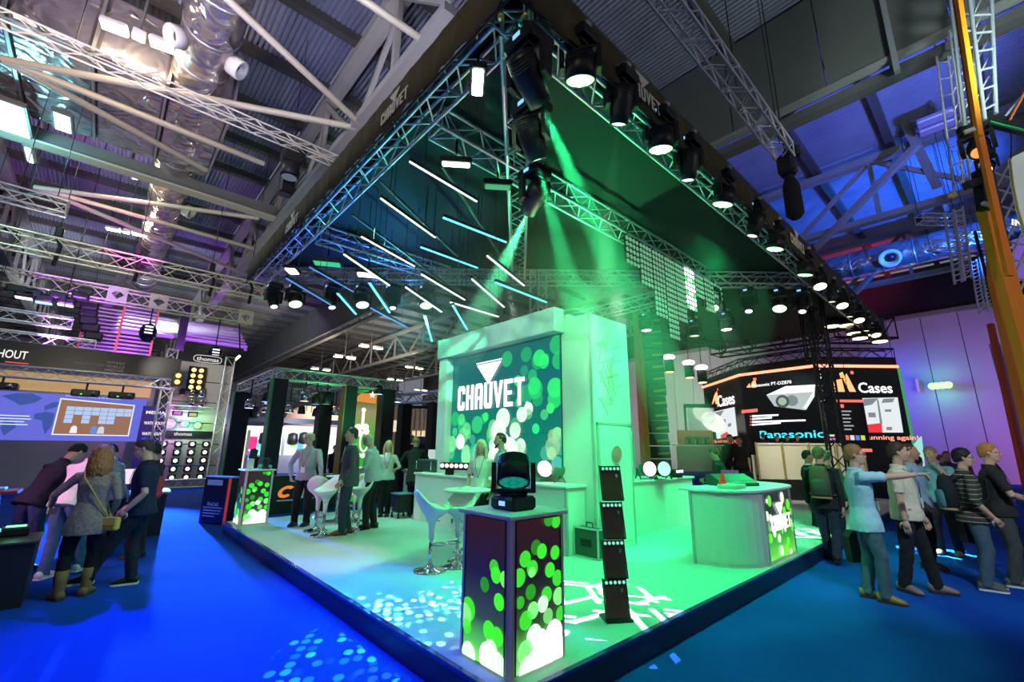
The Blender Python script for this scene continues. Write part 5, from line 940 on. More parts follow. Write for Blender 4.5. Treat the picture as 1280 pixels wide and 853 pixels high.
# bright far booth
fb = thing('far_booth', 'bright white booth far behind the pillars, its header rail dark', 'booth', (8, 30, 0)); YB = 30
def fq(x0, y0, x1, y1, m_, k=0, nm='panel'):
    a, b = WY(x0, y0, YB - k), WY(x1, y1, YB - k); m = MB(); m.bx(a.x, b.x, YB - k, YB - k + .06, min(a.z, b.z), max(a.z, b.z)); return m.build(nm, m_, fb)
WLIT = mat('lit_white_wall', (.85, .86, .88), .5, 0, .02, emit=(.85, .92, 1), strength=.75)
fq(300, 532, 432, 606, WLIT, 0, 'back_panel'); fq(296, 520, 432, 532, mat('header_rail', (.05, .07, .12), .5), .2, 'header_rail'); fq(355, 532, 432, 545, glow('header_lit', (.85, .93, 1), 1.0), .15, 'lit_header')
for (x0, y0, x1, y1, c, nm) in ((309, 546, 320, 562, (1, .05, .25), 'pink_panel'), (308, 564, 316, 576, (.9, .1, .4), 'pink_panel'), (322, 550, 334, 585, (.3, .85, .85), 'aqua_panel'), (372, 550, 378, 566, (.2, .6, .85), 'aqua_panel'), (364, 552, 370, 560, (.5, .9, .3), 'lime_panel'), (392, 556, 404, 562, (.9, .8, .1), 'yellow_panel'), (394, 565, 403, 571, (.95, .75, .05), 'yellow_panel'), (388, 548, 402, 553, (.1, .15, .5), 'blue_panel'), (404, 552, 410, 575, (.8, .85, .9), 'white_panel'), (276, 505, 298, 530, (.35, .45, .95), 'violet_panel'), (300, 535, 306, 580, (.9, .85, .6), 'cream_panel')):
    fq(x0, y0, x1, y1, mat('fb_%s_%d' % (nm, x0), c, .5, 0, .1, emit=c, strength=.8), .25, nm)
for (px, py) in ((366, 548), (380, 547), (393, 547), (403, 548), (331, 547), (305, 515), (319, 515)):
    q = WY(px, py, YB - .5); m = MB(); m.lathe([(.1, .35), (.3, .25), (.34, -.25), (.28, -.4), (.1, -.45)], 12, 0, Matrix.Translation(q)); m.build('black_lamp', BLK, fb)
for (x, c) in (((356), (.5, .5, .55)), ((312), (.6, .6, .7)), ((345), (.6, .55, .7))): a, b = WY(x, 538, YB - 1), WY(x - 5, 606, YB - 1); beam('upright', (a.x, YB - 1, a.z), (a.x, YB - 1, 0), .14, .14, ALU, fb)
m = MB(); a = WY(300, 606, YB); m.bx(a.x, WY(432, 606, YB).x, YB - 1.4, YB - .8, 0, 1.1); m.build('counter', mat('lit_counter', (.7, .7, .75), .5), fb)
point('booth_lamp', (WY(370, 560, YB).x, YB - 2.2, 3.2), (.9, .95, 1), 420, .4, fb)
for i, (px, w) in enumerate(((384, 24), (406, 26), (440, 16))):
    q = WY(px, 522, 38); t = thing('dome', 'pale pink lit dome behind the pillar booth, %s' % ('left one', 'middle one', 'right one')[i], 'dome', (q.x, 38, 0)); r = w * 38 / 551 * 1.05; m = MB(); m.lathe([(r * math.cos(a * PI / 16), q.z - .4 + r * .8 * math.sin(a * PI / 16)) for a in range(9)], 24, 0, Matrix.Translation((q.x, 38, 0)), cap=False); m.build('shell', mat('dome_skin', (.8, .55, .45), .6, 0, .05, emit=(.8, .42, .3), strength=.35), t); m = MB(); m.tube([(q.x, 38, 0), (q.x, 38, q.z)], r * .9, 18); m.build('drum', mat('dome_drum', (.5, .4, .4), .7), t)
# small blue trussed booth left of the screen wall
k0, k1 = DP(500, 508, 17), DP(556, 498, 16); t = thing('far_pillar_booth', 'small booth with a pale blue truss and dark pillars, left of the screen wall', 'booth', (k0.x, k0.y, 0)); zt = 3.3
truss(None, (k0.x, k0.y, zt), (k1.x, k1.y, zt), .35, .35, .4, mat('blue_truss', (.45, .5, .8), .4, .3, .1), .04, .02, parent=t, stuff=True)
e_ = k1 + (k1 - k0).cross(V((0, 0, 1))).normalized() * -5; truss(None, (k1.x, k1.y, zt), (e_.x, e_.y, zt), .35, .35, .4, mat('blue_truss', (.45, .5, .8), .4, .3, .1), .04, .02, parent=t, stuff=True)
for px, D_ in ((503, 17), (541, 16.2)): q = DP(px, 560, D_); m = MB(); m.bx(q.x - .2, q.x + .2, q.y - .2, q.y + .2, 0, zt); m.build('pillar', PLB, t)
AMB = glow('amber_column', (1, .72, .35), .85)
for i, px in enumerate((507, 513, 519, 525, 531, 537)):
    t2 = thing('hanging_tube', 'pale hanging tube with a glowing lower end in the far booth, %s' % ('first from left', 'second from left', 'third from left', 'fourth from left', 'fifth from left', 'sixth from left')[i], 'lamp', DP(px, 512, 19)); q = DP(px, 512, 19); rod('tube', (q.x, q.y, DP(505, 511, 19).z), (q.x, q.y, q.z - .9), .05, mat('tube_grey', (.6, .55, .5), .5), t2); rod('lit_end', (q.x, q.y, q.z - .9), (q.x, q.y, q.z - 1.45), .07, AMB, t2)
q0, q1 = DP(505, 511, 19), DP(539, 511, 19); q1.z = q0.z; t2 = thing('carrier_bar', 'thin dark bar on two posts carrying the hanging tubes of the far booth', 'bar', q0); beam('bar', q0 + V((0, 0, .06)), q1 + V((0, 0, .06)), .08, .14, BLKM, t2)
for q in (q0, q1): rod('post', (q.x, q.y, 0), (q.x, q.y, q0.z + .1), .03, BLKM, t2)
for i, (x, y0, y1, c) in enumerate(((551, 515, 560, (.9, .6, .25)), (545, 530, 560, (.9, .75, .45)), (496, 526, 540, (1, .9, .6)))):
    a = DP(x, y0, 21); b = DP(x, y1, 21); t2 = thing('lit_column', 'glowing amber column in the far booth beside the screen wall, %s' % ('tall one', 'short one', 'pale one at left')[i], 'lamp', (a.x, a.y, 0)); m = MB(); m.tube([(a.x, a.y, b.z), (a.x, a.y, a.z)], .2, 14); m.build('shade', glow('col_%d' % i, c, .8), t2); m = MB(); m.tube([(a.x, a.y, 0), (a.x, a.y, b.z)], .05, 8); m.build('post', BLKM, t2)
b2 = thing('booth_backing', 'grey booth wall behind the hanging tubes', 'wall', DP(525, 560, 24)); a, b = DP(488, 508, 24), DP(560, 508, 24); m = MB(); m.prism([(a.x, a.y, 0), (b.x, b.y, 0), (b.x, b.y, a.z), (a.x, a.y, a.z)], (.05, .05, 0)); m.build('panel', mat('warm_backing', (.34, .28, .22), .6, 0, .2, 1), b2); point('booth_lamp', DP(525, 540, 20), (1, .7, .35), 160, .3)
q = DP(525, 540, 18); t = thing('display_shelf', 'dark shelf with blue box and lamps in the far booth', 'shelf', (q.x, q.y, 0)); m = MB(); m.box((q.x, q.y, .9), (1.6, .5, 1.8)); m.build('carcass', BLK, t); m = MB(); m.box((q.x + .2, q.y - .1, 1.95), (.7, .35, .3), bev=.05); m.build('blue_box', mat('blue_case', (.05, .15, .35), .4), t); m = MB(); m.sphere((q.x - .4, q.y, 2.0), .18); m.build('round_lamp', mat('amber_lamp', (.7, .5, .25), .3), t)
q = DP(546, 575, 11.6); t = thing('white_board', 'white lit board standing behind the grey device on the long counter', 'board', (q.x, q.y, 0)); m = MB(); m.bx(q.x - .25, q.x + .25, q.y - .02, q.y + .02, .2, q.z + .25); m.build('panel', mat('lit_board', (.8, .82, .85), .5, emit=(.8, .85, .9), strength=.5), t)
# left of the pillars: far dark booth with posters
q = WX(262, 545, 1.9); t = thing('far_booth', 'dim booth with a red rail and blue posters, left of the farthest pillar', 'booth', (1.9, 24, 0)); YB2 = 26
for (x0, y0, x1, y1, c, nm, k) in ((270, 533, 291, 538, (.55, .15, .25), 'rail', 0), (276, 540, 288, 575, (.4, .55, .75), 'poster', .1), (270, 540, 276, 600, (.03, .05, .12), 'post', .3), (270, 505, 296, 531, (.2, .3, .8), 'poster', .2), (276, 575, 290, 600, (.03, .04, .12), 'cabinet', .4)):
    a, b = WY(x0, y0, YB2 - k), WY(x1, y1, YB2 - k); m = MB(); m.bx(a.x, b.x, YB2 - k, YB2 - k + .05, min(a.z, b.z), max(a.z, b.z)); m.build(nm, mat('fb2_%d' % x0 + nm, c, .5, 0, .2, emit=c, strength=.35), t)
m = MB(); a, b = WY(268, 605, YB2 + .3), WY(296, 500, YB2 + .3); m.bx(a.x, b.x, YB2 + .3, YB2 + .4, 0, b.z); m.build('back_panel', mat('dim_backing', (.12, .12, .2), .7), t)
# ------------------------------------------------------------------ booths at the right
CB_ = mat('booth_black_gloss', (.006, .012, .012), .25, 0, .1)
cw = thing('screen_booth', 'big faceted black booth wall with case adverts and a red neon line on top', 'booth', (18.6, 3, 0))
FP = [V((*DP(px, 560, D)[:2], 0)) for px, D in ((886, 23.5), (935, 19.4), (1035, 17), (1141, 17))]; CZ = 4.95
FN = []
for i in range(3):
    a, b = FP[i], FP[i + 1]; d = (b - a).normalized(); n = V((d.y, -d.x, 0)); FN.append((a, d, n)); m = MB(); m.prism([a + V((0, 0, 0)), b, b + V((0, 0, CZ)), a + V((0, 0, CZ))], -n * .3); m.build('wall_facet', CB_, cw)
    rod('neon_line', a + n * .04 + V((0, 0, CZ - .02)), b + n * .04 + V((0, 0, CZ - .02)), .055, glow('neon_red', (1, .22, .12), 3.2), cw)
    truss(None, a + V((0, 0, CZ + .3)) - n * .2, b + V((0, 0, CZ + .3)) - n * .2, .4, .4, .5, BLKM, .03, .015, parent=cw, stuff=True)
    m = MB(); m.prism([a + n * .02 + V((0, 0, CZ + .02)), b + n * .02 + V((0, 0, CZ + .02)), b + n * .02 + V((0, 0, CZ + .35)), a + n * .02 + V((0, 0, CZ + .35))], -n * .1); m.build('top_board', BLKM, cw)
def hit(px, py, f, off=.02):
    a, d, n = FN[f]; r = ray(px, py); t = ((a + n * off) - CAM).dot(n) / r.dot(n); return CAM + r * t
def fpoly(name, pts, f, m_, off=.015):
    m = MB(); m.prism([hit(x, y, f, off) for x, y in pts], FN[f][2] * .004); return m.build(name, m_, cw)
def ftext(s, c, f, h, w, m_, bold=.03, rot=False):
    a, d, n = FN[f]; ex, ey = (d, V((0, 0, 1))) if not rot else (V((0, 0, -1)), d); return text(s, hit(*c, f, .02), ex, ey, h, m_, cw, w, bold)
ORL = glow('neon_orange', (1, .42, .16), 1.5); WTL = glow('case_white', (1, 1, 1), 1.5); RDL = glow('case_red', (1, .16, .12), 1.2); CYL = glow('case_cyan', (.05, .75, .95), 1.3); PHW = glow('case_photo', (.75, .8, .82), 1.0); PHG = glow('case_photo_grey', (.25, .30, .33), .8); RDP = glow('case_photo_red', (.9, .04, .06), .9)
def alogo(f, pts, dot):
    for p in pts: fpoly('logo_shape', p, f, ORL)
    m = MB(); a, d, n = FN[f]; m.disc(hit(*dot[:2], f, .02), d, (0, 0, 1), dot[2], 14); m.build('logo_dot', RDL, cw)
alogo(2, [[(1054, 474), (1058, 467), (1070, 490), (1062, 490)], [(1041, 476), (1052, 474), (1056, 490), (1041, 490)], [(1049, 467), (1053, 465), (1056, 472), (1051, 473)]], (1065, 466, .07))
ftext('Cases', (1094, 485), 2, .40, 1.30, WTL, .012)
fpoly('photo', [(1078, 498), (1122, 497), (1129, 541), (1083, 541)], 2, PHW); fpoly('photo_red', [(1084, 531), (1102, 529), (1103, 541), (1085, 541)], 2, RDP, .022)
for p in ([(1079, 499), (1098, 498), (1090, 506), (1080, 508)], [(1096, 500), (1098, 500), (1103, 530), (1100, 530)], [(1104, 499), (1118, 498), (1116, 503), (1102, 504)], [(1106, 512), (1114, 512), (1114, 515), (1106, 515)], [(1085, 516), (1094, 516), (1095, 522), (1086, 522)], [(1108, 534), (1115, 534), (1115, 538), (1108, 538)]): fpoly('photo_shape', p, 2, PHG, .022)
ftext('unning again!', (1117, 548), 2, .22, 1.88, glow('case_salmon', (1, .35, .25), 1.3), .01)
n = 14; fpoly('pale_curve', [(1134, 590 - 0)] + [(1134 + 24 * k / n - 0, 0) for k in ()] + [(1135, 578), (1138, 566), (1143, 555), (1148, 548), (1152, 545), (1157, 590)], 2, glow('case_aqua', (.35, .8, .75), .9))
for (x, y, w, c) in ((1072, 493, 16, WTL), (1054, 500, 0, WTL)):
    if w: pass
m = MB(); e = FP[3]; d = FN[2][1]; m.prism([e + V((0, 0, 0)), e + d * .12, e + d * .12 + V((0, 0, CZ)), e + V((0, 0, CZ))], -FN[2][2] * .3); m.build('green_edge', mat('green_edge', (.05, .4, .12), .4, 0, .1, emit=(.1, .7, .25), strength=.4), cw)
# middle facet
alogo(1, [[(938, 484), (940, 478), (944, 474), (946, 484), (942, 485)], [(933, 484.5), (937, 479), (938, 484.8)], [(941, 473), (943, 473), (944, 475), (942, 475)]], (944, 474, .06))
ftext('Panasonic PT-DZ870', (964, 480), 1, .13, 1.55, WTL, .0)
fpoly('projector_print', [(958, 494), (982, 483), (1019, 481), (1018, 494), (1007, 513), (968, 508)], 1, glow('pr_grey', (.52, .60, .60), .9)); fpoly('projector_print', [(958, 494), (982, 483), (1019, 481), (1017, 490)], 1, glow('pr_white', (1, 1, 1), 1.2), .022); fpoly('projector_print', [(1016, 491), (1019, 482), (1018, 496), (1008, 512), (1003, 511)], 1, glow('pr_light', (.85, .9, .88), 1.0), .023)
a, d, n_ = FN[1]; m = MB(); c = hit(978, 502, 1, .03); m.disc(c, d, (0, 0, 1), .26, 20); m.build('projector_lens', glow('pr_lens', (.10, .13, .15), .7), cw); m = MB(); m.disc(c + n_ * .008, d, (0, 0, 1), .16, 18); m.build('projector_lens', glow('pr_lens2', (.4, .55, .4), .9), cw); m = MB(); m.disc(hit(990, 501, 1, .028), d, (0, 0, 1), .22, 20); m.build('projector_lens', glow('pr_ring', (.3, .36, .37), .7), cw)
fpoly('red_label', [(927, 513), (947, 511), (947, 515), (927, 517)], 1, RDL)
for k, (x0, x1) in enumerate(((940, 973), (940, 965), (940, 1007), (940, 976))): fpoly('text_line', [(x0, 519.5 + k * 3.6), (x1, 518 + k * 3.3), (x1, 520 + k * 3.3), (x0, 521.6 + k * 3.6)], 1, WTL); fpoly('bullet', [(937.5, 519.8 + k * 3.6), (939, 519.8 + k * 3.6), (939, 521.4 + k * 3.6), (937.5, 521.4 + k * 3.6)], 1, RDL)
ftext('Panasonic', (988, 543), 1, .30, 2.35, CYL, .012); ftext('for HD projection only', (1025.5, 482), 1, .14, 1.3, WTL, 0, True)
fpoly('label_chip', [(1035, 543.5), (1043, 543.5), (1043, 546), (1035, 546)], 2, glow('chip_y', (.8, .9, .6), .8)); fpoly('label_chip', [(1035, 548), (1044, 548), (1044, 550.5), (1035, 550.5)], 2, glow('chip_m', (.9, .3, .8), .8))
# left facet
alogo(0, [[(889, 509), (893, 494), (896, 489), (899, 506), (895, 508), (894, 500)], [(888, 509), (898, 507), (898, 509), (888, 510)]], (897, 487, .06)); ftext('Cases', (907, 500), 0, .55, 1.75, WTL, .012)
fpoly('photo', [(892, 515), (918, 509), (922, 545), (896, 549)], 0, PHW); fpoly('photo_red', [(901, 544), (909, 540), (912, 546), (901, 548.5)], 0, RDP, .022)
for p in ([(893, 516), (905, 513), (896, 528)], [(902, 525), (907, 524), (907, 529), (902, 530)], [(910, 530), (914, 529), (914, 533), (910, 534)], [(897, 535), (902, 534), (902, 540), (898, 541)]): fpoly('photo_shape', p, 0, PHG, .022)
ftext('Up and running again', (908, 552), 0, .2, 2.9, RDL, 0)
spot('neon_spill', FP[2] + FN[1][2] * 2.5 + V((0, 0, 6.2)), FP[2] + V((0, 0, 4)), (1, .3, .2), 60, 90, 1, .2)
# raised bar with cream panels in front of it
bar = thing('panelled_bar', 'long raised bar with cream panels and brass posts below the black screen booth', 'bar', (14.5, 2.2, 0)); b0, b1 = DP(945, 560, 14.5), DP(1078, 560, 14); b0.z = b1.z = 0; d = (b1 - b0).normalized(); n_ = V((d.y, -d.x, 0)); L = (b1 - b0).length
CRP = mat('cream_panel', (.74, .72, .58), .35, 0, .04)
for k in range(4): m = MB(); p = b0 + d * (L * k / 4 + .03); q = b0 + d * (L * (k + 1) / 4 - .03); m.prism([p + V((0, 0, .82)), q + V((0, 0, .82)), q + V((0, 0, 1.86)), p + V((0, 0, 1.86))], -n_ * .04); m.build('panel', CRP, bar)
m = MB(); m.prism([b0 + V((0, 0, .0)), b1 + V((0, 0, 0)), b1 + V((0, 0, .8)), b0 + V((0, 0, .8))], -n_ * .3); m.build('plinth', BLK, bar)
for k in range(5): p = b0 + d * (L * k / 4) + n_ * .03; rod('post', p + V((0, 0, .8)), p + V((0, 0, 1.95)), .035, mat('brass', (.7, .55, .2), .3, .8), bar)
beam('rail', b0 + V((0, 0, 1.9)), b1 + V((0, 0, 1.9)), .1, .06, CRP, bar); beam('floor_slab', b0 - n_ * 1.2 + V((0, 0, .9)), b1 - n_ * 1.2 + V((0, 0, .9)), 2.0, .1, BLK, bar)
wg = thing('bar_end_panel', 'cream side panel at the left end of the raised bar', 'panel', DP(936, 575, 14.9)); p = DP(937, 575, 14.9); m = MB(); m.bx(p.x - .2, p.x + .2, p.y - .2, p.y - .14, 0, 1.55); m.build('panel', CRP, wg)
spot('bar_fill', DP(985, 470, 11.5), DP(1005, 575, 14.2), (1, .93, .72), 420, 55, .8, .15)  # added spot without a fixture, brightens the bar's cream panels
# dark scaffold leg and its banner before the booth
sl = thing('scaffold_leg', 'dark upright scaffold leg before the black screen booth, under the far roof end', 'truss', (12.5, .62, 0)); truss(None, (12.5, .62, 0), (12.5, .62, 7.2), .36, .36, .42, BLKM, .028, .014, parent=sl, up=(0, 1, 0))
sl2 = thing('scaffold_leg', 'second dark scaffold leg, a step left of the first, half hidden by hanging heads', 'truss', DP(1016, 430, 13)); p = DP(1016, 400, 13); truss(None, (p.x, p.y, 4.4), (p.x, p.y, 6.6), .3, .3, .42, BLKM, .024, .012, parent=sl2, up=(0, 1, 0))
rb = thing('roll_up_banner', 'black banner with red bars hanging before the case advert', 'banner', DP(1067, 530, 11)); p0, p1 = DP(1049, 530, 12.2), DP(1084, 530, 12.2); zt, zb = DP(1066, 500, 12.2).z, DP(1066, 565, 12.2).z; d = (p1 - p0); d.z = 0; dn = d.normalized(); nn = V((dn.y, -dn.x, 0))
def rbq(u0, u1, v0, v1, m_, nm, k=.01): m = MB(); q = lambda u, v: V((p0.x, p0.y, 0)) + d * u + nn * k + V((0, 0, zb + (zt - zb) * v)); m.prism([q(u0, v0), q(u1, v0), q(u1, v1), q(u0, v1)], -nn * .008); m.build(nm, m_, rb)
rbq(0, 1, 0, 1, mat('banner_black', (.02, .014, .014), .4), 'cloth', 0); rbq(0, 1, .95, 1, RDL, 'red_bar'); rbq(0, 1, 0, .06, RDL, 'red_bar'); rbq(.1, .26, .84, .91, RDL, 'mark')
for k in range(6): rbq(.1, (.5, .42, .45, .4, .5, .4)[k], .76 - k * .07, .785 - k * .07, glow('print_grey', (.5, .55, .55), .7), 'text_line')
for k, c in enumerate(((.9, .2, .15), (.9, .9, .9), (.1, .3, .8), (.9, .8, .1))): rbq(.12 + k * .19, .26 + k * .19, .22, .31, glow('chip_%d' % k, c, .8), 'chip')
rod('cord', V((p0.x, p0.y, zt)) + d * .5, V((p0.x, p0.y, 5.6)) + d * .5, .008, BLKM, rb)
# tall dark speaker tower with orange edge
tw_ = thing('dark_tower', 'tall dark tower with an orange left edge stacked with equipment, right of the white tower', 'tower', (9.85, 4.4, 0)); a, b = DP(806, 560, 13), DP(838, 560, 13)
x0, y0 = a.x, a.y; dd = (b - a); dd.z = 0; m = MB(); nn = V((dd.normalized().y, -dd.normalized().x, 0))
for k in range(17): z = k * .36; m = MB(); m.prism([V((x0, y0, z + .01)) + dd * .22, V((x0, y0, z + .01)) + dd, V((x0, y0, z + .34)) + dd * (1 - .03 * (k % 3)), V((x0, y0, z + .34)) + dd * .2], -nn * .5); m.build('cabinet', mat('tower_cabinet%d' % (k % 2), (.02, .03, .015) if k % 2 else (.012, .014, .012), .4, 0, .3), tw_)
for k in range(1, 16): z = k * .36 + .1; m = MB(); m.prism([V((x0, y0, z)) + dd * .5 + nn * .02, V((x0, y0, z + .03)) + dd * .95 + nn * .02, V((x0, y0, z + .09)) + dd * .95 + nn * .02, V((x0, y0, z + .06)) + dd * .5 + nn * .02], -nn * .02); m.build('handle', mat('amber_metal', (.45, .28, .06), .35, .5, .3), tw_)
m = MB(); m.prism([V((x0, y0, 0)), V((x0, y0, 0)) + dd * .2, V((x0, y0, 6.1)) + dd * .2, V((x0, y0, 6.1))], -nn * .5); m.build('orange_side', mat('orange_side', (.55, .20, .03), .5, 0, .2), tw_)
# stand behind: red booth and framed projection
rb2 = thing('red_booth', 'red fronted booth with a busy shelf, right of the dark tower', 'booth', DP(872, 550, 19))
def dq(parent, x0, y0, x1, y1, D, m_, nm, th=.1):
    a, b = DP(x0, y0, D), DP(x1, y1, D); m = MB(); r = RH; u0, u1 = 0, (b - a).dot(RH); p = V((a.x, a.y, 0)); z0, z1 = min(a.z, b.z), max(a.z, b.z); m.prism([p + V((0, 0, z0)), p + RH * u1 + V((0, 0, z0)), p + RH * u1 + V((0, 0, z1)), p + V((0, 0, z1))], FH * th); return m.build(nm, m_, parent)
dq(rb2, 847, 538, 892, 558, 19, mat('red_front', (.45, .05, .04), .5, 0, .1, emit=(.5, .05, .04), strength=.25), 'red_front'); dq(rb2, 856, 546, 890, 556, 18.9, mat('shelf_dark', (.10, .08, .07), .6), 'shelf_back', .02); dq(rb2, 840, 556, 905, 558, 18.6, CRP, 'rail')
r = random.Random(2)
for k in range(12): x = 858 + k * 2.6; dq(rb2, x, 547 + r.random() * 3, x + 1.8, 555, 18.8, mat('shelf_item_%d' % (k % 4), ((.8, .8, .8), (.02, .02, .02), (.6, .4, .2), (.8, .3, .05))[k % 4], .5), 'shelf_item', .03)
dq(rb2, 846, 558, 905, 590, 19.2, mat('cream_wall', (.55, .5, .42), .6), 'cream_wall')
pj2 = thing('framed_projection', 'framed grey projection with two pale ovals, left of the black screen booth', 'screen', DP(870, 520, 21)); dq(pj2, 860, 510, 895, 540, 21, mat('proj_grey', (.42, .40, .46), .6, emit=(.4, .38, .46), strength=.35), 'picture')
for (x, y, rx, ry, s) in ((880, 518, .55, .38, .6), (892, 528, .6, .42, .95)):
    c = DP(x, y, 20.9); m = MB(); ex = (RH * .85 + V((0, 0, -.5))).normalized(); ey = ex.cross(FH); m.disc(c, ex, ey, rx, 28, 0, ry); m.build('oval', glow('oval_%d' % x, (1, .97, .9), s), pj2)
for (x0, y0, x1, y1) in ((855, 507, 860, 545), (855, 505, 897, 510)): dq(pj2, x0, y0, x1, y1, 20.8, BLKM, 'frame')
for i, (px, py) in enumerate(((836, 450), (861, 457), (877, 463))):
    q = DP(px, py, 16); t = thing('pendant_cylinder', 'dark pendant cylinder lamp before the pale wall, %s' % ('leftmost', 'middle', 'rightmost')[i], 'lamp', q); m = MB(); m.tube([q, q - V((0, 0, .45))], .17, 16); m.build('body', BLK, t); m = MB(); m.tube([q - V((0, 0, .45)), q - V((0, 0, .47))], .14, 14); m.build('lower_lens', glow('pend_y', (1, .8, .3), 2), t); m = MB(); m.sphere(q + V((0, 0, .1)), (.22, .22, .1), 14, 8); m.build('upper_lamp', glow('pend_w', (1, 1, .9), 5), t); rod('cord', q + V((0, 0, .15)), q + V((0, 0, 1.6)), .015, BLKM, t)
rg = thing('dark_rig', 'dark lighting rig hanging over the pendant cylinders', 'truss', DP(850, 440, 16)); a, b = DP(800, 425, 16), DP(930, 440, 17); truss(None, (a.x, a.y, 5.75), (b.x, b.y, 5.75), .5, .5, .5, BLKM, .03, .016, parent=rg, stuff=True)
a, b = DP(895, 452, 18.5), DP(1035, 440, 15.5); rg2 = thing('dark_rig', 'dark lighting rig over the black screen booth', 'truss', a); truss(None, (a.x, a.y, 5.6), (b.x, b.y, 5.6), .9, .75, .6, BLKM, .045, .022, parent=rg2, stuff=True)
a2 = DP(1110, 430, 15.5); truss(None, (b.x, b.y, 5.6), (a2.x, a2.y, 5.6), .9, .75, .6, BLKM, .045, .022, parent=rg2, stuff=True)
for i, (px, py) in enumerate(((1040, 408), (1058, 407), (1068, 417), (1075, 423), (1085, 418), (1100, 427))):
    q = DP(px, py, 14); t = thing('hanging_round_lamp', 'round lamp glowing pale yellow over the black screen booth, %s from left' % ('first', 'second', 'third', 'fourth', 'fifth', 'sixth')[i], 'lamp', q); m = MB(); m.lathe([(.1, .35), (.2, .28), (.24, .02), (.2, 0)], 14, 0, Matrix.Translation(q)); m.build('case', BLK, t); m = MB(); m.tube([q + V((0, 0, .005)), q - V((0, 0, .02))], .2, 16); m.build('lens', glow('hr_y', (1, .9, .5), 5), t); rod('stem', q + V((0, 0, .3)), (q.x, q.y, q.z + .9), .03, BLKM, t)
wl = thing('wall_wash_lamp', 'row of four brilliant green lamps on the purple end wall', 'lamp', WX(1174, 482, 34.6)); a = WX(1165, 483, 34.6); b = WX(1185, 481, 34.6); beam('bar', a, b, .3, .2, BLKM, wl)
for px, py in ((1165.5, 483), (1171, 482.6), (1178, 482), (1185, 481.5)): q = WX(px, py, 34.4); m = MB(); m.sphere(q, .20, 12, 8); m.build('lens', glow('green_burst', (.22, 1, .16), 3.5), wl)
point('lamp', WX(1175, 482, 34.0), (.08, 1, .3), 45, .2)
pj3 = thing('wall_patch_sign', 'small pale violet sign on the end wall beside the black screen booth', 'sign', WX(1147, 482, 34.9)); m = MB(); a, b = WX(1144, 474, 34.9), WX(1150, 490, 34.9); m.bx(34.86, 34.95, min(a.y, b.y), max(a.y, b.y), min(a.z, b.z), max(a.z, b.z)); m.build('panel', glow('sign_violet', (.4, .25, 1), .8), pj3)
# lifting towers at the right edge
OR = mat('orange_paint', (.80, .22, .012), .45, 0, .1); ORY = mat('amber_paint', (.88, .27, .010), .4, 0, .1)
def dbeam(t, nm, p, q, D, w, h, m_): a, b = DP(*p, D), DP(*q, D); beam(nm, a, b, w, h, m_, t, up=FH)
ot = thing('lifting_mast', 'orange lifting mast crossing the right edge from top to bottom', 'mast', DP(1262, 560, 6.5))
dbeam(ot, 'upper_strap', (1197, -8), (1224, 170), 6.0, .085, .06, ORY); dbeam(ot, 'upper_strap', (1220, 150), (1262, 345), 6.2, .10, .06, OR); dbeam(ot, 'mast_section', (1232, 255), (1290, 470), 6.5, .24, .14, ORY); dbeam(ot, 'strap_edge', (1192, -8), (1219, 170), 6.05, .03, .05, mat('rust_edge', (.3, .05, .02), .5))
dbeam(ot, 'winch', (1226, 214), (1233, 262), 6.4, .17, .16, BLK); dbeam(ot, 'winch_plate', (1228, 254), (1240, 257), 6.3, .05, .05, ALU); dbeam(ot, 'pulley_arm', (1208, 232), (1232, 226), 6.35, .12, .12, BLK); dbeam(ot, 'clamp_plate', (1205, 163), (1226, 156), 6.2, .12, .08, BLK); dbeam(ot, 'clamp_tab', (1206, 165), (1218, 161), 6.0, .06, .03, ALU)
ot2 = thing('lifting_mast', 'thinner orange lifting mast behind the first, beside the purple end wall', 'mast', DP(1255, 470, 10))
dbeam(ot2, 'mast_section', (1241, 345), (1290, 560), 10, .2, .12, OR); dbeam(ot2, 'upper_strap', (1229, 250), (1238, 345), 10, .08, .08, OR); dbeam(ot2, 'red_pole', (1238, 405), (1290, 640), 10.5, .10, .1, mat('red_pole', (.7, .06, .02), .5, 0, .1)); dbeam(ot2, 'violet_pole', (1243, 430), (1300, 640), 10.6, .18, .1, mat('violet_pole', (.45, .2, .7), .4, 0, .1)); dbeam(ot2, 'teal_pole', (1252, 420), (1262, 465), 10.2, .05, .05, mat('teal_pole', (.1, .5, .5), .4))
def ladder(label, p0, p1, q0, q1, D, n, m_, r=.022):
    t = thing('ladder_truss', label, 'ladder truss', DP(*p0, D)); a0, a1, b0, b1 = [DP(*k, D) for k in (p0, p1, q0, q1)]; rod('rail', a0, a1, r, m_, t); rod('rail', b0, b1, r, m_, t); o = FH * .32
    rod('rail', a0 + o, a1 + o, r, m_, t); rod('rail', b0 + o, b1 + o, r, m_, t)
    for k in range(n): f = (k + .5) / n; A, B = a0.lerp(a1, f), b0.lerp(b1, f); rod('rung', A, B, r * .7, m_, t); rod('rung', A + o, B + o, r * .7, m_, t)
    for k in range(n - 1): f = (k + .5) / n; rod('side_brace', b0.lerp(b1, f), b0.lerp(b1, f + 1 / n) + o, r * .5, m_, t)
    if D > 12: hang(t, [tuple(a0), tuple(b0)])
    return t
ladder('wide silver ladder truss rising at top right beside the orange strap', (1195, -134), (1231, 150), (1234, -128), (1245, 142), 6.4, 13, mat('bright_alu', (.7, .8, .82), .35, .5, .06), .03)
ladder('thin silver ladder truss left of the orange strap, upper right', (1162, -134), (1214, 232), (1180, -130), (1226, 225), 7.4, 18, ALU, .02)
ladder('blue lit hanging ladder truss below the right foil duct', (1192, 262), (1206, 351), (1203, 258), (1215, 348), 13, 13, ALU, .035)
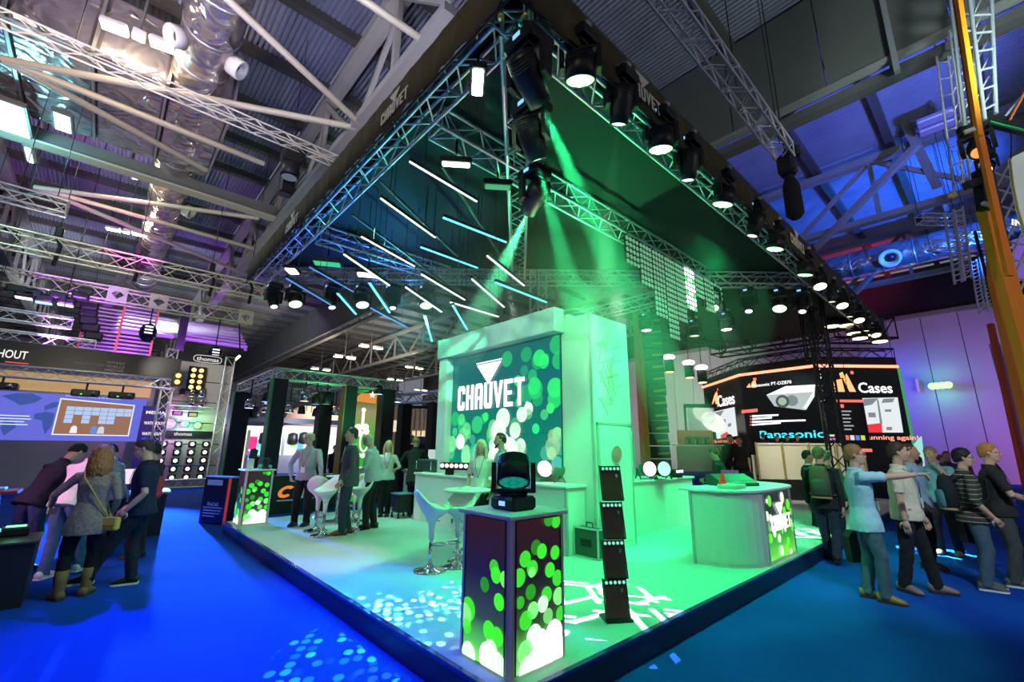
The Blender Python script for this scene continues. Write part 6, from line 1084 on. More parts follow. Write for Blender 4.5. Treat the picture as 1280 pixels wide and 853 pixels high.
ladder('violet lit ladder truss behind the orange masts at right', (1224, 322), (1236, 390), (1231, 320), (1243, 385), 15, 14, ALU, .03)
for (p, q, D_, l) in (((1150, 279), (1188, 264), 14, 'short level truss left of the hanging ladder, under the foil duct'), ((1163, 312), (1196, 305), 14.5, 'short level truss crossing behind the hanging ladder, left part'), ((1211, 302), (1228, 296), 14.5, 'short level truss crossing behind the hanging ladder, right part')):
    a, b = DP(*p, D_), DP(*q, D_); _t = truss(l, a, (b.x, b.y, a.z), .3, .3, .35, ALU, .022, .011, stuff=True); hang(_t, [(a.x, a.y, a.z), (b.x, b.y, a.z)])
rt2 = thing('lattice_mast', 'dark lattice mast with crossed braces at right edge, behind the orange mast', 'mast', DP(1262, 260, 7.5)); a0, a1, b0, b1 = [DP(*k, 7.6) for k in ((1240, 215), (1272, 372), (1262, 205), (1295, 350))]
for (p, q) in ((a0, a1), (b0, b1)): beam('post', p, q, .07, .07, STEELD, rt2)
for k in range(7): f, g = k / 7, (k + 1) / 7; rod('brace', a0.lerp(a1, f), b0.lerp(b1, g), .02, ALU, rt2); rod('brace', b0.lerp(b1, f), a0.lerp(a1, g), .02, ALU, rt2)
for (px, py, c, l, sc_) in ((1250, 180, (1, .12, .03), 'moving head with a glowing red lens at upper right edge', 1.25), (1262, 202, (1, .72, .35), 'lamp with a warm white lens under the red lens head', .8)):
    q = DP(px, py, 6.6); moving_head(l, q + V((.05, .25, .42 * sc_)), (CAM.x + 3, CAM.y + .5, 0), c, 'spot', 0, 20, sc_, 3.5, lenscol=c)
gp_ = thing('gantry_arm', 'dark level arm the red lens head hangs from, at right edge', 'truss', DP(1250, 155, 6.6)); dbeam(gp_, 'arm', (1228, 148), (1300, 166), 6.75, .16, .16, BLK); dbeam(gp_, 'green_edge', (1232, 151), (1300, 168), 6.62, .03, .03, mat('green_pipe', (.03, .35, .08), .4), ); dbeam(gp_, 'cable', (1262, 150), (1285, 108), 6.6, .03, .03, mat('orange_cable', (.6, .15, .03), .5)); dbeam(gp_, 'tube', (1252, 150), (1300, 95), 6.7, .035, .035, ALU)
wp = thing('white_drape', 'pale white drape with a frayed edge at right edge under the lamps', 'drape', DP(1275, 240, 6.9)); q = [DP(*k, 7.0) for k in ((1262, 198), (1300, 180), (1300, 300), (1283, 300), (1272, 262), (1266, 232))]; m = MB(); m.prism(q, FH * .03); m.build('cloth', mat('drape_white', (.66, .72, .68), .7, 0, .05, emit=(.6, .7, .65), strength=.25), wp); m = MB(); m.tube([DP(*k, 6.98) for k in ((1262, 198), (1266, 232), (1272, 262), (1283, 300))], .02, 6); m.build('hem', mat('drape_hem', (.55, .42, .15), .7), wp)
bn = thing('pink_lit_banner', 'pink lit patterned banner with white block at the right edge', 'banner', DP(1270, 450, 12)); 
def wq(nm, pts, D, m_): m = MB(); m.prism([DP(*k, D) for k in pts], FH * .04); m.build(nm, m_, bn)
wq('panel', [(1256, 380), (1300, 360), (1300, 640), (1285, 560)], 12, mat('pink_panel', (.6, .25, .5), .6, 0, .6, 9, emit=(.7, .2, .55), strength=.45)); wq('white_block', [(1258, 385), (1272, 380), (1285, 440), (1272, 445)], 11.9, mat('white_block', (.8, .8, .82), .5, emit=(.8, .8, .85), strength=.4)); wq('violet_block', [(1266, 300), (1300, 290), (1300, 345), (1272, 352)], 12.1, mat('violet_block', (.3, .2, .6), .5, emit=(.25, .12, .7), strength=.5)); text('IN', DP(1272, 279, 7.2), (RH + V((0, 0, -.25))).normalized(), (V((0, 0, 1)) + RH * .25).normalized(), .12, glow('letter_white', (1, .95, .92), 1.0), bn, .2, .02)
fx = thing('yellow_hook', 'small yellow hook on top of the hanging ladder truss', 'hook', DP(1190, 243, 13)); m = MB(); m.sphere(DP(1190, 244, 13), .12, 10, 6); m.build('hook_body', mat('yellow', (.8, .55, .03), .4), fx); rod('chain', DP(1190, 246, 13), V((*DP(1190, 246, 13)[:2], 10)), .015, BLKM, fx)

a, b = G(817, -60, 7.4), G(968, 205, 7.4); ym = (a.y + b.y) / 2; _t = truss('silver box truss sloping down the picture between dark cladding and right fascia', (a.x, ym, 7.4), (b.x, ym, 7.4), .3, .3, .33, ALU, .025, .012); hang(_t, [(b.x - .3, ym, 7.6), (b.x - 2.4, ym, 7.6)])
t = thing('chain_hoist', 'black chain hoist and bag at the lower end of the silver sloping truss', 'hoist', (b.x, ym, 7.2)); m = MB(); m.box((b.x, ym, 7.25), (.3, .3, .42), bev=.05); m.box((b.x + .1, ym - .1, 7.55), (.2, .3, .2), bev=.04); m.build('motor', BLK, t); m = MB(); m.tube([(b.x, ym, 7.05), (b.x + .05, ym, 6.8), (b.x + .05, ym, 6.2), (b.x + .05, ym, 6.1)], [.06, .15, .16, .08], 12); m.build('chain_bag', BLKF, t); rod('chain', (b.x, ym, 7.5), (b.x, ym, DECKZ + .02), .012, BLKM, t)

def down(t, nm, p, q, D, w, h, m_):
    a, b = DP(*p, D), DP(*q, D); k = b.z / (a.z - b.z); beam(nm, b, b + (b - a) * k, w, h, m_, t, up=FH)
down(ot, 'mast_section', (1232, 255), (1290, 470), 6.5, .24, .14, ORY); down(ot2, 'mast_section', (1241, 345), (1290, 560), 10, .2, .12, OR); down(ot2, 'red_pole', (1238, 405), (1290, 640), 10.5, .10, .1, MATS['red_pole']); down(ot2, 'violet_pole', (1243, 430), (1300, 640), 10.6, .18, .1, MATS['violet_pole'])
q = DP(1299, 600, 12.1); rod('pole', (q.x, q.y, 0), (q.x, q.y, DP(1299, 290, 12.1).z), .04, BLKM, bn); rod('pole', DP(1264, 378, 12.1), (*DP(1264, 378, 12.1)[:2], DP(1264, 296, 12.1).z), .03, BLKM, bn)
for k in ((1264, 199), (1298, 182)): a = DP(*k, 7.0); rod('tie', a, DP(k[0], 158, 6.75), .01, BLKM, wp)
a, b = DP(1272, 372, 7.6), DP(1295, 350, 7.6); beam('post', a, (a.x, a.y, 0), .07, .07, STEELD, rt2); beam('post', b, (b.x, b.y, 0), .07, .07, STEELD, rt2)
# ------------------------------------------------------------------ people
from mathutils import noise
_TS = bpy.data.scenes.new('scratch')
def fuse(mb, vox, smooth=3, wr=0.0, wscale=9.0, keep=None):
    """one continuous skin over overlapping shapes, lightly smoothed and wrinkled; returns an MB"""
    me = bpy.data.meshes.new('t'); me.from_pydata(mb.v, [], mb.f); me.update()
    bm = bmesh.new(); bm.from_mesh(me); bmesh.ops.recalc_face_normals(bm, faces=bm.faces); bm.to_mesh(me); bm.free()
    o = bpy.data.objects.new('t', me); _TS.collection.objects.link(o)
    r = o.modifiers.new('r', 'REMESH'); r.mode = 'VOXEL'; r.voxel_size = vox
    s = o.modifiers.new('s', 'SMOOTH'); s.factor = .5; s.iterations = smooth
    with bpy.context.temp_override(scene=_TS, view_layer=_TS.view_layers[0]): dg = bpy.context.evaluated_depsgraph_get()
    dg.update(); ev = o.evaluated_get(dg); m2 = bpy.data.meshes.new_from_object(ev)
    out = MB(); nv = [v.normal.copy() for v in m2.vertices]; vs = [v.co.copy() for v in m2.vertices]
    if wr:
        for i, p in enumerate(vs):
            q = V((p.x * wscale, p.y * wscale, p.z * wscale * .7 + (p.x + p.y) * wscale * .5)); vs[i] = p + nv[i] * (wr * (abs(noise.noise(q)) * 1.6 - .5 + .5 * noise.noise(q * 2.3)))
    out.add(vs, [tuple(p.vertices) for p in m2.polygons], 0, True)
    bpy.data.objects.remove(o); bpy.data.meshes.remove(me); bpy.data.meshes.remove(m2); return out
SKIN = mat('skin', (.62, .36, .25), .5, 0, .08, 14, spec=.35); SKIND = mat('skin_tan', (.48, .25, .16), .5, 0, .08, 14, spec=.35)
EYE = mat('eye_white', (.75, .74, .72), .2, 0, 0); IRIS = mat('iris', (.03, .02, .015), .15, 0, 0); LIP = mat('lips', (.48, .2, .17), .45, 0, .05)
def clothm(name, col, rough=.85, stripes=None, weave=True):
    n = 'cloth_' + name
    if n in MATS: return MATS[n]
    m = mat(n, col, rough, 0, .10, 9, spec=.2, bump=.25 if weave else 0, bscale=240)
    if stripes:
        nt = m.node_tree; N = nt.nodes; L = nt.links; b = N['Principled BSDF']; tc = N.new('ShaderNodeTexCoord'); sp = N.new('ShaderNodeSeparateXYZ'); L.new(tc.outputs['Object'], sp.inputs[0])
        mu = N.new('ShaderNodeMath'); mu.operation = 'MULTIPLY'; mu.inputs[1].default_value = stripes[0]; L.new(sp.outputs['Z'], mu.inputs[0]); fr = N.new('ShaderNodeMath'); fr.operation = 'FRACT'; L.new(mu.outputs[0], fr.inputs[0])
        lt = N.new('ShaderNodeMath'); lt.operation = 'LESS_THAN'; lt.inputs[1].default_value = stripes[1]; L.new(fr.outputs[0], lt.inputs[0]); mx = N.new('ShaderNodeMix'); mx.data_type = 'RGBA'; mx.inputs['A'].default_value = tuple(col) + (1,); mx.inputs['B'].default_value = tuple(stripes[2]) + (1,)
        L.new(lt.outputs[0], mx.inputs['Factor']); L.new(mx.outputs['Result'], b.inputs['Base Color'])
    return m
def tweed():
    m = mat('cloth_tweed', (.26, .20, .17), .95, 0, .85, 55, spec=.1, bump=.5, bscale=90); return m
def ik(a, t, l1, l2, hint):
    d = t - a; L = d.length
    if L > (l1 + l2) * .999: t = a + d * ((l1 + l2) * .999 / L); d = t - a; L = d.length
    x = (l1 * l1 - l2 * l2 + L * L) / (2 * L); h = math.sqrt(max(0, l1 * l1 - x * x)); u = d / L; k = V(hint); k = (k - u * k.dot(u)); k = k.normalized() if k.length > 1e-4 else V((0, 0, 1)); return a + u * x + k * h, t
def hand(b, w, d, side, nrm, H, pose='relaxed', fat=1.0):
    """palm, four unequal fingers and a side thumb; d points along the hand, nrm out of the back of the hand, side towards the thumb"""
    d = d.normalized(); n = (V(nrm) - d * V(nrm).dot(d)).normalized(); s = n.cross(d) * side; L = .050 * H; b.tube([w - d * .012, w + d * L * .5, w + d * L], [(.012 * H, .0095 * H), (.021 * H, .010 * H), (.020 * H, .0085 * H)], 8, ax=s)
    for k, (off, ln) in enumerate(((.0155, .040), (.0052, .046), (-.0052, .043), (-.0150, .033))):
        p = w + d * L + s * off * H; ln *= H; r = .0052 * H * fat; curl = {'relaxed': .35, 'grip': 1.15, 'flat': .1, 'point': (0.02 if k == 0 else 1.3)}[pose]; q = [p - d * .01]; dirv = d.copy(); cur = p
        for seg in (.45, .32, .26): dirv = (dirv * math.cos(curl) - n * math.sin(curl)).normalized(); cur = cur + dirv * ln * seg; q.append(cur.copy())
        b.tube(q, [r * 1.1, r * 1.05, r * .95, r * .75], 6)
    p = w + d * .012 * H + s * .018 * H; b.tube([p, p + (d * .6 + s * .7).normalized() * .022 * H, p + (d * .9 + s * .45 - n * .3).normalized() * .044 * H], [.0075 * H, .0065 * H, .005 * H], 6)
def person(label, pos, yaw, H=1.75, lean=0, side=0, turn=0, nod=0, feet=((-.07, 0), (.07, 0)), hands=(None, None), hpose=('relaxed', 'relaxed'), top=None, sleeve='short', bottom=None, shoes=None, hair=None, hairstyle='short', skin=None, belly=0.0, female=False, glasses=False, beard=None, near=True, hem=-.05, collar=True, z0=0.0, tie=None, lanyard=None, boots=False, jacket=None, group=None, elbow=(None, None), footyaw=(0, 0), base=None, lift=(0, 0), hipf=0, ponytail=False, fingers=True):
    pos = V(pos); y = math.radians(yaw) + math.atan2((pos - CAM).dot(RH), (pos - CAM).dot(FH)); f = FH * math.cos(y) + RH * math.sin(y); r = RH * math.cos(y) - FH * math.sin(y); up = V((0, 0, 1)); Lc = lambda a, b, c: r * a + f * b + up * c   # person's right, forward, up
    root = thing('person', label, 'person', (pos.x, pos.y, z0), 0, group); skin = skin or SKIN; vox = .0095 if near else .015
    le, si = math.radians(lean), math.radians(side); ax = (up * math.cos(le) + f * math.sin(le)); ax = (ax * math.cos(si) + r * math.sin(si)).normalized(); tf = (f - ax * f.dot(ax)).normalized(); tr = tf.cross(ax)
    Pv = Lc(0, hipf, .530 * H) - up * .0; shw = (.098 if female else .112) * H
    at = lambda k: Pv + ax * k * H
    kneeL, ankL = .240 * H, .2325 * H; legs = []
    for i, s in enumerate((-1, 1)):
        hip = Pv + tr * s * .052 * H - up * .02 * H; fx, fy = feet[i]; fy0 = math.radians(footyaw[i]); ff = f * math.cos(fy0) + r * math.sin(fy0); ank = Lc(fx, fy, .042 * H + lift[i]); kn, ank = ik(hip, ank, kneeL, ankL, ff + r * s * .1); legs.append((hip, kn, ank, ff, s))
    hd_yaw, hd_nod = math.radians(turn), math.radians(nod); hf = tf * math.cos(hd_yaw) + tr * math.sin(hd_yaw); hup = (ax * .6 + up * .4).normalized(); hf = (hf - hup * hf.dot(hup)).normalized(); hr = hf.cross(hup)
    hu2 = hup * math.cos(hd_nod) + hf * math.sin(hd_nod); hf2 = hf * math.cos(hd_nod) - hup * math.sin(hd_nod); neck = at(.315); hh = .132 * H; HC_ = neck + (ax * .45 + hup * .55).normalized() * .048 * H + hu2 * .052 * H + hf * .016 * H
    hp = lambda x, y_, z: HC_ + hr * x * hh + hf2 * y_ * hh + hu2 * z * hh
    b = MB()
    RG = [(-.50, .20, .10, .12), (-.43, .16, .19, .21), (-.30, .06, .33, .28), (-.15, .02, .385, .32), (0, 0, .41, .345), (.12, -.02, .43, .36), (.28, -.04, .42, .35), (.40, -.04, .33, .29), (.47, -.04, .21, .19), (.50, -.04, .05, .05)]
    n = 16; vs = []; fs = []
    for z, cy, ry, rx in RG:
        for k in range(n): a = 2 * PI * k / n; vs.append(hp(rx * math.sin(a) * (1 if not female else .94), cy + ry * math.cos(a), z))
    for i in range(len(RG) - 1):
        for k in range(n): l = (k + 1) % n; fs.append((i * n + k, i * n + l, i * n + n + l, i * n + n + k))
    fs.append(tuple(range(n))); fs.append(tuple(len(RG) * n - n + k for k in range(n))[::-1]); b.add(vs, fs)
    b.tube([hp(0, .36, .10), hp(0, .44, -.02), hp(0, .475, -.10)], [.045 * hh, .06 * hh, .075 * hh], 8); b.sphere(hp(0, .44, -.12), .075 * hh, 8, 6)
    b.tube([hp(-.2, .30, .09), hp(0, .375, .085), hp(.2, .30, .09)], .05 * hh, 6); b.tube([hp(-.1, .355, -.26), hp(0, .385, -.25), hp(.1, .355, -.26)], .045 * hh, 6); b.sphere(hp(0, .31, -.42), .085 * hh, 8, 6)
    for s in (-1, 1):
        b.tube([hp(.35 * s, -.06, .06), hp(.385 * s, -.05, .0), hp(.36 * s, -.02, -.13)], [.055 * hh, .07 * hh, .04 * hh], 8); b.sphere(hp(.19 * s, .26, -.1), .11 * hh, 8, 6)
    b.tube([at(.27), neck, HC_ - hu2 * .3 * hh - hf2 * .04 * hh], [.036 * H, .031 * H, .033 * H], 12)
    TR = [(-.045, .088, .066), (.0, .094, .070 + belly * .4), (.07, .082, .062 + belly), (.14, .088, .066 + belly * .7), (.20, .098, .071), (.26, .092, .060), (.30, .055, .042)]
    if female: TR = [(-.045, .092, .068), (.0, .096, .070), (.09, .072, .056), (.16, .080, .066), (.205, .086, .075), (.26, .080, .054), (.30, .046, .036)]
    b.tube([at(k) for k, _, _ in TR], [(p * H, q * H) for _, p, q in TR], 16, ax=tr)
    arms = []
    for i, s in enumerate((-1, 1)):
        sh = at(.268) + tr * s * shw; hd = hands[i]; tgt = Lc(*hd) * 1.0 if hd is not None else sh + tr * s * .04 * H + tf * .05 * H - up * .33 * H
        if hd is not None: tgt = r * hd[0] + f * hd[1] + up * hd[2]
        hint = elbow[i]; hint = (r * hint[0] + f * hint[1] + up * hint[2]) if hint else (-tf * .9 + tr * s * .5 - up * .4)
        el, wr = ik(sh, tgt, .170 * H, .150 * H, hint); arms.append((sh, el, wr, s)); k = .86 if female else 1
        b.tube([sh - tr * s * .03 * H, sh, sh.lerp(el, .5), el, el.lerp(wr, .35), wr], [.026 * H * k, .031 * H * k, .027 * H * k, .022 * H * k, .0225 * H * k, .0155 * H * k], 10)
    for hip, kn, ank, ff, s in legs: b.tube([hip + up * .03 * H, hip, hip.lerp(kn, .5), kn, kn.lerp(ank, .35), ank], [.05 * H, .054 * H, .044 * H, .032 * H, .032 * H, .021 * H], 12); b.tube([ank, ank + ff * .05 * H - up * .025 * H, ank + ff * .085 * H - up * .03 * H], [.021 * H, .02 * H, .014 * H], 8)
    body = fuse(b, vox, 3)
    for i, (sh, el, wr, s) in enumerate(arms):
        d = (wr - el).normalized(); nr = tr * s if hpose[i] != 'point' and hpose[i] != 'flat' else up
        if fingers: hand(body, wr, d, -1 if (s > 0) == (hpose[i] not in ('point', 'flat')) else 1, nr, H, hpose[i])
        else: body.tube([wr, wr + d * .05 * H, wr + d * .1 * H], [(.018 * H, .012 * H), (.02 * H, .012 * H), (.01 * H, .008 * H)], 8, ax=tf)
    B_ = lambda m, nm, ma, lb=None: m.build(nm, ma, root, world=False, label=lb)
    bd = B_(body, 'body', skin)
    m = MB(); mi = MB()
    for s in (-1, 1): m.sphere(hp(.145 * s, .335, .02), .05 * hh, 8, 6); mi.sphere(hp(.145 * s, .372, .02), .027 * hh, 8, 6)
    B_(m, 'eyes', EYE); B_(mi, 'irises', IRIS); m = MB(); m.tube([hp(-.12, .372, -.258), hp(-.05, .41, -.245), hp(0, .408, -.25), hp(.05, .41, -.245), hp(.12, .372, -.258)], [.012 * hh, .024 * hh, .022 * hh, .024 * hh, .012 * hh], 6); B_(m, 'mouth', LIP)
    hm = mat('hair_%s' % '_'.join('%.2f' % c for c in (hair or (.1, .07, .05))), hair or (.1, .07, .05), .6, 0, .3, 60, spec=.3)
    m = MB()
    for s in (-1, 1): m.tube([hp(.06 * s, .385, .115), hp(.14 * s, .372, .135), hp(.23 * s, .30, .11)], [.014 * hh, .018 * hh, .01 * hh], 5)
    B_(m, 'eyebrows', hm)
    if hairstyle != 'bald':
        m = MB(); t = .042 if hairstyle == 'crop' else .072
        def cap(lo, thick, yb=-.06):
            vv = []; ff_ = []; R = 7; n2 = 18
            for i in range(R + 1):
                for k in range(n2):
                    a = 2 * PI * k / n2; front = math.cos(a); lim = lo[0] + (lo[1] - lo[0]) * (front * .5 + .5) ** 1.2 + (lo[2] if abs(math.sin(a)) > .8 and front > -.2 else 0); zz = lim + (.5 - lim) * (i / R); zz2 = min(.5, max(-.5, zz)); q = math.sqrt(max(0, 1 - max(0, (zz2 - .1) / .41) ** 2)) if zz2 > .1 else 1 - .18 * max(0, -zz2 - .05); th = thick * min(1, .15 + i / 2.2); vv.append(hp((.345 * q + th * .8) * math.sin(a), -.03 + (.405 * q + th * (.75 if front > 0 else 1)) * math.cos(a), zz2 + (thick * .8 + .05) * (i / R) ** 1.5))
            for i in range(R):
                for k in range(n2): l = (k + 1) % n2; ff_.append((i * n2 + k, i * n2 + l, i * n2 + n2 + l, i * n2 + n2 + k))
            ff_.append(tuple(R * n2 + k for k in range(n2))[::-1]); ff_.append(tuple(range(n2))); m.add(vv, ff_, 0, True)
        lo = {'short': (-.30, .33, -.02), 'crop': (-.26, .36, 0.0), 'long': (-.4, .30, -.1), 'receding': (-.25, .42, .0), 'fringe': (-.32, .25, -.04)}[hairstyle if hairstyle in ('short', 'crop', 'long', 'receding', 'fringe') else 'short']
        cap(lo, t)
        if hairstyle == 'long':
            for a in range(-5, 6):
                ang = a * .30; sx, sy = math.sin(ang), -math.cos(ang); p0 = hp(.37 * sx, .40 * sy - .02, .2); p1 = hp(.44 * sx, .46 * sy - .02, -.25); p2 = hp(.46 * sx, .50 * sy - .04, -.75) ; p3 = hp(.42 * sx, .46 * sy - .05, -1.12 - .06 * (a % 3)); m.tube([p0, p1, p2, p3], [.10 * hh, .13 * hh, .13 * hh, .05 * hh], 8)
        hm_ = fuse(m, .009 if near else .016, 1, .007, 32) ; B_(hm_, 'hair', hm)
    if hairstyle == 'bald' and hair:
        m = MB()
        for k in range(-6, 7): a = k * .27; m.tube([hp(.355 * math.sin(a), -.03 - .42 * math.cos(a), .12), hp(.36 * math.sin(a), -.03 - .43 * math.cos(a), 0), hp(.33 * math.sin(a), -.03 - .40 * math.cos(a), -.2)], [.03 * hh, .04 * hh, .03 * hh], 6)
        B_(fuse(m, .011, 1), 'hair', hm)
    if beard:
        m = MB(); m.tube([hp(-.27, .10, -.2), hp(-.2, .27, -.38), hp(0, .35, -.46), hp(.2, .27, -.38), hp(.27, .10, -.2)], [.04 * hh, .07 * hh, .09 * hh, .07 * hh, .04 * hh], 8); m.tube([hp(-.13, .36, -.24), hp(0, .415, -.195), hp(.13, .36, -.24)], .026 * hh, 6); B_(m, 'beard', mat('beard_%.2f' % beard[0], beard, .8, 0, .2, 60))
    if glasses:
        m = MB()
        for s in (-1, 1): c = hp(.155 * s, .415, .015); m.tube([c + hr * .11 * hh * math.cos(k * PI / 7) + hu2 * .075 * hh * math.sin(k * PI / 7) for k in range(14)], .011 * hh, 5, closed=True); m.tube([hp(.26 * s, .40, .03), hp(.36 * s, -.02, .05)], .012 * hh, 5)
        m.tube([hp(-.05, .43, .03), hp(.05, .43, .03)], .012 * hh, 5); B_(m, 'glasses', BLK)
    # clothes
    top = top or clothm('grey', (.3, .3, .3)); g = .010 + (.004 if jacket else 0); c = MB(); R2 = [(k, p * 1.05 * H + g, q * 1.06 * H + g) for k, p, q in TR[:-1]]
    hem = hem + .035; hz_ = [(hem - .03, .114 * H + g, .090 * H + g), (hem * .4 - .01, .113 * H + g, (.088 + belly * .4) * H + g)] + [(k, p, q) for k, p, q in R2 if k > .02]
    hz_ += [(.285, (.066 if not female else .056) * H + g, .05 * H + g), (.318 if collar else .30, .040 * H + .006, .038 * H + .006)]
    c.tube([at(k) for k, _, _ in hz_], [(p, q) for _, p, q in hz_], 20, ax=tr)
    for sh, el, wr, s in arms:
        k = .86 if female else 1
        if sleeve == 'short': e = sh.lerp(el, .80); c.tube([sh - tr * s * .05 * H, sh, sh.lerp(el, .5), e], [.034 * H, .039 * H * k + g * .3, .036 * H * k, .035 * H * k], 12)
        elif sleeve == 'rolled': e = el.lerp(wr, .25); c.tube([sh - tr * s * .05 * H, sh, sh.lerp(el, .5), el, e], [.034 * H, .038 * H * k + g * .3, .034 * H * k, .031 * H * k, .029 * H * k], 12)
        elif sleeve == 'long': c.tube([sh - tr * s * .05 * H, sh, sh.lerp(el, .5), el, el.lerp(wr, .5), wr - (wr - el).normalized() * .005], [.034 * H, .038 * H * k + g * .4, .034 * H * k, .030 * H * k, .027 * H * k, .0225 * H * k], 12)
    B_(fuse(c, vox * 1.15, 3, .008 if near else .005, 11), 'shirt' if not jacket else 'jacket', top)
    if collar:
        m = MB(); cc = at(.318) - tf * .003 * H; m.tube([cc + tr * .041 * H * math.cos(k * PI / 9) + tf * .040 * H * math.sin(k * PI / 9) - ax * .010 * H * max(0, math.sin(k * PI / 9)) for k in range(18)], [(.013 * H, .004 * H)] * 18, 6, closed=True, ax=ax); B_(m, 'collar', jacket or top)
    if jacket:
        m = MB(); 
        m.prism([at(.30) + tf * (.052 * H + g) + tr * .028 * H, at(.30) + tf * (.052 * H + g) - tr * .028 * H, at(.14) + tf * (.073 * H + belly * H * .7 + g * 1.5)], tf * .006); B_(m, 'shirt_front', jacket)
    bottom = bottom or clothm('jeans', (.05, .07, .12)); c = MB()
    c.tube([at(.035), at(0), at(-.04)], [(.094 * H, .071 * H + belly * H * .3), (.102 * H, .077 * H + belly * H * .2), (.100 * H, .074 * H)], 16, ax=tr)
    lr = .98 if boots or female else 1.0
    for hip, kn, ank, ff, s in legs:
        e = ank - up * (.016 * H if not boots else -.12 * H); c.tube([hip + up * .035 * H, hip - up * .01 * H, hip.lerp(kn, .5), kn, kn.lerp(ank, .45), kn.lerp(ank, .85), e], [.044 * H, .056 * H * lr, .052 * H * lr, .042 * H * lr, .040 * H * lr, .037 * H * lr, (.039 if not boots else .036) * H * lr], 12)
    B_(fuse(c, vox * 1.15, 3, .008 if near else .005, 11), 'trousers', bottom)
    shoes = shoes or mat('shoe_black', (.015, .014, .014), .4, 0, .1)
    for hip, kn, ank, ff, s in legs:
        m = MB(); rr = ff.cross(up); h0 = ank - up * .042 * H; ln = .148 * H
        P_ = [(-.30, .022, .028), (-.22, .028, .030), (.0, .027, .034), (.30, .028, .026), (.52, .029, .020), (.64, .025, .016), (.71, .016, .011), (.74, .006, .005)]
        m.tube([h0 + ff * k * ln + up * hgt * H * .92 for k, w_, hgt in P_], [(w_ * H, hgt * H) for k, w_, hgt in P_], 12, ax=rr)
        if boots: m.tube([ank + up * .14 * H, ank + up * .07 * H, ank, ank - up * .02 * H], [.036 * H, .033 * H, .029 * H, .029 * H], 12)
        m2 = MB(); so_ = [(-.32, .020), (-.2, .030), (.1, .029), (.45, .032), (.62, .029), (.72, .018), (.76, .006)]; pl = [h0 + ff * k * ln + rr * w_ * H for k, w_ in so_] + [h0 + ff * k * ln - rr * w_ * H for k, w_ in reversed(so_)]; m2.prism(pl, up * .012 * H)
        sh_ = B_(m, 'boot' if boots else 'shoe', shoes); q = m2.build('sole', mat('sole_%s' % ('white' if base == 'white' else 'dark'), (.75, .75, .72) if base == 'white' else (.03, .025, .02), .6), sh_, world=False)
    if lanyard:
        m = MB(); gp_ = lambda k, x, e=0: at(k) + tr * x * H + tf * ((.072 + belly * .9) * H + g + .012 + e); low = .10
        for s in (-1, 1): m.tube([at(.315) + tr * s * .043 * H, at(.285) + tr * s * .048 * H + tf * (.055 * H + g), gp_(.2, s * .028), gp_(low, 0)], .0035, 5)
        B_(m, 'lanyard', BLKF); m = MB(); q = gp_(low - .03, 0, .004); m.prism([q + tr * .024 * H + ax * .03 * H, q - tr * .024 * H + ax * .03 * H, q - tr * .024 * H - ax * .032 * H, q + tr * .024 * H - ax * .032 * H], tf * .003); B_(m, 'badge', mat('badge_white', (.85, .85, .82), .4, 0, .02))
    return dict(root=root, at=at, tr=tr, tf=tf, ax=ax, up=up, f=f, r=r, arms=arms, H=H, hp=hp, hh=hh, B=B_, legs=legs)
BR, DB, GI, BLO, GRY, BLA = (.16, .085, .04), (.05, .03, .02), (.42, .17, .05), (.75, .55, .25), (.42, .42, .42), (.012, .01, .01)
JEAN = clothm('jeans_blue', (.07, .115, .16)); JEAND = clothm('jeans_dark', (.03, .045, .07)); DARK = clothm('dark_trousers', (.018, .018, .022)); BROWN = mat('shoe_brown', (.34, .14, .04), .4, 0, .15)
def backpack(P, label, m1, m2, w=.15, h=.26, base_k=.02):
    H = P['H']; at, tr, tf, ax = P['at'], P['tr'], P['tf'], P['ax']; t = thing('backpack', label, 'backpack', P['root'].location); off = V(P['root'].location)
    c = at(base_k + h / 2) - tf * .12 * H + off; m = MB(); R = [(-.5, .8, .7), (-.46, .98, 1), (0, 1.0, 1.1), (.3, .92, .95), (.46, .68, .7), (.5, .4, .4)]
    m.tube([c + ax * k * h * H for k, a, b in R], [(w * H * .5 * 1.9 * a / 2 + .01, .052 * H * b) for k, a, b in R], 16, ax=tr); m.build('bag_body', m1, t)
    m = MB(); m.tube([c - tf * .045 * H + ax * k * h * H for k in (-.42, -.38, .0, .08)], [(w * H * .36, .014 * H), (w * H * .42, .026 * H), (w * H * .40, .028 * H), (w * H * .3, .012 * H)], 14, ax=tr); m.build('front_pocket', m2, t)
    m = MB(); m.tube([c - ax * .5 * h * H + ax * k for k in (0, .03)], [(w * H * .47 + .012, .060 * H)] * 2, 16, ax=tr); m.build('bottom_panel', mat('bag_tan', (.45, .25, .10), .7, 0, .1), t)
    for s in (-1, 1): m = MB(); x = tr * s * .07 * H; m.tube([c + x + ax * .42 * h * H + tf * .04 * H, at(.305) + off + x + tf * .02 * H, at(.25) + off + x * 1.05 + tf * .09 * H, at(.12) + off + x * 1.15 + tf * .085 * H, at(.05) + off + x * 1.35 - tf * .03 * H, c + x * 1.1 - ax * .4 * h * H + tf * .03 * H], [(.019 * H, .005 * H)] * 6, 6, ax=tr); m.build('strap', m1, t)
    m = MB(); m.tube([c + ax * .5 * h * H + tr * .03 * H, c + ax * .56 * h * H, c + ax * .5 * h * H - tr * .03 * H], .006, 6); m.build('grab_handle', m1, t); return t
